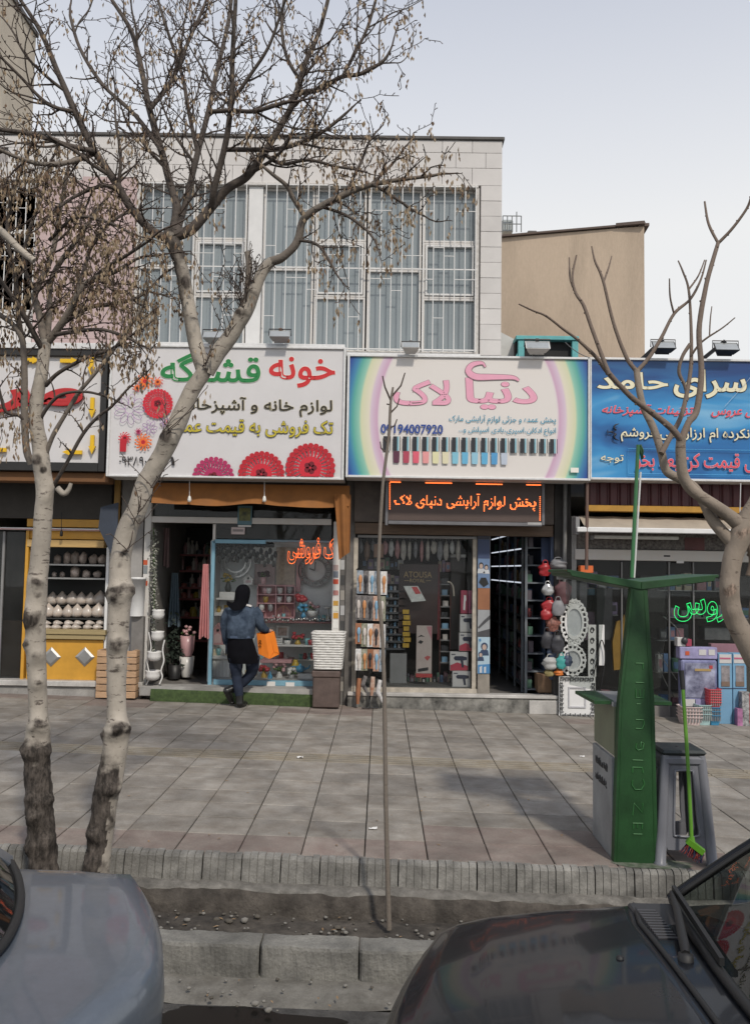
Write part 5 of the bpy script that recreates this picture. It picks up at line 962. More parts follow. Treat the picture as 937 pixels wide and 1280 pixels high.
def hang(x, y0, y1, w_, k, Y, row, idx, tilt=0):
    X0, X1, Z0, Z1 = R(x-w_/2, y0, x+w_/2, y1, Y); t = thing('hanging_pack', '%s accessory pack, %s from left in the %s row of the black rack' % (names[k], ORD[idx], row), 'pack', ((X0+X1)/2, Y, Z0), 'hanging packs on the black rack')
    mb = MB(); mb.box(X0, X1, Y, Y+.006, Z0, Z1, 0, .002); kid(mb, 'card', pc[k], t); mb = MB(); xc = (X0+X1)/2; h_ = Z1-Z0; mb.tube([(xc, Y-.012, Z0+h_*.1), (xc, Y-.014, Z0+h_*.45)], (X1-X0)*.14, 6); mb.blob((xc, Y-.014, Z0+h_*.62), ((X1-X0)*.3, .014, h_*.2), 9, 6); kid(mb, 'product', prod[(idx+len(row)) % 4], t); t.rotation_euler = (0, 0, tilt)
for row, y0, y1, ks in (('top', 713, 742, 'bdwbw'), ('second', 744, 775, 'dddog'), ('third', 779, 808, 'rgwow'), ('fourth', 811, 838, 'wgrob')):
    for i, k in enumerate(ks): hang(448+i*7.4+(2 if row == 'top' else 0), y0+i*.3, y1+i*.4-(3 if k == 'r' else 0), 8.2, k, 11.74+.006*((i*2) % 3), row, i, U(-.3, .3))
for i, (x, y, h_, m, lb) in enumerate([(449, 848, .34, 'r', 'rolled reddish brown item hanging lowest left on the black rack'), (457, 845, .22, 'd', 'dark brush pack hanging low on the black rack'), (466, 846, .25, 'o', 'slanted orange pack hanging low on the black rack'), (475, 850, .3, 'w', 'pale pack hanging lowest right on the black rack')]):
    c = P(x, y, 11.72); mb = MB(); mb.tube([c, c+Vector((U(-.05, .05), 0, -h_*.5)), c+Vector((U(-.06, .06), .01, -h_))], [.03, .036, .02], 7); solo(mb, 'hanging_pack', pc[m], lb, 'pack')
# window contents
c3 = mat('dark_brown_poster', (.035, .018, .016), .45, var=.2); goldp = mat('gold_print', (.36, .25, .10), .45)
ps = thing('poster', 'dark brown perfume poster with gold capitals in the cosmetics window', 'poster', P(522, 792, 12.4)); kbox(ps, 'sheet', (498, 705, 547, 792), 12.42, .03, c3)
mb = MB(); put_text(mb, 'ATOUSA', R(504.5, 714.5, 539.5, 722, 12.4), 12.417, 0, .004, False); kid(mb, 'lettering', goldp, ps, kind='stuff'); mb = MB(); put_text(mb, 'ROYAL', R(512, 723.5, 531, 728, 12.4), 12.417, 0, .012, False); kid(mb, 'lettering', goldp, ps, kind='stuff')
mb = MB()
for a, b in ((505, 511), (532, 538.5)): q = R(a, 725.5, b, 726.2, 12.4); mb.box(q[0], q[1], 12.414, 12.42, q[2], q[3])
kid(mb, 'rule_line', goldp, ps)
bkl = thing('leaflet', 'white leaflet with a red block leaning in the cosmetics window', 'leaflet', P(517, 748, 12.3)); pp = [P(x, y, 12.3) for x, y in ((504, 732.5), (522, 732.5), (532, 751), (514, 752.5))]
mb = MB(); mb.add([tuple(p) for p in pp]+[(p.x, p.y+.012, p.z) for p in pp], [(3, 2, 1, 0), (4, 5, 6, 7), (0, 1, 5, 4), (1, 2, 6, 5), (2, 3, 7, 6), (3, 0, 4, 7)]); kid(mb, 'sheet', mat('pale_leaflet', (.5, .52, .5), .5, var=.2, sc=18), bkl); pp = [P(x, y, 12.297) for x, y in ((514, 733.5), (521, 733.5), (526, 742), (519, 742.5))]; mb = MB(); mb.add(pp, [(3, 2, 1, 0)]); kid(mb, 'red_block', mat('red_block', (.4, .05, .05), .5), bkl)
tr = thing('tray_stand', 'tall stand of dark grey display trays in the cosmetics window', 'display stand', P(494, 816, 12.5)); tgm = mat('dark_grey_tray', (.07, .075, .082), .35)
for k in range(9):
    y = 738+k*9; mb = MB(); X0, X1, Z0, Z1 = R(481, y, 506, y+2.6, 12.42); mb.box(X0, X1, 12.42, 12.7, Z0, Z1, 0, .004); kid(mb, 'tray', tgm, tr)
    for j in range(5): x = X0+(j+.5)*(X1-X0)/5; mb = MB(); mb.lathe([(.02, 0), (.022, .05), (.01, .06), (0, .062)], (x, 12.5, Z1), 7); kid(mb, 'product', prod[(j+k) % 3], tr)
for x in (481, 505.5): kbox(tr, 'post', (x, 735, x+1.2, 818), 12.71, .02, black)
pbox('display_plinth', 'pale grey plinth standing low in the cosmetics window', 'plinth', (487, 817, 508, 856), 12.4, .25, mat('pale_grey_plinth', (.22, .225, .225), .5)); 
yf = thing('price_strip', 'column of yellow tags beside the dark tray stand', 'tags', P(507, 812, 12.38))
for k in range(7): kbox(yf, 'tag', (503+(k % 2), 762+k*7, 511+(k % 3), 767.5+k*7), 12.38+.004*(k % 2), .006, mat('yellow_tag', (.42, .27, .03), .5, var=.3, sc=20), .001)
eye = thing('standing_poster', 'tall poster of a woman’s eye and lips with a red foot in the cosmetics window', 'poster', P(529, 846, 12.25)); kbox(eye, 'sheet', (520, 782, 539.5, 842), 12.26, .02, mat('skin_poster', (.42, .36, .33), .45, var=.1)); kbox(eye, 'red_foot', (519.5, 842.2, 539.8, 847), 12.25, .03, mat('red_block'))
def pflat(par, pts, Y, m, name='print'): q = [P(x, y, Y) for x, y in pts]; mb = MB(); mb.add([tuple(p) for p in q][::-1], [tuple(range(len(q)))]); kid(mb, name, m, par)
pflat(eye, [(522, 803), (525, 800), (529, 802), (526, 805)], 12.257, black); pflat(eye, [(521, 797), (526, 793.5), (531, 796), (526, 795.5)], 12.257, black); pflat(eye, [(530, 822), (534, 819.5), (538, 821), (534, 826)], 12.257, mat('lip_print', (.4, .08, .08), .4)); pflat(eye, [(533, 783), (539.3, 783), (539.3, 800), (535, 790)], 12.257, mat('pink_corner_print', (.4, .18, .2), .5)); pflat(eye, [(522, 836), (535, 834), (535, 838), (522, 840)], 12.257, black)
bm_ = thing('tall_display', 'tall black display column beside the hair dryer boxes', 'display stand', P(571, 800, 12.5)); kbox(bm_, 'body', (563, 697, 581, 812), 12.5, .25, mat('dark_brown_column', (.03, .022, .02), .5)); kbox(bm_, 'top_card', (563, 693, 582, 696.8), 12.49, .27, whitep)
sh = thing('narrow_shelf', 'narrow black shelf with small packs left of the tall display column', 'shelf', P(556, 840, 12.5))
for k in range(8): kbox(sh, 'shelf', (550, 730+k*14, 562, 731.2+k*14), 12.5, .2, greyp, 0); kbox(sh, 'pack', (551+k % 3, 723+k*14, 560-k % 2, 730+k*14), 12.55, .1, prod[k % 3])
for x in (549.3, 562): kbox(sh, 'post', (x, 726, x+.8, 845), 12.49, .02, mat('red_brown_post', (.14, .05, .04), .5), 0)
pbox('red_lath', 'thin dark red upright lath beside the eye poster', 'lath', (546.5, 705, 549, 800), 12.45, .03, mat('dark_red_lath', (.14, .02, .025), .5))
mb = MB(); mb.tube(cat([tuple(P(x, y, 12.3)) for x, y in ((559, 727), (563, 728.5), (566, 734), (567, 745))], 4), .012, 5); solo(mb, 'hook', beige, 'curved beige hook in the cosmetics window', 'hook')
# hair dryer boxes
def dryer(px, label, red, Y):
    t = thing('dryer_box', label, 'box', P((px[0]+px[2])/2, px[3], Y), 'hair dryer boxes in the cosmetics window'); kbox(t, 'carton', px, Y, .1, mat('white_carton', (.52, .51, .5), .45, var=.06)); w_, h_ = px[2]-px[0], px[3]-px[1]; g = lambda a, b: (px[0]+a*w_, px[1]+b*h_)
    if red: pflat(t, [g(.02, .7), g(.4, .55), g(.98, .75), g(.98, .98), g(.02, .98)], Y-.003, mat('red_carton_print', (.42, .05, .08), .4))
    d = mat('dark_blue_dryer_print', (.03, .035, .06), .35)
    pflat(t, [g(.2, .32), g(.28, .22), g(.7, .22), g(.92, .28), g(.92, .42), g(.7, .46), g(.28, .44)], Y-.005, d); pflat(t, [g(.58, .45), g(.72, .45), g(.76, .82), g(.64, .82)], Y-.0055, d); pflat(t, [g(.08, .1), g(.3, .1), g(.3, .15), g(.08, .15)], Y-.005, d)
dryer((574.5, 768, 594, 790), 'white hair dryer box at the top of the leaning stack in the cosmetics window', False, 12.16); dryer((573.5, 791, 594, 814), 'red and white hair dryer box second from the top of the stack', True, 12.15); dryer((562, 815, 585, 838.5), 'red and white hair dryer box directly on the lowest white box', True, 12.14); dryer((565, 839, 587.5, 860), 'white hair dryer box at the bottom of the stack', False, 12.12)
for px, k, lb in (((575.5, 738, 584.5, 767), 'crimson_box', 'slim crimson hairbrush box above the dryer boxes, left one'), ((585, 738, 594, 767), 'pink_box', 'slim pink hairbrush box above the dryer boxes, right one')):
    t = thing('brush_box', lb, 'box', P(580, px[3], 12.16)); kbox(t, 'carton', px, 12.17, .06, mat(k, (.33, .05, .09) if 'crim' in k else (.45, .12, .2), .4)); pflat(t, [(px[0]+3, 762), (px[0]+4, 744), (px[0]+6.5, 744), (px[0]+7, 750), (px[0]+6, 752), (px[0]+5.5, 763)], 12.166, whitep if 'crim' in k else black)
# things hung along the top of the window
rr = random.Random(5)
hlab = ['pink', 'pale', 'dark', 'white', 'grey', 'brown']
hm_ = [mat('hung_'+n, c, .4, var=.3, sc=12) for n, c in zip(hlab, ((.4, .2, .2), (.4, .37, .33), (.05, .05, .055), (.5, .5, .49), (.2, .2, .21), (.2, .12, .08)))]
for k in range(17):
    x = 451+k*7.6; k_ = rr.randrange(6); c = P(x, 676, 12.25); h_ = rr.uniform(.14, .3); mb = MB(); mb.tube([c+Z*.03, c], .004, 4); mb.blob(c-Z*h_*.5, (.028+.02*rr.random(), .02, h_*.5), 8, 6, 0, .3, k); solo(mb, 'hanging_brush', hm_[k_], '%s bag or brush, %s from the left along the top of the cosmetics window' % (hlab[k_], (ORD+['thirteenth', 'fourteenth', 'fifteenth', 'sixteenth', 'seventeenth'])[k]), 'hanging goods', 'goods hung along the top of the cosmetics window')
fcm = mat('face_card', (.3, .17, .11), .5); pbox('face_card', 'brown card with a face hung near the sapling in the cosmetics window', 'card', (467, 680, 479, 697), 12.2, .01, fcm); 
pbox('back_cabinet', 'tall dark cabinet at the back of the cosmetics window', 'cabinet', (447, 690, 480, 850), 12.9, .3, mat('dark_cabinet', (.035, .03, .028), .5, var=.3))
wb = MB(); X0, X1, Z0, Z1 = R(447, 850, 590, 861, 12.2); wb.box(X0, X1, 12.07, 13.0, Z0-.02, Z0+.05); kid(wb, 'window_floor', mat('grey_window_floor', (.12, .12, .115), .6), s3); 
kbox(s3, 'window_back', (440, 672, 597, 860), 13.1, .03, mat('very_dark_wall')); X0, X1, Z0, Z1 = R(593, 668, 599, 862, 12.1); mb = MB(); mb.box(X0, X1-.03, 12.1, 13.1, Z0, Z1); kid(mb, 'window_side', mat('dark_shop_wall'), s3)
# poster column
pcx = thing('poster_column', 'narrow door pier covered with blue posters of people beside the cosmetics doorway', 'column', P(604, 868, 11.95)); YP = 11.95
kbox(pcx, 'base', (596.5, 843, 611.5, 868), YP, .14, mat('peeling_base', (.30, .27, .23), .8, grit=.4)); kbox(pcx, 'core', (596.5, 655, 612, 842.6), YP+.012, .12, greyp)
secs = [(655, 674, (.02, .02, .035)), (674.3, 698, (.035, .055, .12)), (698.3, 735, (.13, .2, .33)), (735.3, 762, (.27, .115, .055)), (762.3, 796, (.3, .31, .32)), (796.3, 842, (.36, .48, .56))]
for i, (a, b, c_) in enumerate(secs): kbox(pcx, 'poster', (596.8, a, 611.8, b), YP+.004, .006, mat('poster_ground_%d' % i, c_, .45, var=.12), 0)
def bust(cx, cy, s_, skin, cloth, hood=False):
    ell = lambda x, y, a, b, n=12: [(x+a*math.cos(6.2832*i/n), y+b*math.sin(6.2832*i/n)) for i in range(n)]
    pflat(pcx, [(cx-s_*1.5, cy+s_*3), (cx-s_*1.2, cy+s_*1.3), (cx, cy+s_*.9), (cx+s_*1.2, cy+s_*1.3), (cx+s_*1.5, cy+s_*3)], YP+.001, cloth); pflat(pcx, ell(cx, cy, s_*(1.15 if hood else .95), s_*1.3), YP, cloth if hood else black); pflat(pcx, ell(cx, cy+s_*.25, s_*.72, s_*.95), YP-.0008, skin)
sk = mat('printed_skin', (.42, .32, .27), .5); wc = mat('printed_white_cloth', (.5, .52, .54), .5); nvc = mat('printed_navy', (.03, .05, .1), .5)
bust(601, 660, 2.6, sk, wc); bust(607.5, 659, 2.6, sk, mat('printed_cream', (.42, .38, .28), .5)); bust(601, 707, 3.2, sk, wc); bust(607.5, 709, 2.7, sk, wc); bust(605, 808, 3.8, sk, nvc, True); bust(600.5, 818, 2.7, sk, nvc, True)
pflat(pcx, [(598, 728), (601, 722), (607, 722), (610.5, 730), (604, 734)], YP+.0005, black); pflat(pcx, [(597, 784), (604, 776), (611.8, 769), (611.8, 774), (598, 786)], YP+.0005, mat('printed_dark_grey', (.06, .06, .065), .5)); pflat(pcx, [(597, 790), (611.8, 786), (611.8, 795.8), (597, 795.8)], YP+.0005, mat('printed_dark_grey')); pflat(pcx, [(597, 831), (611.8, 830), (611.8, 841.8), (597, 841.8)], YP+.0005, mat('printed_blue', (.06, .2, .4), .5)); pflat(pcx, [(599, 834), (602, 832), (602, 841), (599, 841)], YP, wc); pflat(pcx, [(604.5, 834), (607, 833), (607, 841), (604.5, 841)], YP, wc); pflat(pcx, [(598, 799), (600.5, 798), (601, 801), (599, 802.5)], YP, mat('printed_blue'))
# receding shelves along the right wall of the doorway
xr = P(689, 760, YG).x-.06; z0 = gz(xr)+.16
su = thing('shelf_unit', 'long wall of shelves with lit edges running back inside the cosmetics doorway', 'shelving', (xr, 12.3, z0)); shm = mat('grey_blue_shelf', (.16, .18, .2), .5); stripm = mat('lit_shelf_strip', (.75, .8, .9), .4, var=0, emit=.8)
nl, ztop = 10, 2.72; levels = [z0+.12+(ztop-z0-.12)*k/nl for k in range(nl+1)]
mb = MB(); mb.box(xr, xr+.02, 12.3, 16.3, z0, ztop+.1); kid(mb, 'back', mat('blue_back', (.035, .055, .1), .6), su)
for k, z in enumerate(levels):
    mb = MB(); mb.box(xr-.25, xr-.001, 12.3, 16.2, z-.02, z); kid(mb, 'shelf', shm, su)
    if k >= 6: mb = MB(); mb.box(xr-.262, xr-.2505, 12.62, 16.1, z-.024, z-.006); kid(mb, 'light_strip', stripm, su)
for y in (12.3, 12.62, 13.3, 14.1, 15.0): mb = MB(); mb.box(xr-.27, xr-.235, y-.015, y+.015, z0, ztop+.12); kid(mb, 'upright', shm, su)
cm5 = [mat('shop_product_%d' % i, c, .4, var=.2, sc=9) for i, c in enumerate([(.35, .33, .31), (.12, .1, .12), (.3, .08, .08), (.1, .16, .3), (.32, .2, .08), (.06, .06, .07), (.34, .2, .25), (.1, .2, .14)])]
cme = []
for i in range(8): mb = MB(); (mb.box(-.035, .035, -.035, .035, 0, .15, 0, .004) if i % 2 else mb.lathe([(.03, 0), (.034, .01), (.034, .1), (.018, .12), (.018, .16), (0, .16)], (0, 0, 0), 8)); cme.append(mb.mesh('cosmetic_pack', cm5[i]))
for k, z in enumerate(levels[:-1]):
    for j in range(13):
        y = 12.38+j*.3*(.5+.5*j/12)+U(0, .05)
        inst(cme[rnd.randrange(8)], 'cosmetic_pack', '%s pack from the street on the %s shelf up inside the cosmetics doorway' % ((ORD+['thirteenth'])[j], ORD[k]), 'cosmetics', 'cosmetics on the doorway shelves', (xr-.16+U(-.04, .02), y, z), U(-.2, .2), (1, U(1, 1.9), U(.75, 1.2)))
pbox('cardboard_box', 'cardboard box with a pale label at the foot of the doorway shelves', 'box', (672, 843, 691, 866), 12.12, .3, mat('cardboard', (.24, .15, .09), .8, var=.15)); pbox('blue_banner', 'plain dark blue panel at the top right of the cosmetics doorway', 'panel', (676, 672, 688, 702), 12.15, .02, mat('dark_blue_panel', (.03, .05, .11), .6))
# cluster of bags on the pier
def bag(px, py, w_, h_, m, label, Y=11.7, seed=0):
    c = P(px, py, Y); t = thing('bag', label, 'bag', c-Z*h_/2, 'bags hung on the pier by the cosmetics doorway'); mb = MB(); n, mm = 12, 9; vs = []
    for i in range(mm+1):
        tt = i/mm; ww = w_/2*(.75+.45*math.sin(math.pi*min(1, tt*1.05))**.7)*(1 if tt < .85 else .82)
        for k in range(n): a = 6.2832*k/n; q = 1+.5*noise.noise(Vector((math.cos(a)*1.7, math.sin(a)*1.7, tt*3.5+seed*9.1))); vs.append((c.x+ww*q*math.cos(a), c.y+ww*.55*q*math.sin(a), c.z+h_*(tt-.5)))
    mb.add(vs, [(i*n+k, i*n+(k+1) % n, (i+1)*n+(k+1) % n, (i+1)*n+k) for i in range(mm) for k in range(n)], 0, True); mb.add(vs[:n], [tuple(range(n))[::-1]]); mb.add(vs[-n:], [tuple(range(n))]); kid(mb, 'body', m, t)
    mb = MB(); mb.tube(cat([(c.x-w_*.25, c.y, c.z+h_*.48), (c.x-w_*.15, c.y, c.z+h_*.72), (c.x+w_*.15, c.y, c.z+h_*.72), (c.x+w_*.25, c.y, c.z+h_*.48)], 5), .007, 5); kid(mb, 'handle', m, t)
redb = mat('red_bag', (.33, .02, .025), .4, var=.15); greyb = mat('grey_bag', (.2, .2, .21), .5, var=.2); darkb = mat('dark_bag', (.035, .035, .042), .45, var=.3)
for i, a in enumerate([(681, 712, .14, .17, redb, 'glossy red bag at the top left of the bag cluster'), (697, 705, .2, .12, greyb, 'grey bag at the top of the bag cluster'), (684, 737, .13, .15, mat('silver_bag', (.45, .45, .45), .25, .5), 'silver bag left of the red bags'), (686, 757, .16, .15, redb, 'red bag in the middle of the bag cluster'), (682, 768, .13, .14, redb, 'red bag below the other red ones'), (697, 760, .15, .2, greyb, 'dull grey bag behind the oval mirror'), (690, 780, .16, .2, mat('patterned_bag', (.2, .08, .06), .6, var=.8, sc=30), 'brown patterned bag in the cluster'), (683, 800, .15, .22, darkb, 'black bag low in the bag cluster'), (696, 805, .14, .24, darkb, 'dark bag beside the round mirror'), (690, 815, .12, .16, mat('navy_bag', (.05, .07, .12), .45), 'navy bag above the pale bag'), (687, 829, .17, .16, mat('pale_bag', (.36, .36, .35), .5, var=.15), 'pale grey bag at the lower left of the cluster'), (701, 828, .11, .17, mat('teal_bag', (.05, .3, .28), .4), 'teal bag at the bottom of the cluster'), (686, 841, .11, .09, mat('gold_bag', (.4, .33, .15), .3, .5), 'crinkled gold bag below the pale bag'), (698, 841, .11, .07, mat('orange_bag_small', (.6, .17, .03), .5), 'small orange bag at the very bottom of the cluster'), (709, 826, .1, .14, mat('navy_bag'), 'small navy bag right of the teal bag'), (703, 741, .2, .3, mat('maroon_patch', (.11, .05, .055), .7, var=.3), 'dull maroon bag hanging below the left arm of the green stand')]): bag(*a, Y=11.72-.03*(i % 3), seed=i)  # the last one gives a blurred brownish patch the shape of a bag
# ---------------------------------------------- shop 4: bridal goods
s4 = thing('bridal_shop_front', 'bridal goods shop front with a maroon shutter box and glass window behind the green stand', 'shop front', at0((850, 905), 12)); maroon = mat('maroon_sheet', (.075, .018, .022), .45, var=.2)
q = R(736, 603, 1040, 633, 11.55)
for k in range(27):
    x = q[0]+k*.137; mb = MB(); mb.prism([(x, 11.6), (x+.02, 11.575), (x+.1, 11.575), (x+.12, 11.6), (x+.137, 11.6), (x+.137, 11.64), (x, 11.64)], q[2], q[3]); mb.v = [(a, z_, b) for a, b, z_ in mb.v]; mb.v = [(v[0], v[1], v[2]) for v in mb.v]; mb.v = [(v[0], v[1], v[2]) for v in mb.v]; kid(mb, 'shutter_slat', maroon, s4)
kbox(s4, 'shutter_box', (736, 602, 1040, 634), 11.7, .3, plaster); kbox(s4, 'beam', (735, 633.5, 1040, 641), 11.5, .2, mat('yellow_beam', (.42, .22, .03), .5, var=.15)); 
aw = thing('awning', 'rolled beige awning with a white front bar over the bridal shop', 'awning', P(850, 668, 11.4)); bgc = mat('beige_canvas', (.36, .31, .25), .8, var=.1); a0, a1 = P(722, 645, 11.7), P(1040, 645, 11.7); b0, b1 = P(720, 661, 11.3), P(1040, 661, 11.3)
mb = MB(); mb.grid(lambda u, v: (a0.x+(a1.x-a0.x)*u, 11.7-.4*v, a0.z+(b0.z-a0.z)*v+.02*math.sin(v*3.1)+.004*math.sin(u*60)), 60, 6); kid(mb, 'canvas', bgc, aw); kbox(aw, 'front_bar', (721, 661, 1040, 667.5), 11.28, .06, whitep, .01); kbox(aw, 'end_cap', (719, 646, 724, 668), 11.34, .2, greyp)
tl = thing('tube_light', 'long unlit tube light under the beige awning', 'lamp', P(795, 673, 11.6)); kbox(tl, 'tube', (742, 669.5, 848, 674), 11.6, .05, mat('tube_glass', (.62, .62, .57), .3), .01); kbox(tl, 'end', (738, 669, 742, 674.5), 11.6, .05, greyp)
kbox(s4, 'stone_band', (720, 668, 1040, 688), 11.98, .12, mat('speckled_stone', (.11, .10, .095), .6, var=.6, sc=30, col2=(.25, .23, .21))); kbox(s4, 'red_stone', (855, 672, 880, 688), 11.975, .03, mat('reddish_stone', (.16, .07, .07), .6, var=.2)); kbox(s4, 'header', (718, 688.5, 1040, 702), 11.93, .14, wpaint, .008); kbox(s4, 'jamb', (713.5, 645, 720, 890), 11.95, .13, mat('grey_white_jamb', (.36, .36, .35), .5, var=.15)); kbox(s4, 'sticker', (845, 701, 854, 704), 11.928, .004, whitep, 0); kbox(s4, 'sticker', (829, 694, 837, 696), 11.928, .004, black, 0)
for x in (776, 835.5, 866): kbox(s4, 'mullion', (x, 702.5, x+1.8, 904), 12.0, .05, mat('steel_mullion', (.2, .2, .2), .4, .5))
kbox(s4, 'window_pane', (720.5, 702.5, 1040, 904), 12.035, .01, shop_glass, 0); kbox(s4, 'base', (714, 904.5, 1040, 912), 11.94, .16, mat('worn_step_stone'))
neon('عروس', (843, 749, 926, 776), 11.99, mat('green_neon', (.02, .8, .18), .4, var=0, emit=1.1), 'neon_sign', 'green outlined neon lettering in the bridal shop window')
# goods behind the glass
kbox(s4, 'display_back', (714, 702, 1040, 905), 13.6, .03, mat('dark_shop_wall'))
for i, (px, c_, lb) in enumerate([((724, 720, 733, 760), (.2, .19, .2), 'grey goods box high behind the oval mirror'), ((735, 726, 745, 744), (.1, .24, .34), 'small blue picture box under the stand’s left arm'), ((727, 728, 734, 738), (.36, .44, .05), 'lime green packet beside the blue picture box'), ((745, 735, 765, 800), (.05, .05, .05), 'dark carton behind the green stand’s left pane'), ((800, 720, 830, 765), (.06, .055, .05), 'dark carton high behind the green stand'), ((838, 725, 862, 745), (.05, .05, .055), 'dark carton above the green neon'), ((880, 785, 912, 800), (.13, .13, .13), 'grey carton below the green neon'), ((730, 765, 745, 800), (.25, .16, .22), 'lilac packet right of the oval mirror'), ((842, 780, 860, 830), (.045, .05, .055), 'dark carton behind the broom handle'), ((905, 720, 940, 745), (.07, .065, .06), 'dark carton at the right end of the bridal window')]): pbox('goods_box', lb, 'box', px, 12.5+.1*(i % 3), .25, mat('goods_%d' % i, c_, .5, var=.3, sc=10))
t = thing('dress_form', 'yellow apron on a stand behind the green stand', 'apron', P(772, 840, 12.4)); mb = MB(); q = R(765, 768, 783, 838, 12.4); mb.prism([(q[0]+.02, q[2]), (q[1]-.02, q[2]+.02), (q[1], q[2]+.3), (q[1]-.03, q[3]), (q[1]-.08, q[3]-.08), (q[0]+.06, q[3]-.1), (q[0], q[2]+.4)], 12.4, 12.46); kid(mb, 'apron', mat('mustard_cloth', (.36, .2, .03), .7, var=.15), t); mb = MB(); mb.tube([P(774, 838, 12.5), P(774, 880, 12.5)], .02, 6); kid(mb, 'stand', steel, t)
# white carved mirrors
wcarv = mat('white_carved_frame', (.70, .70, .69), .5, var=.05); mirr_sky = mat('mirror', (.66, .68, .69), .22, .35, var=.15, sc=5)  # mirror glass: pale base colour paints in the reflected sky
def mirror(px, py, rx, rz, Y, label, n, holes):
    c = P(px, py, Y); rx, rz = rx/91, rz/91; t = thing('mirror', label, 'mirror', c-Z*rz); e = 6.2832
    def ring(a, b, y0, y1, wob=0):
        mb = MB(); N = 72; vs = []
        for k in range(N):
            an = e*k/N; w_ = 1+wob*math.cos(an*n)
            for q, yy in ((a, y0), (b*w_, y0), (b*w_, y1), (a, y1)): vs.append((c.x+rx*q*math.cos(an), yy, c.z+rz*q*math.sin(an)))
        mb.add(vs, [(k*4+i, k*4+(i+1) % 4, ((k+1) % N)*4+(i+1) % 4, ((k+1) % N)*4+i) for k in range(N) for i in range(4)]); return mb
    kid(ring(.56, .7, Y-.02, Y+.02), 'inner_frame', wcarv, t); kid(ring(.88, .96, Y-.012, Y+.014, .05), 'outer_frame', wcarv, t)
    for k in range(n):
        an = e*(k+.5)/n; mb = MB(); q = Vector((c.x+rx*.79*math.cos(an), Y, c.z+rz*.79*math.sin(an))); r_ = .13*min(rx, rz)*(1.6 if rz > rx*1.5 else 1.15); mb.tube([(q.x+r_*math.cos(e*i/10), Y, q.z+r_*math.sin(e*i/10)) for i in range(11)], r_*.36, 5, 0, cap=False); kid(mb, 'scroll', wcarv, t)
    mb = MB(); mb.add([(c.x+rx*.58*math.cos(e*k/40), Y+.004, c.z+rz*.58*math.sin(e*k/40)) for k in range(40)][::-1], [tuple(range(40))]); kid(mb, 'glass', mirr_sky, t)
mirror(717, 778, 17, 30, 11.8, 'tall oval mirror in a white lace-like carved frame', 22, 0); mirror(715, 825, 17, 20, 11.78, 'round mirror in a white scalloped carved frame below the oval one', 16, 0)
# fretwork panel (Greek key border)
q = R(697.5, 845, 745, 899, 11.76); fp = thing('fretwork_panel', 'white square panel with a Greek key border leaning at the bridal shop corner', 'panel', ((q[0]+q[1])/2, 11.76, q[2])); w_, h_ = q[1]-q[0], q[3]-q[2]
mb = MB(); mb.box(q[0]+.01, q[1]-.01, 11.785, 11.8, q[2]+.01, q[3]-.01); kid(mb, 'board', wcarv, fp); 
def key(u0, v0, du, dv, n, L_):
    for k in range(n):
        for (a0_, b0_, a1_, b1_) in ((0, 0, .8, .12), (0, 0, .12, 1), (.68, 0, .8, .7), (.3, .58, .8, .7)):
            s0, s1 = (k+a0_)/n, (k+a1_)/n
            if du: X_ = (u0+L_*s0, u0+L_*s1); Z_ = (v0+dv*b0_, v0+dv*b1_)
            else: Z_ = (v0+L_*s0, v0+L_*s1); X_ = (u0+dv*b0_, u0+dv*b1_)
            mb = MB(); mb.box(X_[0], X_[1], 11.765, 11.7845, Z_[0], Z_[1]); kid(mb, 'key_piece', mat('grey_fret_gap', (.1, .1, .1), .8), fp)
d_ = .055
key(q[0]+.03, q[3]-.02, 1, -d_, 7, w_-.05); key(q[0]+.03, q[2]+.02, 1, d_, 7, w_-.05); key(q[0]+.02, q[2]+.09, 0, d_, 7, h_-.17); key(q[1]-.02, q[2]+.09, 0, -d_, 7, h_-.17)
for (a, b, c_, d2) in ((.27, .26, .73, .29), (.27, .71, .73, .74), (.27, .29, .3, .71), (.7, .29, .73, .71)): mb = MB(); mb.box(q[0]+w_*a, q[0]+w_*c_, 11.77, 11.7846, q[2]+h_*b, q[2]+h_*d2); kid(mb, 'inner_border', mat('pale_grey_line', (.45, .45, .47), .6), fp)
for px, lb in (((734.5, 781, 744.5, 846), 'white upright board with black scroll ornaments behind the fretwork panel'), ((748, 781, 755, 832), 'narrower white upright board right of the scroll board')):
    t = thing('ornament_board', lb, 'board', P(740, px[3], 11.95)); kbox(t, 'board', px, 11.95, .02, wcarv)
    if px[0] < 740:
        for k in range(5):
            mb = MB(); c = P(739.5, 788+k*13, 11.948); mb.tube([(c.x+.03*math.cos(a*.6)*(1-a/22), 11.947, c.z+.045*math.sin(a*.6)*(1-a/30)) for a in range(16)], .006, 4); kid(mb, 'scroll', black, t)
pbox('orange_box', 'orange carton behind the left arm of the green stand', 'box', (725, 707, 741, 716), 11.6, .15, mat('orange_carton', (.6, .13, .03), .6))
mb = MB(); mb.tube(cat([tuple(P(x, y, 11.9)) for x, y in ((742, 860), (748, 866), (752, 850), (756, 820), (751, 800), (744, 830), (741, 855), (747, 868))], 6), .008, 5); solo(mb, 'cable_loop', black, 'black cable loop hanging in the bridal shop window', 'cable')
for i, pts in enumerate((((828, 770), (845, 785), (850, 800)), ((822, 815), (832, 830), (845, 850)), ((822, 830), (830, 850), (842, 872)))): mb = MB(); mb.tube(cat([tuple(P(x, y, 12.3)) for x, y in pts], 4), .007, 5); solo(mb, 'wire_stand', steel, '%s curved steel wire behind the green stand’s right pane' % ORD[i], 'wire')
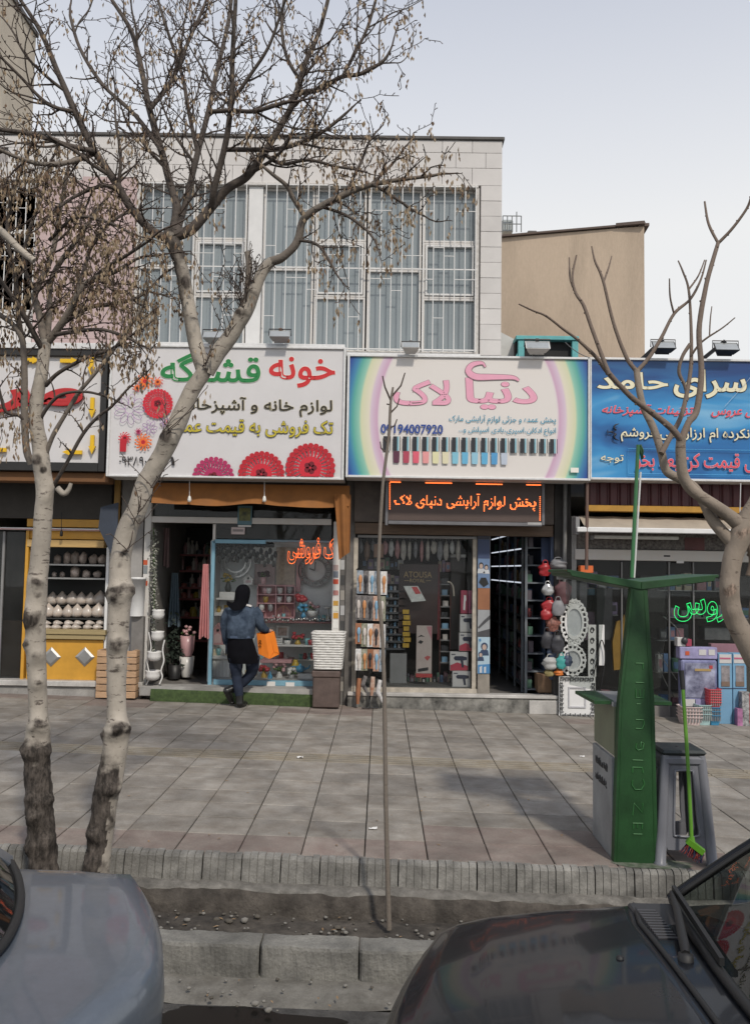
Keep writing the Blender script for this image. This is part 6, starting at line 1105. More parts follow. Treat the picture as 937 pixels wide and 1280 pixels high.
# goods on the pavement at the right
lav, sky_, wpr = mat('lavender_print', (.30, .28, .46), .4, var=.3, sc=6), mat('sky_blue_carton', (.17, .34, .50), .45, var=.08), mat('white_carton')
bd_ = thing('bedding_pack', 'purple-blue zipped bedding pack leaning at the bridal shop window', 'bedding', P(872, 890, 11.55)); kbox(bd_, 'pack', (851, 825, 896, 889), 11.6, .14, mat('violet_pack', (.15, .15, .30), .25, var=.35, sc=5, col2=(.30, .32, .5)), .02); kbox(bd_, 'print', (856, 829, 893, 872), 11.59, .012, mat('violet_print', (.13, .13, .33), .3, var=.8, sc=5, col2=(.42, .44, .58)), 0)
for px, m in (((856, 874, 868, 883), wpr), ((883, 874, 893, 886), wpr), ((869, 874, 881, 886), lav), ((886, 832, 890, 836), mat('red_block')), ((868, 836, 888, 839), mat('gold_print'))): kbox(bd_, 'label', px, 11.584, .008, m, 0)
b2_ = thing('bedding_pack', 'flat lavender pack with white labels on top of the purple-blue one', 'bedding', P(874, 824, 11.6)); kbox(b2_, 'pack', (849, 809, 896, 824), 11.6, .16, lav, .01)
for px in ((873, 812, 882, 819), (885, 812, 893, 819)): kbox(b2_, 'label', px, 11.594, .008, wpr, 0)
kbox(b2_, 'dot', (856, 814, 861, 819), 11.594, .008, mat('orange_sticker'), 0)
tb_ = thing('toy_box', 'red and white box with a round dark print above the bedding packs', 'box', P(855, 808, 11.6)); kbox(tb_, 'carton', (846, 797, 856, 808), 11.62, .12, wpr); kbox(tb_, 'red_side', (857, 799, 864, 808), 11.63, .1, mat('crimson_box')); mb = MB(); c = P(855, 801, 11.61); mb.blob(c, (.045, .03, .05), 10, 7); kid(mb, 'ball', mat('product_dark'), tb_)
for i, x in enumerate((897.5, 915.5)):
    t = thing('tall_carton', ('left' if not i else 'right')+' tall sky blue carton with a room picture at the bridal shop', 'box', P(x+8, 905, 11.6), 'tall sky blue cartons'); px = (x, 817, x+17, 905); kbox(t, 'carton', px, 11.62, .2, sky_); kbox(t, 'white_head', (x+1, 818, x+16, 829), 11.614, .008, wpr, 0); kbox(t, 'picture', (x+3.5, 832, x+14, 858), 11.614, .008, mat('room_print', (.2, .2, .22), .5, var=.5, sc=8, col2=(.4, .36, .36)), 0); kbox(t, 'floor_print', (x+3.5, 852, x+14, 858), 11.61, .006, mat('brown_print', (.17, .12, .09), .5), 0); kbox(t, 'flap_line', (x, 860, x+17, 861), 11.613, .008, mat('dark_blue_panel'), 0); kbox(t, 'pink_line', (x+1.5, 822, x+15, 824), 11.61, .006, mat('pink_box'), 0)
pbox('flat_carton', 'flat dull pink carton behind the tall sky blue cartons', 'box', (888, 805, 928, 816.5), 11.9, .1, mat('dull_pink_carton', (.25, .13, .16), .6)); pbox('patterned_roll', 'tall dark roll with a blue and white pattern at the right edge', 'roll', (927, 865, 936, 908), 11.5, .12, mat('blue_white_pattern', (.03, .04, .09), .5, var=.95, sc=26, col2=(.5, .5, .5)), .02); pbox('pink_packet', 'pink and violet packet left of the patterned roll', 'packet', (921, 886, 928, 908), 11.5, .1, mat('pink_violet', (.35, .15, .28), .5, var=.4, sc=12)); pbox('red_packet', 'red packet cut by the right edge of the photo', 'packet', (936, 868, 946, 905), 11.52, .1, mat('red_block'))
def baskets(px, n, m, label, Y, kind):
    X0, X1, Z0, Z1 = R(*px, Y); cx = (X0+X1)/2; w_ = (X1-X0)/2; st_ = (Z1-Z0)/(n+1.6)
    for k in range(n):
        z = Z0+k*st_; hh = st_*2.4; mb = MB(); pr = []
        for q, zz in ((.78, 0), (.98, hh), (1.06, hh), (1.06, hh+.008), (.95, hh+.008), (.75, .01)): pr.append([(cx+w_*q*a, Y+.13+.13*q*b, z+zz) for a, b in ((-1, -.8), (-.85, -1), (.85, -1), (1, -.8), (1, .8), (.85, 1), (-.85, 1), (-1, .8))])
        vs = [p for r_ in pr for p in r_]; mb.add(vs, [(i*8+j, i*8+(j+1) % 8, (i+1)*8+(j+1) % 8, (i+1)*8+j) for i in range(len(pr)-1) for j in range(8)]); mb.add(pr[0], [tuple(range(8))[::-1]]); mb.add(pr[-1], [tuple(range(8))])
        t = thing('plastic_basket', '%s, %s from the bottom of its stack' % (label, ORD[k]), 'basket', (cx, Y+.1, z), kind); kid(mb, 'body', m, t)
        for j in range(6): x = cx-w_*.75+j*w_*.3; mb = MB(); mb.box(x, x+w_*.13, Y-.002+.0, Y+.004, z+hh*.45, z+hh*.9); kid(mb, 'slot', mat('slot_shadow', (.2, .2, .2), .8), t)
baskets((853, 884, 878, 908), 4, mat('white_pink_plastic', (.62, .5, .48), .4), 'white and pink plastic basket', 11.4, 'white and pink baskets'); baskets((872, 881, 890, 907), 3, mat('pale_teal_plastic', (.36, .52, .52), .4), 'pale teal plastic basket', 11.43, 'pale teal baskets'); baskets((887, 884, 901, 907), 3, mat('blue_plastic', (.05, .24, .42), .4), 'blue plastic basket', 11.44, 'blue baskets'); baskets((886, 862, 902, 886), 6, mat('coral_plastic', (.62, .09, .11), .4), 'coral red plastic basket', 11.43, 'coral red baskets')
# more goods in the bridal and cosmetics windows
r5_ = random.Random(31); tone = [('white', (.5, .5, .49)), ('grey', (.2, .2, .21)), ('lilac', (.28, .22, .34)), ('blue', (.12, .2, .34)), ('rose', (.35, .18, .2)), ('cream', (.42, .36, .26)), ('black', (.03, .03, .035)), ('green', (.1, .2, .14))]
tm = {n: mat('goods_tone_'+n, c, .45, var=.35, sc=9) for n, c in tone}
for row, (y, x0, x1, hh, Y) in enumerate(((735, 722, 775, 26, 12.6), (768, 742, 770, 24, 12.7), (738, 822, 940, 22, 12.6), (772, 838, 940, 16, 12.65), (800, 824, 850, 22, 12.5), (840, 822, 850, 26, 12.4), (895, 826, 852, 30, 12.3), (895, 752, 766, 34, 12.4))):
    x = x0; k = 0
    while x < x1 and k < 12:
        n, c = tone[r5_.randrange(8)]; w_ = r5_.uniform(6, 13); h_ = hh*r5_.uniform(.55, 1)
        t = thing('goods_box', '%s boxed goods, %s from the left on the %s shelf of the bridal window' % (n, ORD[k], ORD[row]), 'box', P(x+w_/2, y, Y), 'boxed goods in the bridal window'); kbox(t, 'carton', (x, y-h_, x+w_-.6, y), Y, .14, tm[n]); n2, _ = tone[r5_.randrange(8)]; kbox(t, 'print', (x+w_*.15, y-h_*.75, x+w_*.8, y-h_*.25), Y-.004, .006, tm[n2], 0); x += w_+r5_.uniform(0, 4); k += 1
    if y < 850: pbox('window_shelf', '%s glass shelf down inside the bridal window' % ORD[row], 'shelf', (x0-2, y+.2, x1+2, y+1.4), Y-.02, .3, steel)
for row, (y, x0, x1, hh) in enumerate(((712, 452, 500, 16), (730, 480, 500, 14), (858, 508, 562, 18), (715, 548, 562, 16), (764, 535, 548, 18))):
    x = x0; k = 0
    while x < x1:
        n, c = tone[r5_.randrange(8)]; w_ = r5_.uniform(4, 8); h_ = hh*r5_.uniform(.6, 1); t = thing('cosmetic_box', '%s small box, %s along the %s cluster in the cosmetics window' % (n, ORD[k], ORD[row]), 'box', P(x+w_/2, y, 12.6), 'small boxes in the cosmetics window'); kbox(t, 'carton', (x, y-h_, x+w_-.5, y), 12.6, .1, tm[n]); kbox(t, 'print', (x+w_*.2, y-h_*.7, x+w_*.7, y-h_*.3), 12.596, .006, tm[tone[r5_.randrange(8)][0]], 0); x += w_; k += 1
# ================================================================ green telephone stand
kg = mat('green_stand_paint', (.016, .07, .02), .5, var=.3, grit=.3, sc=4, bump=.05, bsc=30); kgd = mat('green_emboss', (.03, .13, .035), .4, var=.1); kgrey = mat('stand_grey_panel', (.26, .27, .275), .55, var=.2, sc=4, grit=.15); khaki = mat('stand_khaki_panel', (.15, .17, .11), .4, var=.2)
Y0, Y1 = 5.86, 6.48
bl, br = P(766.5, 1071, Y0).x, P(822, 1071, Y0).x; tl_, tr_ = P(788.5, 736, Y0).x, P(808.5, 736, Y0).x; zt = P(798, 735, Y0).z; zb = gz(bl)-.0; zs = P(795, 880, Y0).z
kx = thing('telephone_stand', 'green metal telephone stand with a V-shaped roof at the kerb', 'phone stand', ((bl+br)/2, Y0, zb))
fx = lambda z, s: (bl+(tl_-bl)*max(0, (z-zs+.0)/(zt-zs))*1.0) if s == 0 else (br+(tr_-br)*max(0, (z-zs)/(zt-zs)))
mb = MB(); zz = [zb-.02, zs, zt]; pl = [(fx(z, 0)+(0 if z <= zs+1e-6 else 0), z) for z in zz]; pr = [(fx(z, 1), z) for z in zz]
pl[1] = (bl+(tl_-bl)*.32, zs); pr[1] = (br+(tr_-br)*.30, zs); mb.prism([pl[0], pl[1], pl[2], pr[2], pr[1], pr[0]], Y0, Y0+.07); kid(mb, 'front_plate', kg, kx)
mb = MB(); g_ = .014; q0 = [(a+.022, z) for a, z in pl]; q1 = [(a-.022, z) for a, z in pr]
for A in (q0, q1):
    for (a, b) in zip(A[:-1], A[1:]): mb.obox((a[0], Y0-.001, a[1]+.01), (b[0], Y0-.001, b[1]), .006, .004, 0, Vector((0, 1, 0)))
kid(mb, 'pressed_edge', mat('green_dark_edge', (.012, .06, .015), .5), kx)
# embossed strokes as pressed into the plate (turned lettering)
def stroke(pts): mb = MB(); mb.tube([tuple(P(x, y, Y0-.001)) for x, y in pts], .0045, 5); kid(mb, 'embossed_letter', kgd, kx)
for s_ in ([(794, 829), (804, 829.3)], [(803, 829), (803, 836)], [(794, 853), (804, 853.5)], [(794, 861), (794, 872), (804, 872.5), (804, 861.5)], [(799, 862), (799, 870)], [(795, 880), (800, 880)], [(794, 899.5), (804, 900)], [(794, 910.5), (802, 911), (804.5, 905), (804, 901)], [(795, 929), (794, 935), (797, 938), (803, 936), (804, 929), (801, 927), (800, 934)], [(790, 950), (803, 950.5)], [(790, 959), (802, 959.5), (803, 966)], [(790, 959), (790, 966)], [(803, 974), (805, 980), (801, 987), (793, 987), (789, 981), (790, 975)], [(803, 1004), (802, 1016), (792, 1004), (790, 1019)], [(790, 1029), (803, 1029.3)], [(791, 1029), (791, 1036)], [(796, 1029), (796, 1035)], [(802, 1029), (802, 1036)], [(791, 1042.5), (802, 1042.8)]): stroke(s_)
lx = bl+.012
mb = MB(); mb.box(lx, br-.012, Y0+.071, Y1, zb-.02, zb+.08); mb.box(lx, br-.012, Y0+.071, Y1, zs-.03, zs-.001); mb.box(br-.03, br-.012, Y0+.071, Y1, zb+.081, zs-.031); kid(mb, 'body', kgrey, kx)
zm = P(750, 935, 6.2).z; mb = MB(); mb.box(lx+.012, lx+.03, Y0+.0715, Y1-.002, zm+.001, zs-.031); kid(mb, 'upper_side_panel', khaki, kx)
mb = MB(); mb.box(lx-.006, lx+.02, Y0+.0715, Y1-.03, zb+.081, zm-.01, 0, .003); sp_ = kid(mb, 'side_panel', kgrey, kx)
mb = MB(); r_ = random.Random(12)                  # two worn, unreadable stencilled lines on the side panel
for z0, n_ in ((zm-.12, 12), (zm-.235, 11)):
    y = Y1-.1
    for k in range(n_):
        y -= r_.uniform(.024, .036); h_ = r_.uniform(.02, .05); mb.tube([(lx-.0065, y, z0+r_.uniform(-.01, .01)), (lx-.0068, y-r_.uniform(.004, .014), z0+h_*.6), (lx-.0065, y-r_.uniform(-.006, .012), z0+h_)], [.006, .0075, .004], 4)
        if r_.random() < .6: mb.tube([(lx-.0065, y, z0), (lx-.0065, y-.028, z0-.006)], .0055, 4)
kid(mb, 'stencil', mat('stencil_black', (.04, .04, .04), .6), kx, kind='stuff')
for a, b, nm in ((-.115, lx+.02, 'shelf'), (br-.02, br+.13, 'shelf')):
    mb = MB(); xa = lx+a if a < 0 else a; mb.add([(xa, Y0+.1, zs-.02), (b, Y0+.1, zs-.02), (b, Y1, zs-.02), (xa-(.02 if a < 0 else 0), Y1-.03, zs-.02), (xa, Y0+.1, zs+.002), (b, Y0+.1, zs+.002), (b, Y1, zs+.002), (xa-(.02 if a < 0 else 0), Y1-.03, zs+.002)], [(3, 2, 1, 0), (4, 5, 6, 7), (0, 1, 5, 4), (1, 2, 6, 5), (2, 3, 7, 6), (3, 0, 4, 7)]); kid(mb, nm, kg, kx)
xc = P(800.5, 727, Y0).x; xl, xr_ = P(708, 712, Y0).x, P(897, 719, Y0).x; zc_, zl, zr = P(800.5, 727, Y0).z, P(708, 711.5, Y0).z, P(897, 718, Y0).z
for x1_, z1_, nm in ((xl, zl, 'roof_panel'), (xr_, zr, 'roof_panel')):
    mb = MB(); s_ = 1 if x1_ > xc else -1
    pr_ = [(xc, zc_), (x1_, z1_), (x1_, z1_-.022), (x1_-s_*.02, z1_-.024), (x1_-s_*.03, z1_-.046), (xc, zc_-.055)]; mb.prism(pr_, Y0-.01, Y1+.04); o = kid(mb, nm, kg, kx)
    o.modifiers.new('b', 'BEVEL').width = .004
pane = glass('acrylic_pane', (.78, .8, .79), dust=.03)
mb = MB(); mb.prism([(xl+.12, zl-.05), (tl_-.01, zc_-.06), (pl[1][0]-.005, zs+.003), (xl+.15, zs+.003+.04)], Y1-.02, Y1-.012); kid(mb, 'pane', pane, kx); mb = MB(); mb.prism([(xr_-.12, zr-.05), (tr_+.01, zc_-.06), (pr[1][0]+.005, zs+.003), (xr_-.2, zs+.04)], Y1-.02, Y1-.012); kid(mb, 'pane', pane, kx)
mb = MB(); mb.prism([(tl_+.01, zc_-.058), (tr_-.01, zc_-.058), (pr[1][0]-.03, zs+.004), (pl[1][0]+.03, zs+.004)], Y0+.072, Y0+.11); kid(mb, 'spine', kg, kx)
mb = MB(); mb.box(xl+.05, xl+.3, Y1-.04, Y1-.03, zl-.075, zl-.053); kid(mb, 'white_strip', whitep, kx)
mb = MB(); a = P(789, 722, 6.1); b = P(797, 556, 6.1); mb.tube([a, b], .0135, 8); kid(mb, 'mast', mat('green_mast', (.04, .16, .06), .4), kx); mb = MB(); mb.tube([b+Vector((.012, 0, -.02)), b+Vector((.03, 0, -.1)), b+Vector((.03, 0, -.04)), b+Vector((.012, 0, .0))], .011, 6); kid(mb, 'mast_clip', kg, kx)
mb = MB(); mb.tube([P(792, 722, 6.14), P(800, 590, 6.14)], .007, 6); kid(mb, 'white_conduit', whitep, kx)
mb = MB(); r_ = random.Random(4)
ps = [(br+.05+.25*math.cos(6.2832*k/26)*(1+.4*noise.noise(Vector((k*.5, 1, 0)))), Y0+.0+.13*math.sin(6.2832*k/26)*(1+.5*noise.noise(Vector((k*.7, 5, 0))))) for k in range(26)]; mb.add([(x-.1, max(5.765, y), gz(x)+.005) for x, y in ps], [tuple(range(26))]); 
solo(mb, 'paint_spill', mat('green_paint_spill', (.06, .13, .05), .7, var=.5, sc=16, col2=(.2, .2, .17)), 'spilt green paint and mortar around the foot of the telephone stand', 'paint spill')
# ================================================================ stool and broom
sg = mat('grey_stool_plastic', (.17, .175, .195), .32, var=.05); st_ = thing('plastic_stool', 'tall grey plastic stool with a dark seat beside the green telephone stand', 'stool', (2.03, 6.02, gz(2.03)))
cx, cy, zf = 2.045, 6.02, gz(2.04); H = P(848, 944, 5.9).z-zf; tw, bw = .118, .172
def corner(t): q = bw+(tw-bw)*t; return q
for sx_ in (-1, 1):
    for sy_ in (-1, 1):
        mb = MB(); n = 12; pts = [(cx+sx_*corner(t), cy+sy_*corner(t)*.95, zf+t*(H-.0)) for t in (0, .02, .03, .3, .6, .9, 1)]; mb.tube(pts, [.043, .043, .036, .036, .035, .034, .03], 10); kid(mb, 'leg', sg, st_)
def sidepanel(ax, sg_):
    def pt(s, t, d): q = corner(t); return (cx+s*q, cy+sg_*(q*.95+d), zf+t*H) if ax == 0 else (cx+sg_*(q+d), cy+s*q*.95, zf+t*H)
    out = [(-1, .22), (-1, 1), (1, 1), (1, .22), (.62, .09), (.62, .14), (.5, .17), (-.5, .17), (-.62, .14), (-.62, .09)]
    mb = MB(); hole = [(-.5, .27), (-.52, .4), (-.48, .82), (-.4, .86), (.4, .86), (.48, .82), (.52, .4), (.5, .27)]
    ring_o = [(-1, .25), (-1, .4), (-1, .82), (-1, .97), (1, .97), (1, .82), (1, .4), (1, .25)]
    vo = [pt(*p, .012) for p in ring_o]; vi = [pt(*p, .014) for p in hole]; mb.add(vo+vi, [(i, (i+1) % 8, 8+(i+1) % 8, 8+i) for i in range(8) if i != 7]); lo = [pt(-1, .25, .012), pt(1, .25, .012), pt(.85, .06, .012), pt(.66, .06, .012), pt(.6, .14, .012), pt(-.6, .14, .012), pt(-.66, .06, .012), pt(-.85, .06, .012)]
    mb.add([pt(-1, .25, .012), pt(-.5, .27, .014), pt(.5, .27, .014), pt(1, .25, .012), pt(.72, .14, .012), pt(-.72, .14, .012)], [(0, 1, 2, 3, 4, 5)]); kid(mb, 'side_panel', sg, st_)
    mb = MB(); mb.tube(cat([pt(*p, .018) for p in hole+hole[:1]], 3), .008, 6, 0, cap=False); kid(mb, 'opening_rim', sg, st_)
for a in ((0, -1), (0, 1), (1, -1), (1, 1)): sidepanel(*a)
mb = MB(); q = tw+.028; mb.box(cx-q, cx+q, cy-q, cy+q, zf+H-.07, zf+H, 0, .02); kid(mb, 'collar', sg, st_); mb = MB(); q = tw+.032; mb.box(cx-q, cx+q, cy-q, cy+q, zf+H+.001, zf+H+.035, 0, .016); kid(mb, 'seat', mat('dark_green_black_seat', (.02, .026, .025), .45, var=.15), st_)
mb = MB(); mb.lathe([(.012, 0), (.012, .002), (0, .002)], (cx, cy, zf+H+.0352), 10); kid(mb, 'seat_hole', black, st_)
bro = thing('broom', 'bright green broom leaning against the stool and telephone stand', 'broom', G(868, 1072)); a, b, c_ = P(864, 1052, 5.72), P(853, 862, 5.88), P(851, 838, 5.9)
mb = MB(); mb.tube([a, a.lerp(b, .5)+Vector((.004, 0, 0)), b], .0125, 8); kid(mb, 'handle', mat('lime_green_plastic', (.10, .27, .02), .4, var=.08), bro); mb = MB(); mb.tube([b, c_], [.015, .019], 8); kid(mb, 'grip', black, bro)
d = P(870, 1064, 5.72); mb = MB(); e = Vector((.05, -.02, -.045)); mb.obox(a+Vector((-.03, 0, .01)), a+e*1.3, .05, .035); mb.tube([a+Vector((0, 0, .03)), a-Z*.01], [.016, .024], 8); kid(mb, 'head', mat('lime_green_plastic'), bro)
mb = MB(); r_ = random.Random(2)
for k in range(120): s_ = a+Vector((-.03, 0, .0)).lerp(e*1.3, r_.random())+Vector((0, r_.uniform(-.022, .022), -.01)); mb.tube([s_, s_+Vector((r_.uniform(-.05, .0), r_.uniform(-.015, .015), -.055))], [.003, .002], 3, rnd.choice((0, 0, 1)), cap=False)
kid(mb, 'bristles', [mat('navy_bristle', (.03, .04, .08), .7), mat('red_bristle', (.3, .04, .03), .7)], bro, kind='stuff')
# ================================================================ woman in front of the window
YW_ = 11.5
W = thing('person', 'woman in black headscarf and denim jacket carrying an orange bag, seen from behind', 'person', (P(297, 882, YW_).x, YW_, gz(-1.85)))
pp = lambda x, y, d=0: P(x, y, YW_)+Vector((0, d, 0))
skin = mat('skin', (.42, .26, .19), .5, var=.08); denim = mat('denim', (.022, .034, .058), .9, spec=.12, var=.3, sc=9, bump=.3, bsc=220, col2=(.085, .115, .16)); jean = mat('dark_jeans', (.022, .028, .045), .9, spec=.12, var=.25, sc=12, bump=.2, bsc=200); coatm = mat('black_cloth', (.006, .006, .008), .95, spec=.08, var=.2, sc=8); boot = mat('black_leather', (.012, .012, .012), .3)
bmv = []; bme = []; brd = []
def bv_(p, r, par=None): bmv.append(tuple(p-Vector(ORG[W.name]))); brd.append(r); i = len(bmv)-1; (bme.append((par, i)) if par is not None else None); return i
pel = bv_(pp(303, 812), .125); sp1 = bv_(pp(302, 795), .115, pel); che = bv_(pp(302, 772, .02), .12, sp1); nk = bv_(pp(302, 757, .03), .055, che); hd = bv_(pp(303, 745, .05), .085, nk); hd2 = bv_(pp(303, 736, .04), .085, hd); hd3 = bv_(pp(303, 731.5, .04), .05, hd2); ns = bv_(pp(304, 745, .145), .016, hd)
def arm(sx, pts, rad, par): 
    i = par
    for p, r in zip(pts, rad): i = bv_(p, r, i)
    return i
la = arm(-1, [pp(286, 766, .02), pp(282, 778, .03), pp(281, 790, .05), pp(282, 802, .09), pp(283, 809, .11)], [.06, .05, .043, .036, .03], che)
ra = arm(1, [pp(318, 764, .02), pp(322, 775, .03), pp(325, 785, .06), pp(329, 788.5, .13), pp(332, 790, .2)], [.06, .05, .043, .036, .03], che)
for hnd, base, dr in ((la, pp(283, 812, .12), Vector((.0, .02, -1))), (ra, pp(334, 791, .23), Vector((.5, .5, -.6)))):
    palm = bv_(base, .032, hnd); dr = dr.normalized(); sd_ = dr.cross(Vector((0, 1, 0))).normalized() if abs(dr.y) < .9 else Vector((1, 0, 0))
    for k in range(4):
        q = base+sd_*((k-1.5)*.018)+dr*.03; f1 = bv_(q, .009, palm); f2 = bv_(q+dr*(.03+.004*(k in (1, 2)))+Vector((0, .01, 0)), .008, f1); bv_(q+dr*.045+Vector((0, .028, -.004)), .007, f2)
    f1 = bv_(base+sd_*.034+dr*.005, .01, palm); bv_(base+sd_*.045+dr*.03+Vector((0, .012, 0)), .009, f1)
ll = arm(-1, [pp(295, 824, .0), pp(295, 846, .03), pp(298, 858, -.02), pp(300, 870, -.04), pp(300, 877, -.03)], [.088, .062, .056, .04, .04], pel)
rl = arm(1, [pp(314, 826, .05), pp(312, 843, .12), pp(302, 855, .10), pp(292, 862, .05), pp(289, 866, .02)], [.088, .062, .056, .042, .038], pel)
me = bpy.data.meshes.new('body'); me.from_pydata(bmv, bme, []); body = bpy.data.objects.new('body', me); C.objects.link(body); body.parent = W; 
bsm = mat('body_skin_and_jeans', (.42, .26, .19), .6, var=.05); nt = bsm.node_tree; t = nt.nodes.new('ShaderNodeTexCoord'); sp0 = nt.nodes.new('ShaderNodeSeparateXYZ'); mm0 = nt.nodes.new('ShaderNodeMath'); mm0.operation = 'LESS_THAN'; mm0.inputs[1].default_value = .82
x0m = nt.nodes.new('ShaderNodeMix'); x0m.data_type = 'RGBA'; bp0 = nt.nodes['Principled BSDF']; lk = bp0.inputs['Base Color'].links[0].from_socket; nt.links.new(t.outputs['Object'], sp0.inputs[0]); nt.links.new(sp0.outputs[2], mm0.inputs[0]); nt.links.new(mm0.outputs[0], x0m.inputs[0]); nt.links.new(lk, x0m.inputs[6]); x0m.inputs[7].default_value = (.03, .04, .07, 1); nt.links.new(x0m.outputs[2], bp0.inputs['Base Color'])
me.materials.append(bsm)
ORG[body.name] = ORG[W.name]
md = body.modifiers.new('skin', 'SKIN'); 
for i, v in enumerate(me.skin_vertices[0].data): v.radius = (brd[i], brd[i]*(.82 if i < 3 else 1)); v.use_root = (i == 0)
md.use_smooth_shade = True; sb = body.modifiers.new('sub', 'SUBSURF'); sb.levels = 2; sb.render_levels = 2
def loft(rings, n=28, amp=.012, fr=9, seed=0, cap=True):    # rings: centre, rx, ry
    mb = MB(); vs = []; rr_ = cat([(*c, a, b) for c, a, b in rings], 4)
    for x, y, z, a, b in rr_:
        for k in range(n):
            t = 6.2832*k/n; q = amp*noise.fractal(Vector((x+a*math.cos(t)*1.4, y+b*math.sin(t)*1.4, z*.8))*fr*.6+Vector((seed, 0, 0)), 1, 2, 3); vs.append((x+(a+q)*math.cos(t), y+(b+q)*math.sin(t), z))
    m = len(rr_); mb.add(vs, [(i*n+k, i*n+(k+1) % n, (i+1)*n+(k+1) % n, (i+1)*n+k) for i in range(m-1) for k in range(n)], 0, True)
    if cap: mb.add(vs[-n:], [tuple(range(n))]); mb.add(vs[:n], [tuple(range(n))[::-1]])
    return mb
px2m = YW_/1080
kid(loft([(pp(304, 828.5, .02), .19, .16), (pp(303, 820, .01), .195, .165), (pp(302, 808), .185, .155), (pp(301, 796), .165, .14), (pp(301, 790), .16, .135)], amp=.02, seed=2), 'coat', coatm, W)
jk = kid(loft([(pp(301, 797.5), .175, .15), (pp(301, 793), .185, .158), (pp(301, 785), .19, .16), (pp(302, 775, .01), .2, .16), (pp(302, 766, .02), .215, .15), (pp(302, 760, .025), .19, .13), (pp(302, 755.5, .03), .10, .09), (pp(302, 752.5, .035), .085, .08)], amp=.016, seed=5), 'jacket', denim, W)
def limb(pts, rad, m, name, amp=.14, n=12, par=W):
    q = cat([(*p, r) for p, r in zip(pts, rad)], 5); mb = MB(); mb.tube([v[:3] for v in q], [v[3] for v in q], n, fn=lambda i, a, p, dr: 1+amp*noise.noise(Vector(p)*14+dr*1.2)); return kid(mb, name, m, par)
limb([pp(288, 763, .02), pp(283.5, 771, .025), pp(281, 782, .04), pp(281, 793, .06), pp(282, 805, .1)], [.075, .078, .066, .055, .046], denim, 'sleeve', par=W); limb([pp(316, 762, .02), pp(321, 770, .03), pp(324.5, 781, .05), pp(328, 786.5, .11), pp(331, 789, .18)], [.075, .08, .068, .056, .046], denim, 'sleeve', par=W)
kid(loft([(pp(301, 796.8), .177, .152), (pp(301, 794.2), .182, .156)], amp=.008, seed=5), 'waistband', mat('denim_band', (.07, .1, .16), .8, var=.2), jk)
mb = MB(); q = pp(309, 755.5, -.06); mb.grid(lambda u, v: (q.x+(-.08+.15*u), q.y+.03*math.cos(u*3)-.025*v+.03*u, q.z+.025-.03*u-.025*v), 8, 3); kid(mb, 'pale_collar', mat('pale_sherpa', (.5, .48, .46), .9), jk)
kid(loft([(pp(300, 762, -.03), .10, .075), (pp(299.5, 757, -.02), .115, .10), (pp(301.5, 752, .01), .105, .105), (pp(302.5, 746, .03), .108, .115), (pp(303, 739, .035), .104, .115), (pp(303.5, 733.5, .035), .078, .09), (pp(303.5, 730.6, .035), .035, .045)], amp=.012, fr=6, seed=8), 'headscarf', coatm, W)
mb = MB(); mb.grid(lambda u, v: (pp(285+24*u, 752+1.5*math.sin(u*3.1)+10*v*(1-.35*abs(u-.35)), -.05-.09*math.sin(u*3.1)).x, pp(0, 0, 0).y*0+YW_-.10-.075*math.sin(u*3.1)-.015*v, pp(290, 751+1.5*math.sin(u*3.1)+10*v*math.sin(.4+u*2.2), 0).z), 14, 6); kid(mb, 'hood_drape', coatm, W)
limb([pp(295, 822, .0), pp(295, 834, .01), pp(295.5, 846, .025), pp(298, 858, -.02), pp(300, 869.5, -.04)], [.098, .086, .069, .063, .052], jean, 'trouser_leg', .1); limb([pp(315, 822, .05), pp(314, 834, .09), pp(312, 843, .115), pp(303, 854, .10), pp(291, 861.5, .05)], [.098, .088, .072, .062, .05], jean, 'trouser_leg', .1)
def boot_(ank, toe, heel, name='boot'):
    mb = MB(); q = cat([(*ank, .052), (*(ank.lerp(heel, .55)), .05), (*heel, .05)], 4); mb.tube([v[:3] for v in q], [v[3] for v in q], 10); q = cat([(*heel, .045), (*heel.lerp(toe, .5), .046), (*toe, .03)], 4); mb.tube([v[:3] for v in q], [v[3] for v in q], 10); mb.blob(heel, .052, 10, 7); mb.blob(toe, (.04, .045, .03), 9, 6); return kid(mb, name, boot, W)
zg = gz(-1.85); h1 = pp(300.5, 880, -.05); h1.z = zg+.055; t1_ = h1+Vector((.045, .14, -.018)); boot_(pp(300, 869, -.04), t1_, h1)
a_ = pp(291, 861, .05); boot_(a_, Vector((pp(289, 878, 0).x, YW_+.08, zg+.045)), a_+Vector((-.075, -.05, -.03)))
for s_ in (-1, 1): mb = MB(); mb.blob(pp(304+s_*3.2, 742.5, .132), (.012, .006, .007), 8, 5); kid(mb, 'eye', mat('eye_dark', (.03, .02, .015), .3), W)
mb = MB(); mb.blob(pp(304, 749, .125), (.024, .008, .008), 8, 5); kid(mb, 'mouth', mat('lips', (.35, .12, .1), .5), W)
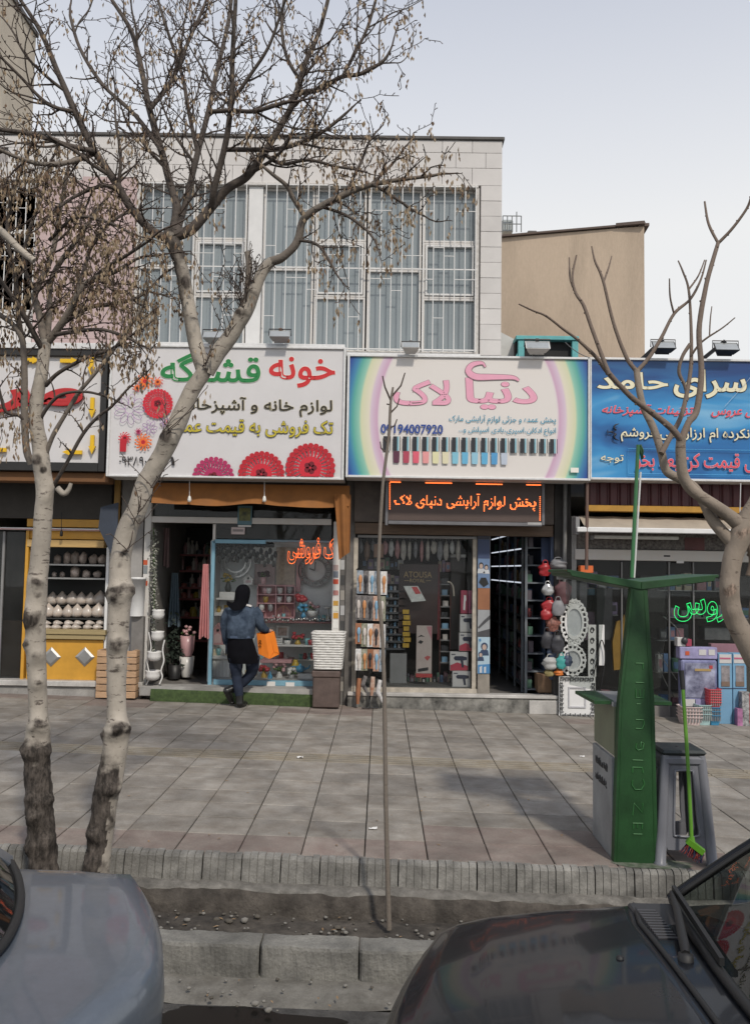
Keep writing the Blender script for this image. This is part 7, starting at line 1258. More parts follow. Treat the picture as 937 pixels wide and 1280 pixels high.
# orange carrier bag in her right hand
om = mat('orange_paper', (.82, .22, .02), .5, var=.06); ob = thing('carrier_bag', 'bright orange paper carrier bag hanging from the woman’s right hand', 'bag', pp(338, 823, .2)); 
q = [pp(320, 792, .06), pp(331, 793, .02), pp(340.5, 790.5, .2), pp(329, 790, .25)]; r_ = [pp(322.5, 818, .06), pp(336.5, 824, .02), pp(347, 819.5, .2), pp(334, 815, .25)]
mb = MB(); vs = q+r_; mb.add([tuple(v) for v in vs], [(0, 4, 5, 1), (1, 5, 6, 2), (2, 6, 7, 3), (3, 7, 4, 0), (4, 7, 6, 5)]); kid(mb, 'paper', om, ob)
mb = MB(); qq = [vs[1].lerp(vs[2], .5), vs[5].lerp(vs[6], .5)]; mb.tube([qq[0]+Vector((-.006, -.004, 0)), qq[1]+Vector((-.006, -.004, .06))], .003, 4); mb.tube([vs[5]+Vector((.004, .0, .01)), (vs[5]+vs[6])/2+Vector((-.008, -.004, .065)), vs[6]+Vector((.0, -.004, .01))], .0025, 4); kid(mb, 'crease', mat('orange_crease', (.6, .16, .015), .6), ob)
mb = MB(); o_ = vs[0].lerp(vs[1], .45); u_ = (vs[1]-vs[0]).normalized(); n_ = Vector((u_.y, -u_.x, 0)).normalized()
if n_.y > 0: n_ = -n_
for k, (a, b, c2) in enumerate(((.0, -.10, .03), (.01, -.13, .04), (.0, -.17, .035))): mb.tube([tuple(o_+n_*.004+Z*b-u_*c2*.5), tuple(o_+n_*.006+Z*(b+.015)), tuple(o_+n_*.004+Z*(b-.004)+u_*c2*.5)], .005, 4)
kid(mb, 'dark_mark', coatm, ob); mb = MB(); mb.tube(cat([tuple(q[0].lerp(q[1], .3)), tuple(pp(331, 787.5, .2)), tuple(q[2].lerp(q[3], .3))], 5), .005, 5); kid(mb, 'handle', om, ob)
# ================================================================ parked cars
def bodyloft(stations, cy, wdt, sgn, road):
    prof = [(-1, None), (-1.0, .12), (-1.0, -.34), (-.99, -.14), (-.972, -.06), (-.94, -.018), (-.88, 0)]; mb = MB(); rows_ = []
    def up(q): n = len(q); return q
    for x, zb, zt, cr_, k in stations:
        pts = []
        ts = [-1, -1.0, -1.0, -.992, -.975, -.945, -.89, -.8, -.65, -.5, -.33, -.16, 0]; dz = [None, 0, 0, -.13, -.055, -.02, -.004, 0, 0, 0, 0, 0, 0]
        ts = ts+[-t for t in ts[:-1]][::-1]; dz = dz+dz[:-1][::-1]
        for i, (t, d) in enumerate(zip(ts, dz)):
            z = zb if d is None else (zb+(zt-zb)*.45 if i in (1, len(ts)-2) else zt-.3*(min(1, (zt-zb)/.7)) if i in (2, len(ts)-3) else zt+d*min(1, max(.1, (zt-zb)/.7))+cr_*(1-t*t))
            pts.append((x+sgn*k*abs(t)**1.5, cy+t*wdt*(.97 if i in (0, len(ts)-1) else 1), max(z, zb)))
        rows_.append(pts)
    n = len(rows_[0]); mb.add([p for r in rows_ for p in r], [(i*n+j, i*n+j+1, (i+1)*n+j+1, (i+1)*n+j) for i in range(len(rows_)-1) for j in range(n-1)], 0, True)
    mb.add(rows_[0], [tuple(range(n))]); mb.add(rows_[-1], [tuple(range(n))[::-1]]); return mb
tyre, rim = mat('tyre_rubber', (.018, .018, .018), .8), mat('wheel_rim', (.3, .3, .31), .35, .7); seal = mat('black_rubber_seal', (.012, .012, .012), .6); cabin = mat('dark_cabin', (.018, .018, .019), .7); lampr = mat('red_lamp_glass', (.25, .015, .015), .15); lampw = mat('clear_lamp_glass', (.5, .5, .5), .1, .3)
carglass = glass('car_glass', (.42, .46, .45), ior=1.5, dust=.01)
def wheel(par, x, y, z):
    mb = MB(); mb.lathe([(.17, -.09), (.27, -.09), (.295, -.06), (.295, .06), (.27, .09), (.17, .09)], (0, 0, 0), 24); mb.v = [(x+a, y+c, z+b) for a, b, c in mb.v]; w_ = kid(mb, 'wheel', tyre, par)
    mb = MB(); mb.lathe([(.0, -.07), (.06, -.085), (.16, -.07), (.175, -.085), (.175, .085), (.16, .07), (.06, .085), (0, .07)], (0, 0, 0), 20); mb.v = [(x+a, y+c, z+b) for a, b, c in mb.v]; kid(mb, 'rim', rim, w_)
def glassgrid(c0, c1, nu=20, nv=8, bulge=.05, nrm=Vector((1, 0, .5))):
    mb = MB(); A = cat(c0, 6); B = cat(c1, 6); m = len(A)-1
    mb.grid(lambda u, v: tuple(Vector(A[round(u*m)]).lerp(Vector(B[round(u*m)]), v)+nrm*bulge*math.sin(math.pi*v)), m, nv); return mb
# ---- left: grey saloon, tail towards the right
cy, wd = 2.45, .83
car = thing('parked_car', 'parked grey-blue saloon car, boot lid and rear window showing at lower left', 'car', (-2.6, cy, -.3))
paint1 = mat('grey_blue_paint', (.125, .148, .18), .3, .35, var=.08, sc=2.5, coat=.4, grit=.14)
stn = [(-.655, -.02, .12, 0, -.33), (-.60, -.06, .36, .02, -.33), (-.585, -.07, .57, .014, -.31), (-.592, -.07, .662, .014, -.31), (-.625, -.08, .708, .014, -.31), (-.70, -.09, .708, .014, -.30), (-.85, -.1, .716, .014, -.27), (-1.1, -.1, .719, .014, -.24), (-1.5, -.1, .70, .03, -.15), (-2.4, -.1, .67, .02, 0), (-3.5, -.1, .65, .03, 0), (-4.2, -.1, .60, .03, .05), (-4.65, -.1, .52, .02, .2), (-4.75, -.05, .3, 0, .25), (-4.7, -.02, .1, 0, .25)]
kid(bodyloft(stn, cy, wd, 1, 0), 'body', paint1, car)
def curve1(x0, z0, w_, k, n=9): return [(x0-k*abs(t)**1.6, cy+t*w_, z0-.03*t*t) for t in [-1+2*i/(n-1) for i in range(n)]]
rb, rt = curve1(-1.045, .745, .80, .30), curve1(-1.72, 1.14, .60, .12)
kid(glassgrid(rb, rt, bulge=.035), 'rear_window', carglass, car); mb = MB(); mb.tube(cat([(p[0]+.004, p[1], p[2]+.004) for p in rb], 6), .014, 6); mb.tube(cat(rt, 6), .012, 6); kid(mb, 'window_seal', seal, car)
fb, ft = curve1(-3.35, .70, .78, -.18), curve1(-2.75, 1.14, .60, -.08)
kid(glassgrid(fb, ft, bulge=.03, nrm=Vector((-1, 0, .5))), 'windscreen', carglass, car); kid(glassgrid(rt, ft, bulge=.05, nrm=Z), 'roof', paint1, car)
for s_ in (-1, 1):
    e = 0 if s_ < 0 else -1; kid(glassgrid([rb[e], (-2.0, cy+s_*.82, .70), (-2.8, cy+s_*.82, .69), fb[e]], [rt[e], (-2.0, cy+s_*.615, 1.12), (-2.5, cy+s_*.615, 1.12), ft[e]], bulge=.02, nrm=Vector((0, s_, .2))), 'side_window', carglass, car)
    mb = MB(); mb.obox(rb[e], rt[e], .1, .03); kid(mb, 'rear_pillar', paint1, car); mb = MB(); mb.obox(fb[e], ft[e], .07, .03); kid(mb, 'front_pillar', paint1, car)
mb = MB(); mb.grid(lambda u, v: (-1.2-2*u, cy-.74+1.48*v, .62+.02*math.sin(u*9)), 6, 4); mb.box(-1.75, -1.6, cy-.6, cy+.6, .6, .86, 0, .05); mb.box(-2.6, -2.45, cy-.6, cy-.1, .5, .95, 0, .05); mb.box(-2.6, -2.45, cy+.1, cy+.6, .5, .95, 0, .05); kid(mb, 'cabin', cabin, car)
bst = [(-.60, .02, .10, 0, -.33), (-.535, .0, .16, 0, -.33), (-.525, .0, .27, 0, -.33), (-.56, .0, .32, 0, -.33), (-.72, .0, .325, 0, -.32)]
kid(bodyloft(bst, cy, wd+.012, 1, 0), 'bumper', mat('black_bumper', (.02, .02, .021), .5), car)
mb = MB(); pts = [(-.578-.33*abs(t)**1.5+.004, cy+t*wd, .335) for t in [-1+2*i/20 for i in range(21)]]; mb.tube(pts, .012, 5); kid(mb, 'chrome_strip', mat('chrome', (.6, .6, .6), .15, .95, var=0), car)
for s_ in (-1, 1):
    mb = MB(); mb.grid(lambda u, v: (-.574-.33*abs(.62+.36*u)**1.5+.004, cy+s_*wd*(.62+.36*u), .40+.17*v), 8, 3); kid(mb, 'tail_light', lampr, car)
for s_, x in ((1, -1.35), (-1, -1.35), (1, -3.9), (-1, -3.9)): wheel(car, x, cy+s_*.74, -.16)
mb = MB(); mb.tube([(-.63-.3*abs(t)**1.5-.0, cy+t*wd*.9, .694+.032*(1-t*t)*.8) for t in [-1+2*i/16 for i in range(17)]], .003, 4); 
car1 = car; car1.location.z += .06
# ---- right: dark saloon, bonnet towards the left
cy, wd = 2.35, .85
car = thing('parked_car', 'parked dark grey car with bonnet, cowl grille and windscreen at lower right', 'car', (2.0, cy, -.35))
paint2 = mat('charcoal_paint', (.009, .0105, .0135), .25, 0, var=.3, sc=3, coat=.3, grit=.1, spec=.12)
stn = [(.03, -.05, .15, 0, .22), (.0, -.08, .36, .01, .22), (-.005, -.08, .48, .02, .22), (.012, -.08, .54, .02, .22), (.045, -.09, .575, .025, .22), (.12, -.1, .60, .03, .2), (.3, -.1, .625, .035, .12), (.6, -.1, .652, .035, .04), (.9, -.1, .672, .03, 0), (1.4, -.1, .68, .02, 0), (2.6, -.1, .68, .02, 0), (3.3, -.1, .69, .02, 0), (3.9, -.08, .66, .02, -.1), (4.0, -.05, .4, 0, -.15), (3.97, -.03, .1, 0, -.15)]
kid(bodyloft(stn, cy, wd, 1, 0), 'body', paint2, car)
def hz(x): 
    for a, b in zip(stn[3:], stn[4:]):
        if x <= b[0]: f_ = (x-a[0])/(b[0]-a[0]); return a[2]+(b[2]-a[2])*f_, a[3]+(b[3]-a[3])*f_, a[4]+(b[4]-a[4])*f_
def bon(u, v):
    t = -.93+1.86*v; xf = .03; xr2 = .868+.055*max(0, abs(t)-.7)*3; x = xf+(xr2-xf)*u; z, c_, k = hz(min(max(x, .02), 1.3)); e = min(u*30, (1-u)*30, v*40, (1-v)*40, 1)
    return (x+k*abs(t)**1.5, cy+t*wd, z+c_*(1-t*t)-.004*(abs(t) > .88)+.009*e)
mb = MB(); mb.grid(bon, 60, 50); kid(mb, 'bonnet', paint2, car)
mb = MB(); mb.box(.885, 1.05, cy-.78, cy+.78, .60, .688, 0, .006); cw = kid(mb, 'cowl_panel', mat('black_cowl_plastic', (.03, .03, .032), .55, var=.15), car)
mb = MB(); mb.tube([(.868+.055*max(0, abs(t)-.7)*3+.006, cy+t*wd, hz(.88)[0]+.033*(1-t*t)+.001) for t in [-.93+1.86*i/24 for i in range(25)]], .009, 6); kid(mb, 'bonnet_seal', seal, car)
slm = mat('cowl_slat', (.06, .06, .065), .45)
for (ya, yb) in ((cy-.1, cy+.34), (cy+.46, cy+.70)):
    n_ = int((yb-ya)/.021)
    mb = MB(); mb.box(.892, .958, ya, yb, .6885, .6895); kid(mb, 'slot_recess', cabin, cw)
    for k in range(n_): y = ya+(k+.5)*(yb-ya)/n_; mb = MB(); mb.box(.894, .956, y-.0048, y+.0048, .690, .6975); kid(mb, 'cowl_slat', slm, cw)
def curve2(x0, z0, w_, k, n=9): return [(x0+k*abs(t)**1.8, cy+t*w_, z0-.02*t*t) for t in [-1+2*i/(n-1) for i in range(n)]]
wb_, wt_ = curve2(.985, .71, .80, .07), curve2(1.62, 1.19, .62, .06)
kid(glassgrid(wb_, wt_, bulge=.03, nrm=Vector((-1, 0, .6))), 'windscreen', glass('windscreen_glass', (.5, .54, .52), ior=1.45, dust=.008, refl=.09), car); mb = MB(); mb.tube(cat([(p[0]-.005, p[1], p[2]+.002) for p in wb_], 6), .016, 6); kid(mb, 'screen_seal', seal, car)
rb2, rt2 = curve2(3.2, .72, .78, -.15), curve2(2.75, 1.19, .62, -.06); kid(glassgrid(wt_, rt2, bulge=.05, nrm=Z), 'roof', paint2, car); kid(glassgrid(rb2, rt2, bulge=.03, nrm=Vector((1, 0, .5))), 'rear_window', carglass, car)
for s_ in (-1, 1):
    e = 0 if s_ < 0 else -1; mb = MB(); n_ = 14; A, B = Vector(wb_[e]), Vector(wt_[e]); mb.tube([A.lerp(B, i/n_)+Vector((-.01, s_*.012, .02*math.sin(math.pi*i/n_))) for i in range(n_+1)], [.019]*(n_+1), 8); kid(mb, 'pillar', paint2, car); mb = MB(); mb.tube([A.lerp(B, i/n_)+Vector((-.02, -s_*.03, .012+.02*math.sin(math.pi*i/n_))) for i in range(n_+1)], [.009]*(n_+1), 6); kid(mb, 'pillar_trim', seal, car); mb = MB(); mb.obox(rb2[e], rt2[e], .12, .03); kid(mb, 'rear_pillar', paint2, car)
    kid(glassgrid([wb_[e], (1.7, cy+s_*.83, .69), (2.4, cy+s_*.83, .69), rb2[e]], [wt_[e], (1.9, cy+s_*.635, 1.17), (2.3, cy+s_*.635, 1.17), rt2[e]], bulge=.02, nrm=Vector((0, s_, .2))), 'side_window', carglass, car)
mb = MB(); mb.grid(lambda u, v: (1.0+.55*u, cy-.77+1.54*v, .672+.02*math.sin(u*3)-.18*max(0, u-.8)), 10, 8); kid(mb, 'dashboard', mat('dash_plastic', (.035, .036, .036), .7), car)
mb = MB(); mb.box(1.5, 3.2, cy-.75, cy+.75, .0, .42); mb.box(2.1, 2.25, cy-.62, cy-.1, .4, 1.0, 0, .05); mb.box(2.1, 2.25, cy+.1, cy+.62, .4, 1.0, 0, .05); kid(mb, 'cabin', cabin, car)
bst = [(.05, .0, .08, 0, .22), (-.05, .0, .12, 0, .22), (-.065, .0, .24, 0, .22), (-.045, .0, .315, 0, .22), (.0, .0, .335, 0, .22), (.12, .0, .337, 0, .2)]
kid(bodyloft(bst, cy, wd+.015, 1, 0), 'bumper', mat('grey_bumper', (.03, .03, .033), .6), car)
for s_ in (-1, 1): mb = MB(); mb.grid(lambda u, v: (-.006+.22*abs(.58+.36*u)**1.5-.004, cy+s_*wd*(.58+.36*u), .36+.13*v), 8, 3); kid(mb, 'headlight', lampw, car)
mb = MB(); mb.grid(lambda u, v: (-.004+.22*abs(-.5+u)**1.5-.003, cy+wd*(-.5+u), .37+.1*v), 10, 3); kid(mb, 'front_grille', cabin, car)
for s_, x in ((1, .72), (-1, .72), (1, 3.2), (-1, 3.2)): wheel(car, x, cy+s_*.76, -.155)
wi = MB(); a = Vector((.935, 2.70, .70)); b = Vector((1.03, 3.10, .735)); wi.lathe([(.026, 0), (.022, .025), (0, .03)], (.925, 2.66, .69), 10); wi.tube([(.925, 2.66, .715), tuple(a+Z*.025), tuple(a.lerp(b, .5)+Z*.03), tuple(b)], [.014, .017, .014, .008], 6); wi.obox((.99, 2.55, .742), (1.045, 3.12, .742), .014, .022); kid(wi, 'wiper', seal, car)
mb = MB(); mb.lathe([(.012, 0), (.011, .008), (0, .012)], (.73, 2.66, hz(.73)[0]+.035), 8); kid(mb, 'washer_nozzle', seal, car)
car.location.z += .035
# tissue box on the dash
tx = thing('tissue_box', 'red and cream tissue box with a pale tissue on the dark car dashboard', 'tissue box', (1.13, 2.88, .725)); mb = MB(); mb.box(-.075, .075, -.06, .06, 0, .105, 0, .003); o = kid(mb, 'carton', mat('cream_brown_carton', (.42, .33, .24), .5, var=.1), tx); mb2 = MB(); mb2.box(-.0765, .0765, -.0615, .0615, .06, .1065); o2 = kid(mb2, 'red_band', mat('red_card', (.45, .05, .06), .45), tx); mb3 = MB(); mb3.grid(lambda u, v: (-.03+.06*u+.02*v, .03*math.sin(u*5+v), .105+.075*v), 8, 5); o3 = kid(mb3, 'tissue', mat('pale_blue_tissue', (.5, .56, .56), .9), tx)
for q in (o, o2, o3): q.data.transform(Matrix.Translation(Vector(ORG[tx.name])) @ Matrix.Rotation(-.5, 4, 'Z'))
mb = MB(); mb.lathe([(.03, 0), (.03, .003), (0, .003)], (0, 0, 0), 16); mb.v = [(a*1.0, -c_, b+.035) for a, b, c_ in [(v[0], v[1], v[2]) for v in mb.v]]; o4 = kid(mb, 'round_print', mat('white_pack'), tx); o4.data.transform(Matrix.Translation(Vector(ORG[tx.name])) @ Matrix.Rotation(-.5, 4, 'Z') @ Matrix.Translation(Vector((0.02, -.062, 0)))); 
for q in (o, o2, o3, o4): q.location = -Vector(ORG[tx.name])
# ================================================================ trees
def bark(name, base, dark, spot, lent=(9, 9, 30)):
    m = bpy.data.materials.new(name); m.use_nodes = True; nt = m.node_tree; b = nt.nodes['Principled BSDF']; l = nt.links.new; N = nt.nodes.new
    t = N('ShaderNodeTexCoord'); b.inputs['Roughness'].default_value = .85; b.inputs['Specular IOR Level'].default_value = .25
    def noi(sc, scale, det=6, ro=.6):
        mp = N('ShaderNodeMapping'); mp.inputs['Scale'].default_value = scale; l(t.outputs['Object'], mp.inputs[0]); n = N('ShaderNodeTexNoise'); n.inputs['Scale'].default_value = sc; n.inputs['Detail'].default_value = det; n.inputs['Roughness'].default_value = ro; l(mp.outputs[0], n.inputs[0]); return n.outputs[0]
    def rng(o, a, c, lo=0, hi=1): r = N('ShaderNodeMapRange'); r.inputs[1].default_value = a; r.inputs[2].default_value = c; r.inputs[3].default_value = lo; r.inputs[4].default_value = hi; l(o, r.inputs[0]); return r.outputs[0]
    def mix(f, a, c):
        x = N('ShaderNodeMix'); x.data_type = 'RGBA'; l(f, x.inputs[0])
        for s_, v in ((6, a), (7, c)):
            if isinstance(v, tuple): x.inputs[s_].default_value = (*v, 1)
            else: l(v, x.inputs[s_])
        return x.outputs[2]
    c1 = mix(rng(noi(5, (1, 1, .7)), .35, .65), base, tuple(v*.72 for v in base))
    c2 = mix(rng(noi(1.0, lent, 4, .7), .60, .66), c1, spot)                      # cross-wise lenticels
    c3 = mix(rng(noi(16, (1, 1, 2.2), 5, .7), .62, .70), c2, tuple(v*.6 for v in spot))
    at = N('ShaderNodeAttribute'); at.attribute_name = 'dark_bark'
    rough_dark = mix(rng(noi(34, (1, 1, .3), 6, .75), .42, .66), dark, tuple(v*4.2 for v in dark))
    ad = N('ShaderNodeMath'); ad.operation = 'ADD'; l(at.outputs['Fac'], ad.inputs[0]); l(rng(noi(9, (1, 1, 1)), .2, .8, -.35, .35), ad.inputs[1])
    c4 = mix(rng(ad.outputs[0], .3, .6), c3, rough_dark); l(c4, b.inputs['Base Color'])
    bp = N('ShaderNodeBump'); bp.inputs['Strength'].default_value = .7; bp.inputs['Distance'].default_value = .012; l(noi(30, (1, 1, .5), 6, .7), bp.inputs['Height']); l(bp.outputs[0], b.inputs['Normal']); return m
pale_bark = bark('pale_bark', (.43, .385, .325), (.032, .027, .023), (.12, .10, .085))
brown_bark = bark('smooth_brown_bark', (.30, .25, .20), (.12, .09, .07), (.13, .10, .08), (5, 5, 24))
twig_m = mat('grey_brown_twig', (.075, .056, .045), .85, var=.35, sc=10); twig_p = mat('pale_limb_bark', (.27, .235, .195), .85, var=.35, sc=6, bump=.4, bsc=60, col2=(.17, .14, .115)); limb_d = mat('dark_limb_bark', (.12, .098, .082), .85, var=.35, sc=7, bump=.5, bsc=60, col2=(.085, .068, .056))
seed_m = mat('dry_seed_pod', (.30, .205, .12), .75, var=.4, sc=30, col2=(.42, .33, .22)); seed_d = mat('dark_seed_pod', (.16, .10, .06), .8, var=.3, sc=30)
def wpath(pts, Y, dY=0, curve=.0):
    n = len(pts)-1; out = []
    for i, p in enumerate(pts): y = Y+dY*i/n; v = P(p[0], p[1], y); out.append((v.x, v.y, v.z, p[2]*y/1080))
    return out
def limb_mesh(path, n=8, k=5, knob=.10, fr=16):
    q = cat(path, k); mb = MB(); mb.tube([v[:3] for v in q], [max(.0022, v[3]) for v in q], n, fn=lambda i, a, p, dr: 1+knob*noise.noise(p*fr+dr*.8)+.22*max(0, noise.noise(p*9+Vector((3, 1, 7)))-.2)); return mb, q
def trunk(par, path, knobs, m, darkfn, n=32, k=14, nz=.05, name='trunk'):
    q = cat(path, k); K = [(P(x, y, yy), s, h) for x, y, yy, s, h in knobs]; mb = MB(); dk = []
    def fn(i, a, p, dr):
        r_ = q[i][3]; s_ = p+dr*r_; v = 1+nz*noise.fractal(s_*11, 1, 2, 3); d = darkfn(s_, dr)
        for c, s, h in K:
            e = math.exp(-((s_-c).length/s)**2); v += h*e/r_*1.45*(1+.35*noise.noise(s_*38)); d += .85*e*(.75+.7*noise.noise(s_*24))
        if d > .5: v += .10*noise.fractal(s_*22, 1, 2, 3)+.10*max(0, noise.noise(Vector((s_.x*5, s_.y*5, s_.z*13))))
        dk.append(min(1, d)); return v
    mb.tube([v[:3] for v in q], [v[3] for v in q], n, fn=fn, cap=False); o = kid(mb, name, m, par); at = o.data.attributes.new('dark_bark', 'FLOAT', 'POINT'); at.data.foreach_set('value', dk); return o, q
rt_ = random.Random(21); TU = rt_.uniform
def rv(): return Vector((TU(-1, 1), TU(-1, 1), TU(-1, 1)))
def shoot(mb, sd_, p, d, L_, r, depth, seeds, spur=1.0, up=.35, droop=0, sides=4):
    st_ = .042; n = max(3, int(L_/st_)); pts = [p.copy()]; rad = [r]; d = d.normalized(); w_ = rv()*.12
    for i in range(n):
        t = (i+1)/n; d = (d+w_*.5+rv()*.22+Z*(up*.12)-Z*droop*.14*t).normalized(); p = p+d*st_*TU(.8, 1.2); pts.append(p.copy()); rad.append(max(.0026, r*(1-.66*t)))
        if TU(0, 1) < .75*spur:                   # short knobbly spurs
            e = (d.orthogonal().normalized()); e = (Matrix.Rotation(TU(0, 6.28), 3, d) @ e); e = (e+d*.7).normalized(); l_ = TU(.012, .03); mb.tube([p, p+e*l_*.6, p+e*l_], [r*.45+.0016, .0030, .0036], 3, 1, cap=False)
        if depth > 0 and TU(0, 1) < .34 and i > 0:
            e = (Matrix.Rotation(TU(0, 6.28), 3, d) @ d.orthogonal().normalized()); shoot(mb, sd_, p, d*.75+e*.85+Z*.15, L_*TU(.3, .6), rad[-1]*.72, depth-1, seeds, spur, up, droop, 3)
        if TU(0, 1) < seeds: seedcl(sd_, p)
    mb.tube(pts, rad, sides, 0, cap=False)
    if TU(0, 1) < seeds*3.5: seedcl(sd_, p)
def seedcl(sd_, p):
    n = rt_.randrange(2, 5); s_ = p.copy()
    for k in range(n):
        q = s_+Vector((TU(-.025, .025), TU(-.025, .025), -TU(.01, .05))); l_ = TU(.028, .05); w_ = TU(.006, .011); a = TU(0, 3.14); x = Vector((math.cos(a), math.sin(a), 0))*w_; dn = Vector((TU(-.25, .25), TU(-.25, .25), -1)).normalized()*l_; nn = x.cross(dn).normalized()*w_*.6
        sd_.add([q, q+dn*.45+x+nn, q+dn, q+dn*.45-x+nn, q+dn*.5-nn*.5], [(0, 1, 4), (1, 2, 4), (2, 3, 4), (3, 0, 4)], rt_.choice((0, 0, 0, 1)))
        s_ = s_+Vector((TU(-.01, .01), TU(-.01, .01), -TU(.01, .035)))
def sprout(mb, sd_, q, start, gap, L0, L1, seeds, depth=1, up=.5, side=1.0, spur=1, droop=0, yk=1.0):
    acc = 0; tot = 0; Ls = [((Vector(a[:3])-Vector(b[:3])).length) for a, b in zip(q, q[1:])]; full = sum(Ls)
    for i, l_ in enumerate(Ls):
        tot += l_; acc += l_
        if tot/full > start and acc > gap*TU(.6, 1.4):
            acc = 0; d = (Vector(q[i+1][:3])-Vector(q[i][:3])).normalized(); e = Matrix.Rotation(TU(0, 6.28), 3, d) @ d.orthogonal().normalized(); e.y *= yk
            shoot(mb, sd_, Vector(q[i][:3]), d*.55+e*side+Z*.25*up, TU(L0, L1)*(1.15-.5*tot/full), min(.0072, q[i][3]*.62), depth, seeds, spur, up, droop)
    shoot(mb, sd_, Vector(q[-1][:3]), Vector(q[-1][:3])-Vector(q[-2][:3]), TU(L0, L1), q[-1][3], depth, seeds, spur, up, droop)
def stub(par, pts, Y, m): mb, q = limb_mesh(wpath(pts, Y), 10, 4); kid(mb, 'stub', m, par)
# ---------------- tree B: fork behind the flower sign
YB = 5.45; zt0 = -.3
tB = thing('street_tree', 'leaning pale trunk with dark knots forking in front of the flower printed sign', 'tree', (P(120, 1090, YB).x, YB, gz(-1.8)-.32))
pB = [(116, 1140, 20), (118, 1106, 19), (121, 1085, 18.5), (126, 1050, 16.5), (132, 1000, 17.5), (142, 950, 17.5), (147, 915, 16), (146, 890, 13.5), (146, 850, 13.5), (147, 800, 14.5), (150, 745, 16), (151, 700, 14.5), (160, 660, 14.5), (172, 635, 14), (181, 605, 13.2), (190, 590, 13), (208, 558, 13.3), (224, 524, 13.2), (239, 490, 11.5), (253, 468, 11), (258, 455, 11)]
wB = wpath([(x, y, r*.87) for x, y, r in pB], YB)
kB = [(147, 910, YB-.075, .055, .035), (130, 918, YB-.03, .05, .02), (165, 912, YB-.02, .04, .02), (136, 985, YB-.07, .05, .025), (152, 985, YB-.06, .05, .02), (119, 1042, YB-.04, .045, .025), (146, 1030, YB-.06, .045, .03), (118, 1080, YB-.05, .05, .02), (145, 742, YB-.085, .062, .03), (167, 738, YB-.02, .045, .028), (145, 806, YB-.08, .05, .03), (163, 804, YB-.02, .035, .02), (147, 833, YB-.07, .026, .018), (152, 784, YB-.075, .03, .004), (165, 688, YB-.06, .035, .012), (152, 705, YB-.07, .035, .002), (154, 690, YB-.07, .03, .002), (183, 653, YB-.03, .03, .01), (207, 545, YB-.07, .05, .022), (176, 650, YB-.05, .03, .008), (258, 461, YB-.04, .04, .006), (136, 742, YB-.03, .035, .01)]
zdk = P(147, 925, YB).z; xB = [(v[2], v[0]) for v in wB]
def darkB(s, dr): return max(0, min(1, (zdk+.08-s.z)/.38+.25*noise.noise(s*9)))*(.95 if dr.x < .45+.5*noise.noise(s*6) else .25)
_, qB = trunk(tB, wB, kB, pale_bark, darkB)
twB, sdB = MB(), MB(); dl_ = limb_d
def limbB(pts, dY, m, gap, L0, L1, seeds, start=.1, depth=2, n=8, up=.6, Y=YB, droop=0, side=.9, rs=1.0):
    mb, q = limb_mesh(wpath([(a, b, c_*rs) for a, b, c_ in pts], Y, dY), n); kid(mb, 'limb', m, tB); sprout(twB, sdB, q, start, gap*.8, L0, L1, seeds, depth, up, side, droop=droop)
    if m is dl_ and len(pts) > 3 and pts[0][2] >= 2.6:
        for j in range(2+(len(pts) > 5)):         # side boughs
            a = q[int(len(q)*TU(.25, .85))]; b = q[min(len(q)-1, q.index(a)+1)]; d = (Vector(b[:3])-Vector(a[:3])).normalized(); e = Matrix.Rotation(TU(0, 6.28), 3, d) @ d.orthogonal().normalized(); e.y *= .7
            d = (d*.6+e*.9+Z*.35).normalized(); p_ = Vector(a[:3]); pp_ = [(*p_, a[3]*.55)]; n_ = rt_.randrange(4, 7)
            for i_ in range(n_): d = (d+rv()*.3+Z*.12).normalized(); p_ = p_+d*TU(.09, .14); pp_.append((*p_, max(.003, a[3]*.55*(1-.75*(i_+1)/n_))))
            mb2, q2 = limb_mesh(pp_, 6, 4); kid(mb2, 'bough', m, tB); sprout(twB, sdB, q2, .1, gap*.75, L0*.8, L1*.75, seeds, 1, up, side, droop=droop)
    return q
e1 = wB[-1]
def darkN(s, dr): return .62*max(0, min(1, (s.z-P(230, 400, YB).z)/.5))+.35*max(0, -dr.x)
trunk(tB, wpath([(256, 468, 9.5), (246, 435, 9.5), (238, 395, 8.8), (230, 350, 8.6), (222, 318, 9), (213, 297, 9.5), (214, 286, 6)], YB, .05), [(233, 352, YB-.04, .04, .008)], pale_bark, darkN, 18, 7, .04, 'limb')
Yk = YB+.05
dl = limb_d
limbB([(213, 299, 6.8), (195, 292, 6), (179, 278, 5.8), (158, 251, 5.5), (144, 227, 5), (117, 186, 4.8), (93, 137, 4.3), (69, 82, 3.6), (52, 41, 3), (26, 0, 2.4)], -.3, dl, .11, .22, .5, .05, Y=Yk)
limbB([(216, 298, 6), (218, 280, 5.5), (221, 258, 5.2), (214, 234, 4.8), (203, 192, 4.5), (187, 137, 4.2), (179, 96, 3.6), (165, 41, 3), (140, 0, 2.4)], .25, dl, .11, .2, .45, .04, Y=Yk)
limbB([(221, 290, 4.5), (230, 262, 4.2), (247, 192, 4), (261, 137, 3.4), (272, 86, 3), (285, 30, 2.6), (290, -8, 2.2)], .5, dl, .11, .2, .45, .04, Y=Yk)
qD = limbB([(214, 297, 7.5), (241, 285, 7), (268, 254, 6.4), (285, 235, 6), (308, 221, 5.6), (330, 192, 5), (343, 170, 4.7), (362, 138, 4.4), (372, 112, 4.2), (382, 77, 3.6), (398, 42, 3), (411, -5, 2.4)], -.1, dl, .11, .2, .5, .06, .2, Y=Yk)
limbB([(265, 258, 4.5), (268, 235, 4.2), (282, 179, 3.9), (289, 128, 3.6), (291, 64, 3), (295, -6, 2.5)], -.35, dl, .12, .2, .45, .03, Y=Yk-.05)
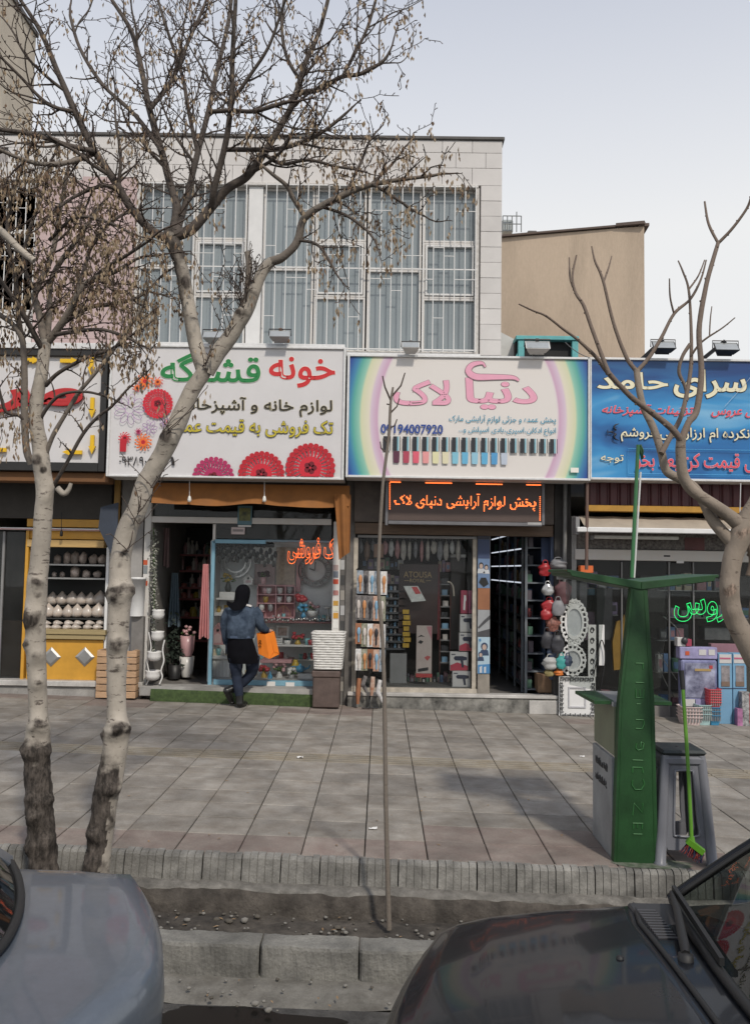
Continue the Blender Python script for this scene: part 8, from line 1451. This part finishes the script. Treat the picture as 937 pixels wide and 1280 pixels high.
limbB([(362, 128, 3.8), (372, 117, 3.6), (398, 112, 3.4), (427, 96, 3), (452, 92, 2.6), (478, 77, 2.2), (487, 64, 1.6)], -.1, dl, .11, .12, .3, .14, Y=Yk-.05, droop=.4)
limbB([(428, 96, 2.6), (443, 67, 2.3), (459, 35, 2.1), (471, -6, 1.7)], .1, dl, .2, .05, .15, .03, Y=Yk-.1, depth=0)
limbB([(262, 140, 3), (290, 138, 2.8), (318, 139, 2.8), (356, 128, 2.4)], -.2, dl, .12, .12, .3, .06, Y=Yk-.2)
limbB([(284, 187, 3.2), (320, 187, 3), (350, 186, 3), (388, 173, 2.6), (410, 160, 2.2), (433, 141, 1.8)], -.1, dl, .10, .12, .32, .12, Y=Yk-.15, droop=.3)
limbB([(119, 189, 3.8), (86, 182, 3.4), (41, 168, 3), (0, 162, 2.6), (-30, 158, 2)], -.2, dl, .12, .15, .4, .05, Y=Yk-.2)
limbB([(117, 192, 3.6), (86, 203, 3.4), (52, 205, 3), (20, 196, 2.6), (-15, 180, 2)], -.5, twig_p, .13, .15, .35, .10, Y=Yk-.15)
limbB([(203, 190, 3), (170, 145, 2.8), (128, 105, 2.4), (100, 60, 2.2), (88, 20, 2)], .5, dl, .10, .2, .45, .05, Y=Yk+.1)
limbB([(187, 137, 3), (215, 100, 2.8), (232, 60, 2.4), (250, 20, 2), (262, -10, 1.8)], .35, dl, .10, .2, .45, .05, Y=Yk+.1)
limbB([(247, 190, 2.8), (236, 140, 2.6), (228, 95, 2.3), (210, 40, 2), (196, -5, 1.8)], .4, dl, .11, .2, .45, .05, Y=Yk+.2)
limbB([(330, 192, 2.6), (352, 205, 2.4), (385, 200, 2.2), (420, 208, 1.8), (445, 212, 1.5)], -.2, dl, .09, .1, .28, .22, Y=Yk-.1, droop=.5)
limbB([(95, 140, 2.6), (60, 130, 2.4), (25, 95, 2), (0, 70, 1.8)], -.2, dl, .12, .15, .4, .05, Y=Yk-.2)
limbB([(150, 240, 2.8), (130, 232, 2.6), (95, 245, 2.2), (70, 262, 1.8)], -.2, dl, .1, .15, .35, .14, Y=Yk-.1, droop=.3)
limbB([(289, 128, 2.6), (312, 95, 2.4), (335, 60, 2.1), (350, 20, 1.8), (360, -10, 1.5)], -.2, dl, .11, .2, .4, .05, Y=Yk-.2)
limbB([(375, 100, 2.6), (358, 70, 2.4), (352, 30, 2), (356, -8, 1.7)], .2, dl, .12, .15, .35, .06, Y=Yk-.05)
# right limb over the flower sign
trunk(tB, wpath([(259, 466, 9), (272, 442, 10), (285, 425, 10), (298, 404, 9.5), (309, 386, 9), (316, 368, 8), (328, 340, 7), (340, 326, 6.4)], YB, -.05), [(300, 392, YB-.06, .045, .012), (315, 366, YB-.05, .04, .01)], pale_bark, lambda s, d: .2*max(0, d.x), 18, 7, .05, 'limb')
limbB([(339, 327, 6.4), (354, 321, 5.6), (371, 303, 5.4), (377, 280, 5.2), (383, 270, 5), (399, 259, 4.6), (431, 243, 4.2), (464, 231, 3.4), (504, 224, 2.8), (537, 220, 2.2), (552, 217, 1.6)], -.2, twig_p, .085, .16, .36, .26, .42, Y=YB-.05, droop=.6, depth=2, side=1.1)
limbB([(379, 268, 3.4), (366, 247, 3), (358, 232, 2.7), (342, 219, 2.4), (325, 205, 1.8)], -.15, twig_p, .12, .1, .28, .16, Y=YB-.1)
limbB([(372, 300, 2.2), (395, 305, 2), (408, 320, 1.8), (420, 342, 1.5)], -.15, dl, .07, .1, .25, .2, Y=YB-.1, droop=.8)
limbB([(400, 258, 2.2), (430, 268, 2), (455, 285, 1.8), (468, 300, 1.4)], -.15, dl, .07, .1, .28, .3, Y=YB-.1, droop=.7)
limbB([(465, 230, 2.2), (490, 245, 2), (515, 262, 1.6), (530, 270, 1.3)], -.1, dl, .06, .1, .25, .32, Y=YB-.2, droop=.6)
limbB([(431, 243, 2.2), (450, 205, 2), (460, 180, 1.6), (470, 165, 1.3)], .1, dl, .09, .1, .2, .1, Y=YB-.15)
limbB([(464, 230, 2), (490, 205, 1.8), (505, 185, 1.4)], .1, dl, .07, .1, .22, .12, Y=YB-.15)
stub(tB, [(306, 380, 3), (310, 350, 3.6), (311, 330, 4), (309, 315, 3.4)], YB-.05, twig_p)
for a in ((300, 395), (306, 385), (312, 375), (290, 410), (318, 362), (305, 392), (283, 422)):
    for k in range(4): shoot(twB, sdB, P(a[0]+TU(-4, 4), a[1], YB-.06), Vector((TU(-.6, .5), TU(-.5, .1), 1)), TU(.12, .34), .004, 1, .02)
for a in ((258, 458), (205, 548), (212, 540), (186, 610), (176, 640), (170, 655), (160, 690)):
    for k in range(3): shoot(twB, sdB, P(a[0]+TU(-5, 5), a[1], YB-.07), Vector((TU(-1, 1), TU(-.6, .1), .8)), TU(.12, .4), .004, 0, .03, .5)
# ---------------- tree A: left trunk with the dense crown of dry pods
YA = 5.4
tA = thing('street_tree', 'straight pale knotty trunk at far left carrying a dense crown of dry pods', 'tree', (P(50, 1090, YA).x, YA, gz(-2.1)-.32))
pA = [(58, 1140, 21), (57, 1106, 20), (55, 1085, 20), (52, 1040, 19), (49, 1000, 18.5), (47, 950, 18), (48, 912, 17), (48, 895, 13.5), (47.5, 865, 13.5), (45, 800, 14), (46, 745, 15), (50, 700, 13.5), (54, 650, 13), (56, 615, 12.5), (53, 585, 12.5), (50, 555, 11.5), (46, 530, 10.5), (46, 500, 10), (52, 470, 9.5), (55, 445, 8.8), (58, 425, 8)]
wA = wpath([(x, y, r*.84) for x, y, r in pA], YA)
kA = [(49, 905, YA-.09, .06, .04), (36, 940, YA-.06, .055, .03), (62, 940, YA-.05, .05, .02), (40, 1000, YA-.08, .05, .02), (64, 998, YA-.05, .045, .025), (42, 1022, YA-.08, .05, .03), (60, 1055, YA-.07, .05, .018), (36, 1060, YA-.05, .05, .02), (46, 728, YA-.075, .05, .022), (38, 768, YA-.065, .05, .022), (36, 780, YA-.06, .04, .015), (53, 768, YA-.065, .03, .01), (33, 806, YA-.05, .035, .018), (48, 820, YA-.07, .045, .025), (49, 855, YA-.07, .042, .025), (60, 620, YA-.07, .04, .018), (72, 607, YA-.03, .045, .03), (55, 690, YA-.065, .02, .004), (48, 745, YA-.07, .03, .004), (45, 574, YA-.06, .04, .012), (55, 505, YA-.05, .04, .01), (52, 790, YA-.07, .03, .006), (54, 585, YA-.06, .04, .01)]
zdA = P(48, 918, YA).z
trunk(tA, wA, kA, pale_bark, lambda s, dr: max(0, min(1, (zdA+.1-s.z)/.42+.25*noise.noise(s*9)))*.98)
twA, sdA = MB(), MB()
def limbA(pts, dY, m, gap, L0, L1, seeds, start=.1, depth=1, up=.5, droop=0, Y=YA, side=1.0):
    mb, q = limb_mesh(wpath(pts, Y, dY), 7); kid(mb, 'limb', m, tA); sprout(twA, sdA, q, start, gap*.8, L0, L1, seeds, depth, up, side, droop=droop)
stub(tA, [(72, 610, 4), (80, 617, 3.6), (86, 612, 2.8), (89, 604, 2.2)], YA-.05, pale_bark)
limbA([(40, 580, 5), (33, 558, 4.6), (31, 505, 4.4), (31, 460, 4), (28, 425, 3.6), (16, 405, 3.2), (2, 395, 3), (-15, 380, 2.6)], -.15, twig_p, .16, .12, .35, .08, .4)
limbA([(57, 570, 3.2), (67, 544, 2.9), (84, 515, 2.7), (97, 493, 2.5), (114, 473, 2.4), (136, 446, 2.2), (160, 412, 2), (178, 385, 1.6)], -.2, twig_p, .16, .1, .32, .12, .35, droop=.3)
limbA([(68, 606, 2.6), (75, 594, 2.6), (87, 573, 2.4), (105, 541, 2.3), (124, 520, 2.1), (140, 508, 1.8), (158, 488, 1.5)], -.25, dl, .2, .08, .25, .06, .35)
limbA([(50, 525, 2.4), (63, 505, 2.2), (80, 492, 2), (110, 490, 1.7), (140, 498, 1.3)], -.2, dl, .2, .08, .25, .05, .2)
limbA([(57, 482, 2.8), (75, 465, 2.5), (111, 446, 2.3), (140, 436, 2), (170, 415, 1.6)], -.2, dl, .11, .12, .35, .2, .3, droop=.5)
limbA([(45, 540, 2.4), (25, 520, 2.2), (8, 515, 2), (0, 490, 1.8), (-4, 470, 1.5)], -.25, dl, .15, .08, .3, .2, .2, droop=.6)
for pts, dY in (([(57, 430, 5), (50, 395, 4.4), (44, 368, 4), (59, 335, 3.6), (69, 303, 3.3), (77, 254, 2.6), (84, 215, 2)], .3), ([(59, 428, 5.4), (72, 412, 4.8), (85, 392, 4.4), (108, 354, 3.6), (143, 340, 2.8), (168, 325, 2)], -.15), ([(58, 430, 4.5), (62, 395, 4), (66, 345, 3.4), (100, 295, 2.8), (128, 255, 2.2)], .45), ([(30, 430, 3.6), (24, 400, 3.4), (20, 350, 3), (10, 300, 2.6), (14, 250, 2.2), (30, 205, 1.8)], -.3), ([(55, 440, 3.8), (40, 412, 3.6), (22, 380, 3.2), (-5, 340, 2.6), (-20, 300, 2)], -.4),
        ([(78, 405, 3.2), (110, 385, 2.9), (140, 380, 2.6), (172, 372, 2.1), (196, 352, 1.6)], .25), ([(85, 395, 3.2), (105, 340, 2.8), (118, 300, 2.5), (150, 270, 2), (180, 262, 1.6)], .5), ([(60, 420, 3), (90, 415, 2.7), (125, 412, 2.3), (155, 420, 2), (178, 432, 1.6)], -.35), ([(45, 365, 2.8), (30, 330, 2.6), (38, 285, 2.3), (55, 240, 2), (62, 205, 1.6)], .2), ([(100, 365, 2.8), (128, 338, 2.5), (160, 318, 2.2), (188, 300, 1.6)], -.35), ([(62, 300, 2.4), (95, 272, 2.2), (135, 278, 2), (165, 292, 1.5)], -.3)):
    limbA(pts, dY, twig_p if pts[0][2] > 4 else dl, .085, .18, .46, .26, .15, 2, .35, .55)
stub(tA, [(-6, 284, 5.5), (8, 295, 5), (24, 311, 4.5), (43, 326, 4)], YA-.5, pale_bark)
for k in range(95):                             # hanging bunches of dry pods
    x, y = (TU(0, 85), TU(200, 240)) if k < 34 else (TU(140, 205), TU(330, 440)) if k < 80 else (TU(0, 40), TU(420, 560)); c = P(x, y, YA+TU(-.5, .4)); n = 5
    pts = [c+Vector((0, 0, .14-.05*i))+rv()*.012 for i in range(n)]; twA.tube(pts, .002, 3, 0, cap=False)
    for q in pts[1:]: seedcl(sdA, q)
for t_, tw, sd_ in ((tB, twB, sdB), (tA, twA, sdA)):
    kid(tw, 'twigs', [twig_m, mat('spur_bark', (.085, .06, .048), .85)], t_, kind='stuff'); kid(sd_, 'dry_pods', [seed_m, seed_d], t_, kind='stuff')
# ---------------- right tree, bare and pruned
YR = 5.2; tR = thing('street_tree', 'bare brown tree with smooth bending limbs at the right edge', 'tree', (2.75, 5.4, gz(2.7)-.14))
pR = [(1010, 1090, 17), (1000, 1020, 16), (985, 940, 15), (966, 868, 14.5), (945, 826, 14), (929, 796, 13), (915, 768, 12), (911, 737, 11.5), (914, 703, 11.5), (923, 675, 12.5), (934, 650, 13), (946, 628, 11), (957, 600, 9)]
twR, sdR = MB(), MB()
trunk(tR, wpath(pR, YR), [(912, 738, YR-.06, .05, .01), (925, 665, YR-.06, .06, .012), (915, 765, YR-.05, .04, .008)], brown_bark, lambda s, d: 0, 22, 7, .03)
def limbR(pts, dY=0, Y=YR, n=10, big=False, tip=False):
    pts = [(a, b, c_*(.9 if big else .76)) for a, b, c_ in pts]
    if big: return trunk(tR, wpath(pts, Y, dY), [], brown_bark, lambda s, d: 0, 16, 7, .04, 'limb')[1]
    mb, q = limb_mesh(wpath(pts, Y, dY), n, 6, .07, 22)
    for i in range(4, len(q)-1, 4):               # buds
        p = Vector(q[i][:3]); d = (Vector(q[i+1][:3])-p).normalized(); e = Matrix.Rotation(TU(0, 6.28), 3, d) @ d.orthogonal().normalized(); mb.blob(p+e*q[i][3]*1.0, (q[i][3]*.35+.002,)*3, 6, 4)
    kid(mb, 'limb', brown_limb, tR); return q
brown_limb = mat('brown_limb_bark', (.235, .18, .14), .8, var=.3, sc=9, bump=.4, bsc=70, col2=(.16, .12, .095))
limbR([(930, 662, 11), (912, 646, 9.5), (891, 631, 8.5), (865, 613, 8), (853, 594, 7.6), (850, 565, 7), (851, 545, 6.6)], -.1, YR, big=True)
limbR([(852, 552, 6), (838, 535, 5.6), (813, 515, 5), (787, 495, 4.6), (760, 466, 4.2), (745, 447, 3.4), (722, 425, 2.6), (703, 411, 2.2), (682, 395, 1.9), (665, 388, 1.6), (648, 380, 1.2)], -.25, YR-.1)
limbR([(761, 468, 3.8), (750, 440, 3.4), (739, 410, 3.2), (729, 382, 2.9), (719, 366, 2.4), (715, 345, 2), (720, 319, 1.4)], .1, YR-.3); limbR([(726, 377, 2), (713, 352, 1.7), (711, 322, 1.2)], .1, YR-.22)
limbR([(851, 550, 6), (860, 528, 5.6), (870, 513, 5.4), (876, 466, 4.8), (873, 413, 4.4), (881, 361, 4), (889, 330, 3.7), (897, 303, 3.3)], .2, YR-.1); limbR([(897, 304, 2.6), (885, 280, 2.2), (880, 252, 1.6)], .1, YR+.1); limbR([(897, 304, 2.8), (915, 285, 2.5), (933, 260, 2.2), (939, 242, 2)], -.1, YR+.1)
limbR([(921, 684, 9.5), (905, 668, 8.5), (890, 650, 8), (879, 628, 7), (866, 608, 6.4), (848, 598, 6.2), (832, 588, 6), (826, 565, 5.6), (816, 535, 5.2), (804, 510, 4.8), (798, 485, 4.6), (795, 462, 4.4)], .25, YR, big=True)
limbR([(795, 464, 3.8), (782, 446, 3.4), (766, 403, 2.9), (753, 350, 2.4), (743, 326, 1.8), (739, 308, 1.2)], .1, YR+.25); limbR([(754, 352, 1.8), (760, 335, 1.5), (764, 320, 1)], .1, YR+.33)
limbR([(796, 464, 3.6), (812, 445, 3.2), (826, 422, 3), (842, 392, 2.6), (862, 374, 2.2), (875, 350, 1.8), (882, 325, 1.2)], .1, YR+.25); limbR([(842, 393, 1.7), (837, 372, 1.5), (836, 348, 1)], -.1, YR+.3)
limbR([(826, 567, 4.6), (836, 548, 4.4), (850, 522, 4), (858, 490, 3.6), (863, 455, 3.2), (863, 408, 2.6), (860, 362, 2), (853, 340, 1.6), (847, 326, 1.1)], .3, YR+.1); limbR([(860, 362, 1.6), (872, 345, 1.4), (880, 325, 1)], .1, YR+.38)
limbR([(863, 445, 2), (872, 432, 1.8), (882, 423, 1.6), (902, 410, 1.3), (918, 397, .9)], -.1, YR+.25); limbR([(886, 421, 1.2), (887, 400, 1.1), (889, 383, .8)], 0, YR+.2); limbR([(862, 430, 3.2), (852, 446, 3), (848, 465, 3), (855, 482, 2.6), (859, 500, 2.2)], .0, YR+.22)
limbR([(936, 720, 6), (940, 700, 6), (936, 680, 6)], 0, YR+.1); limbR([(946, 800, 8), (941, 765, 7.5), (946, 735, 7), (955, 700, 6)], .1, YR+.1)
# ---------------- sapling
sp_ = thing('sapling', 'thin bare sapling rising from the dark ditch in the middle', 'tree', (P(485, 1157, 5.36).x, 5.36, gz(0)-.32)); pS = [(486, 1162, 3.2), (484, 1090, 3), (482, 1000, 2.8), (481, 920, 2.6), (480, 860, 2.5), (478, 800, 2.4), (473, 735, 2.3), (474, 680, 2.2), (478, 610, 2), (482, 575, 2), (486, 543, 1.9), (488, 505, 1.7), (491, 484, 1.2)]
mb, q = limb_mesh(wpath(pS, 5.36), 8, 7, .1, 22); kid(mb, 'trunk', twig_p, sp_)
mb = MB()
for pts in ([(488, 500, 1.4), (481, 484, 1.2), (478, 470, .9)], [(490, 495, 1.4), (501, 482, 1.2), (506, 466, .9)], [(488, 516, 1.3), (496, 508, 1), (499, 498, .8)], [(481, 565, 1.3), (476, 560, 1), (475, 552, .8)], [(487, 535, 1.2), (493, 532, 1), (496, 524, .8)], [(485, 555, 1.1), (480, 548, .9)], [(488, 506, 1.1), (483, 505, .9)]): mb.tube([v[:3] for v in wpath(pts, 5.36)], [p[2]*.0047 for p in pts], 5)
kid(mb, 'twigs', twig_m, sp_, kind='stuff')
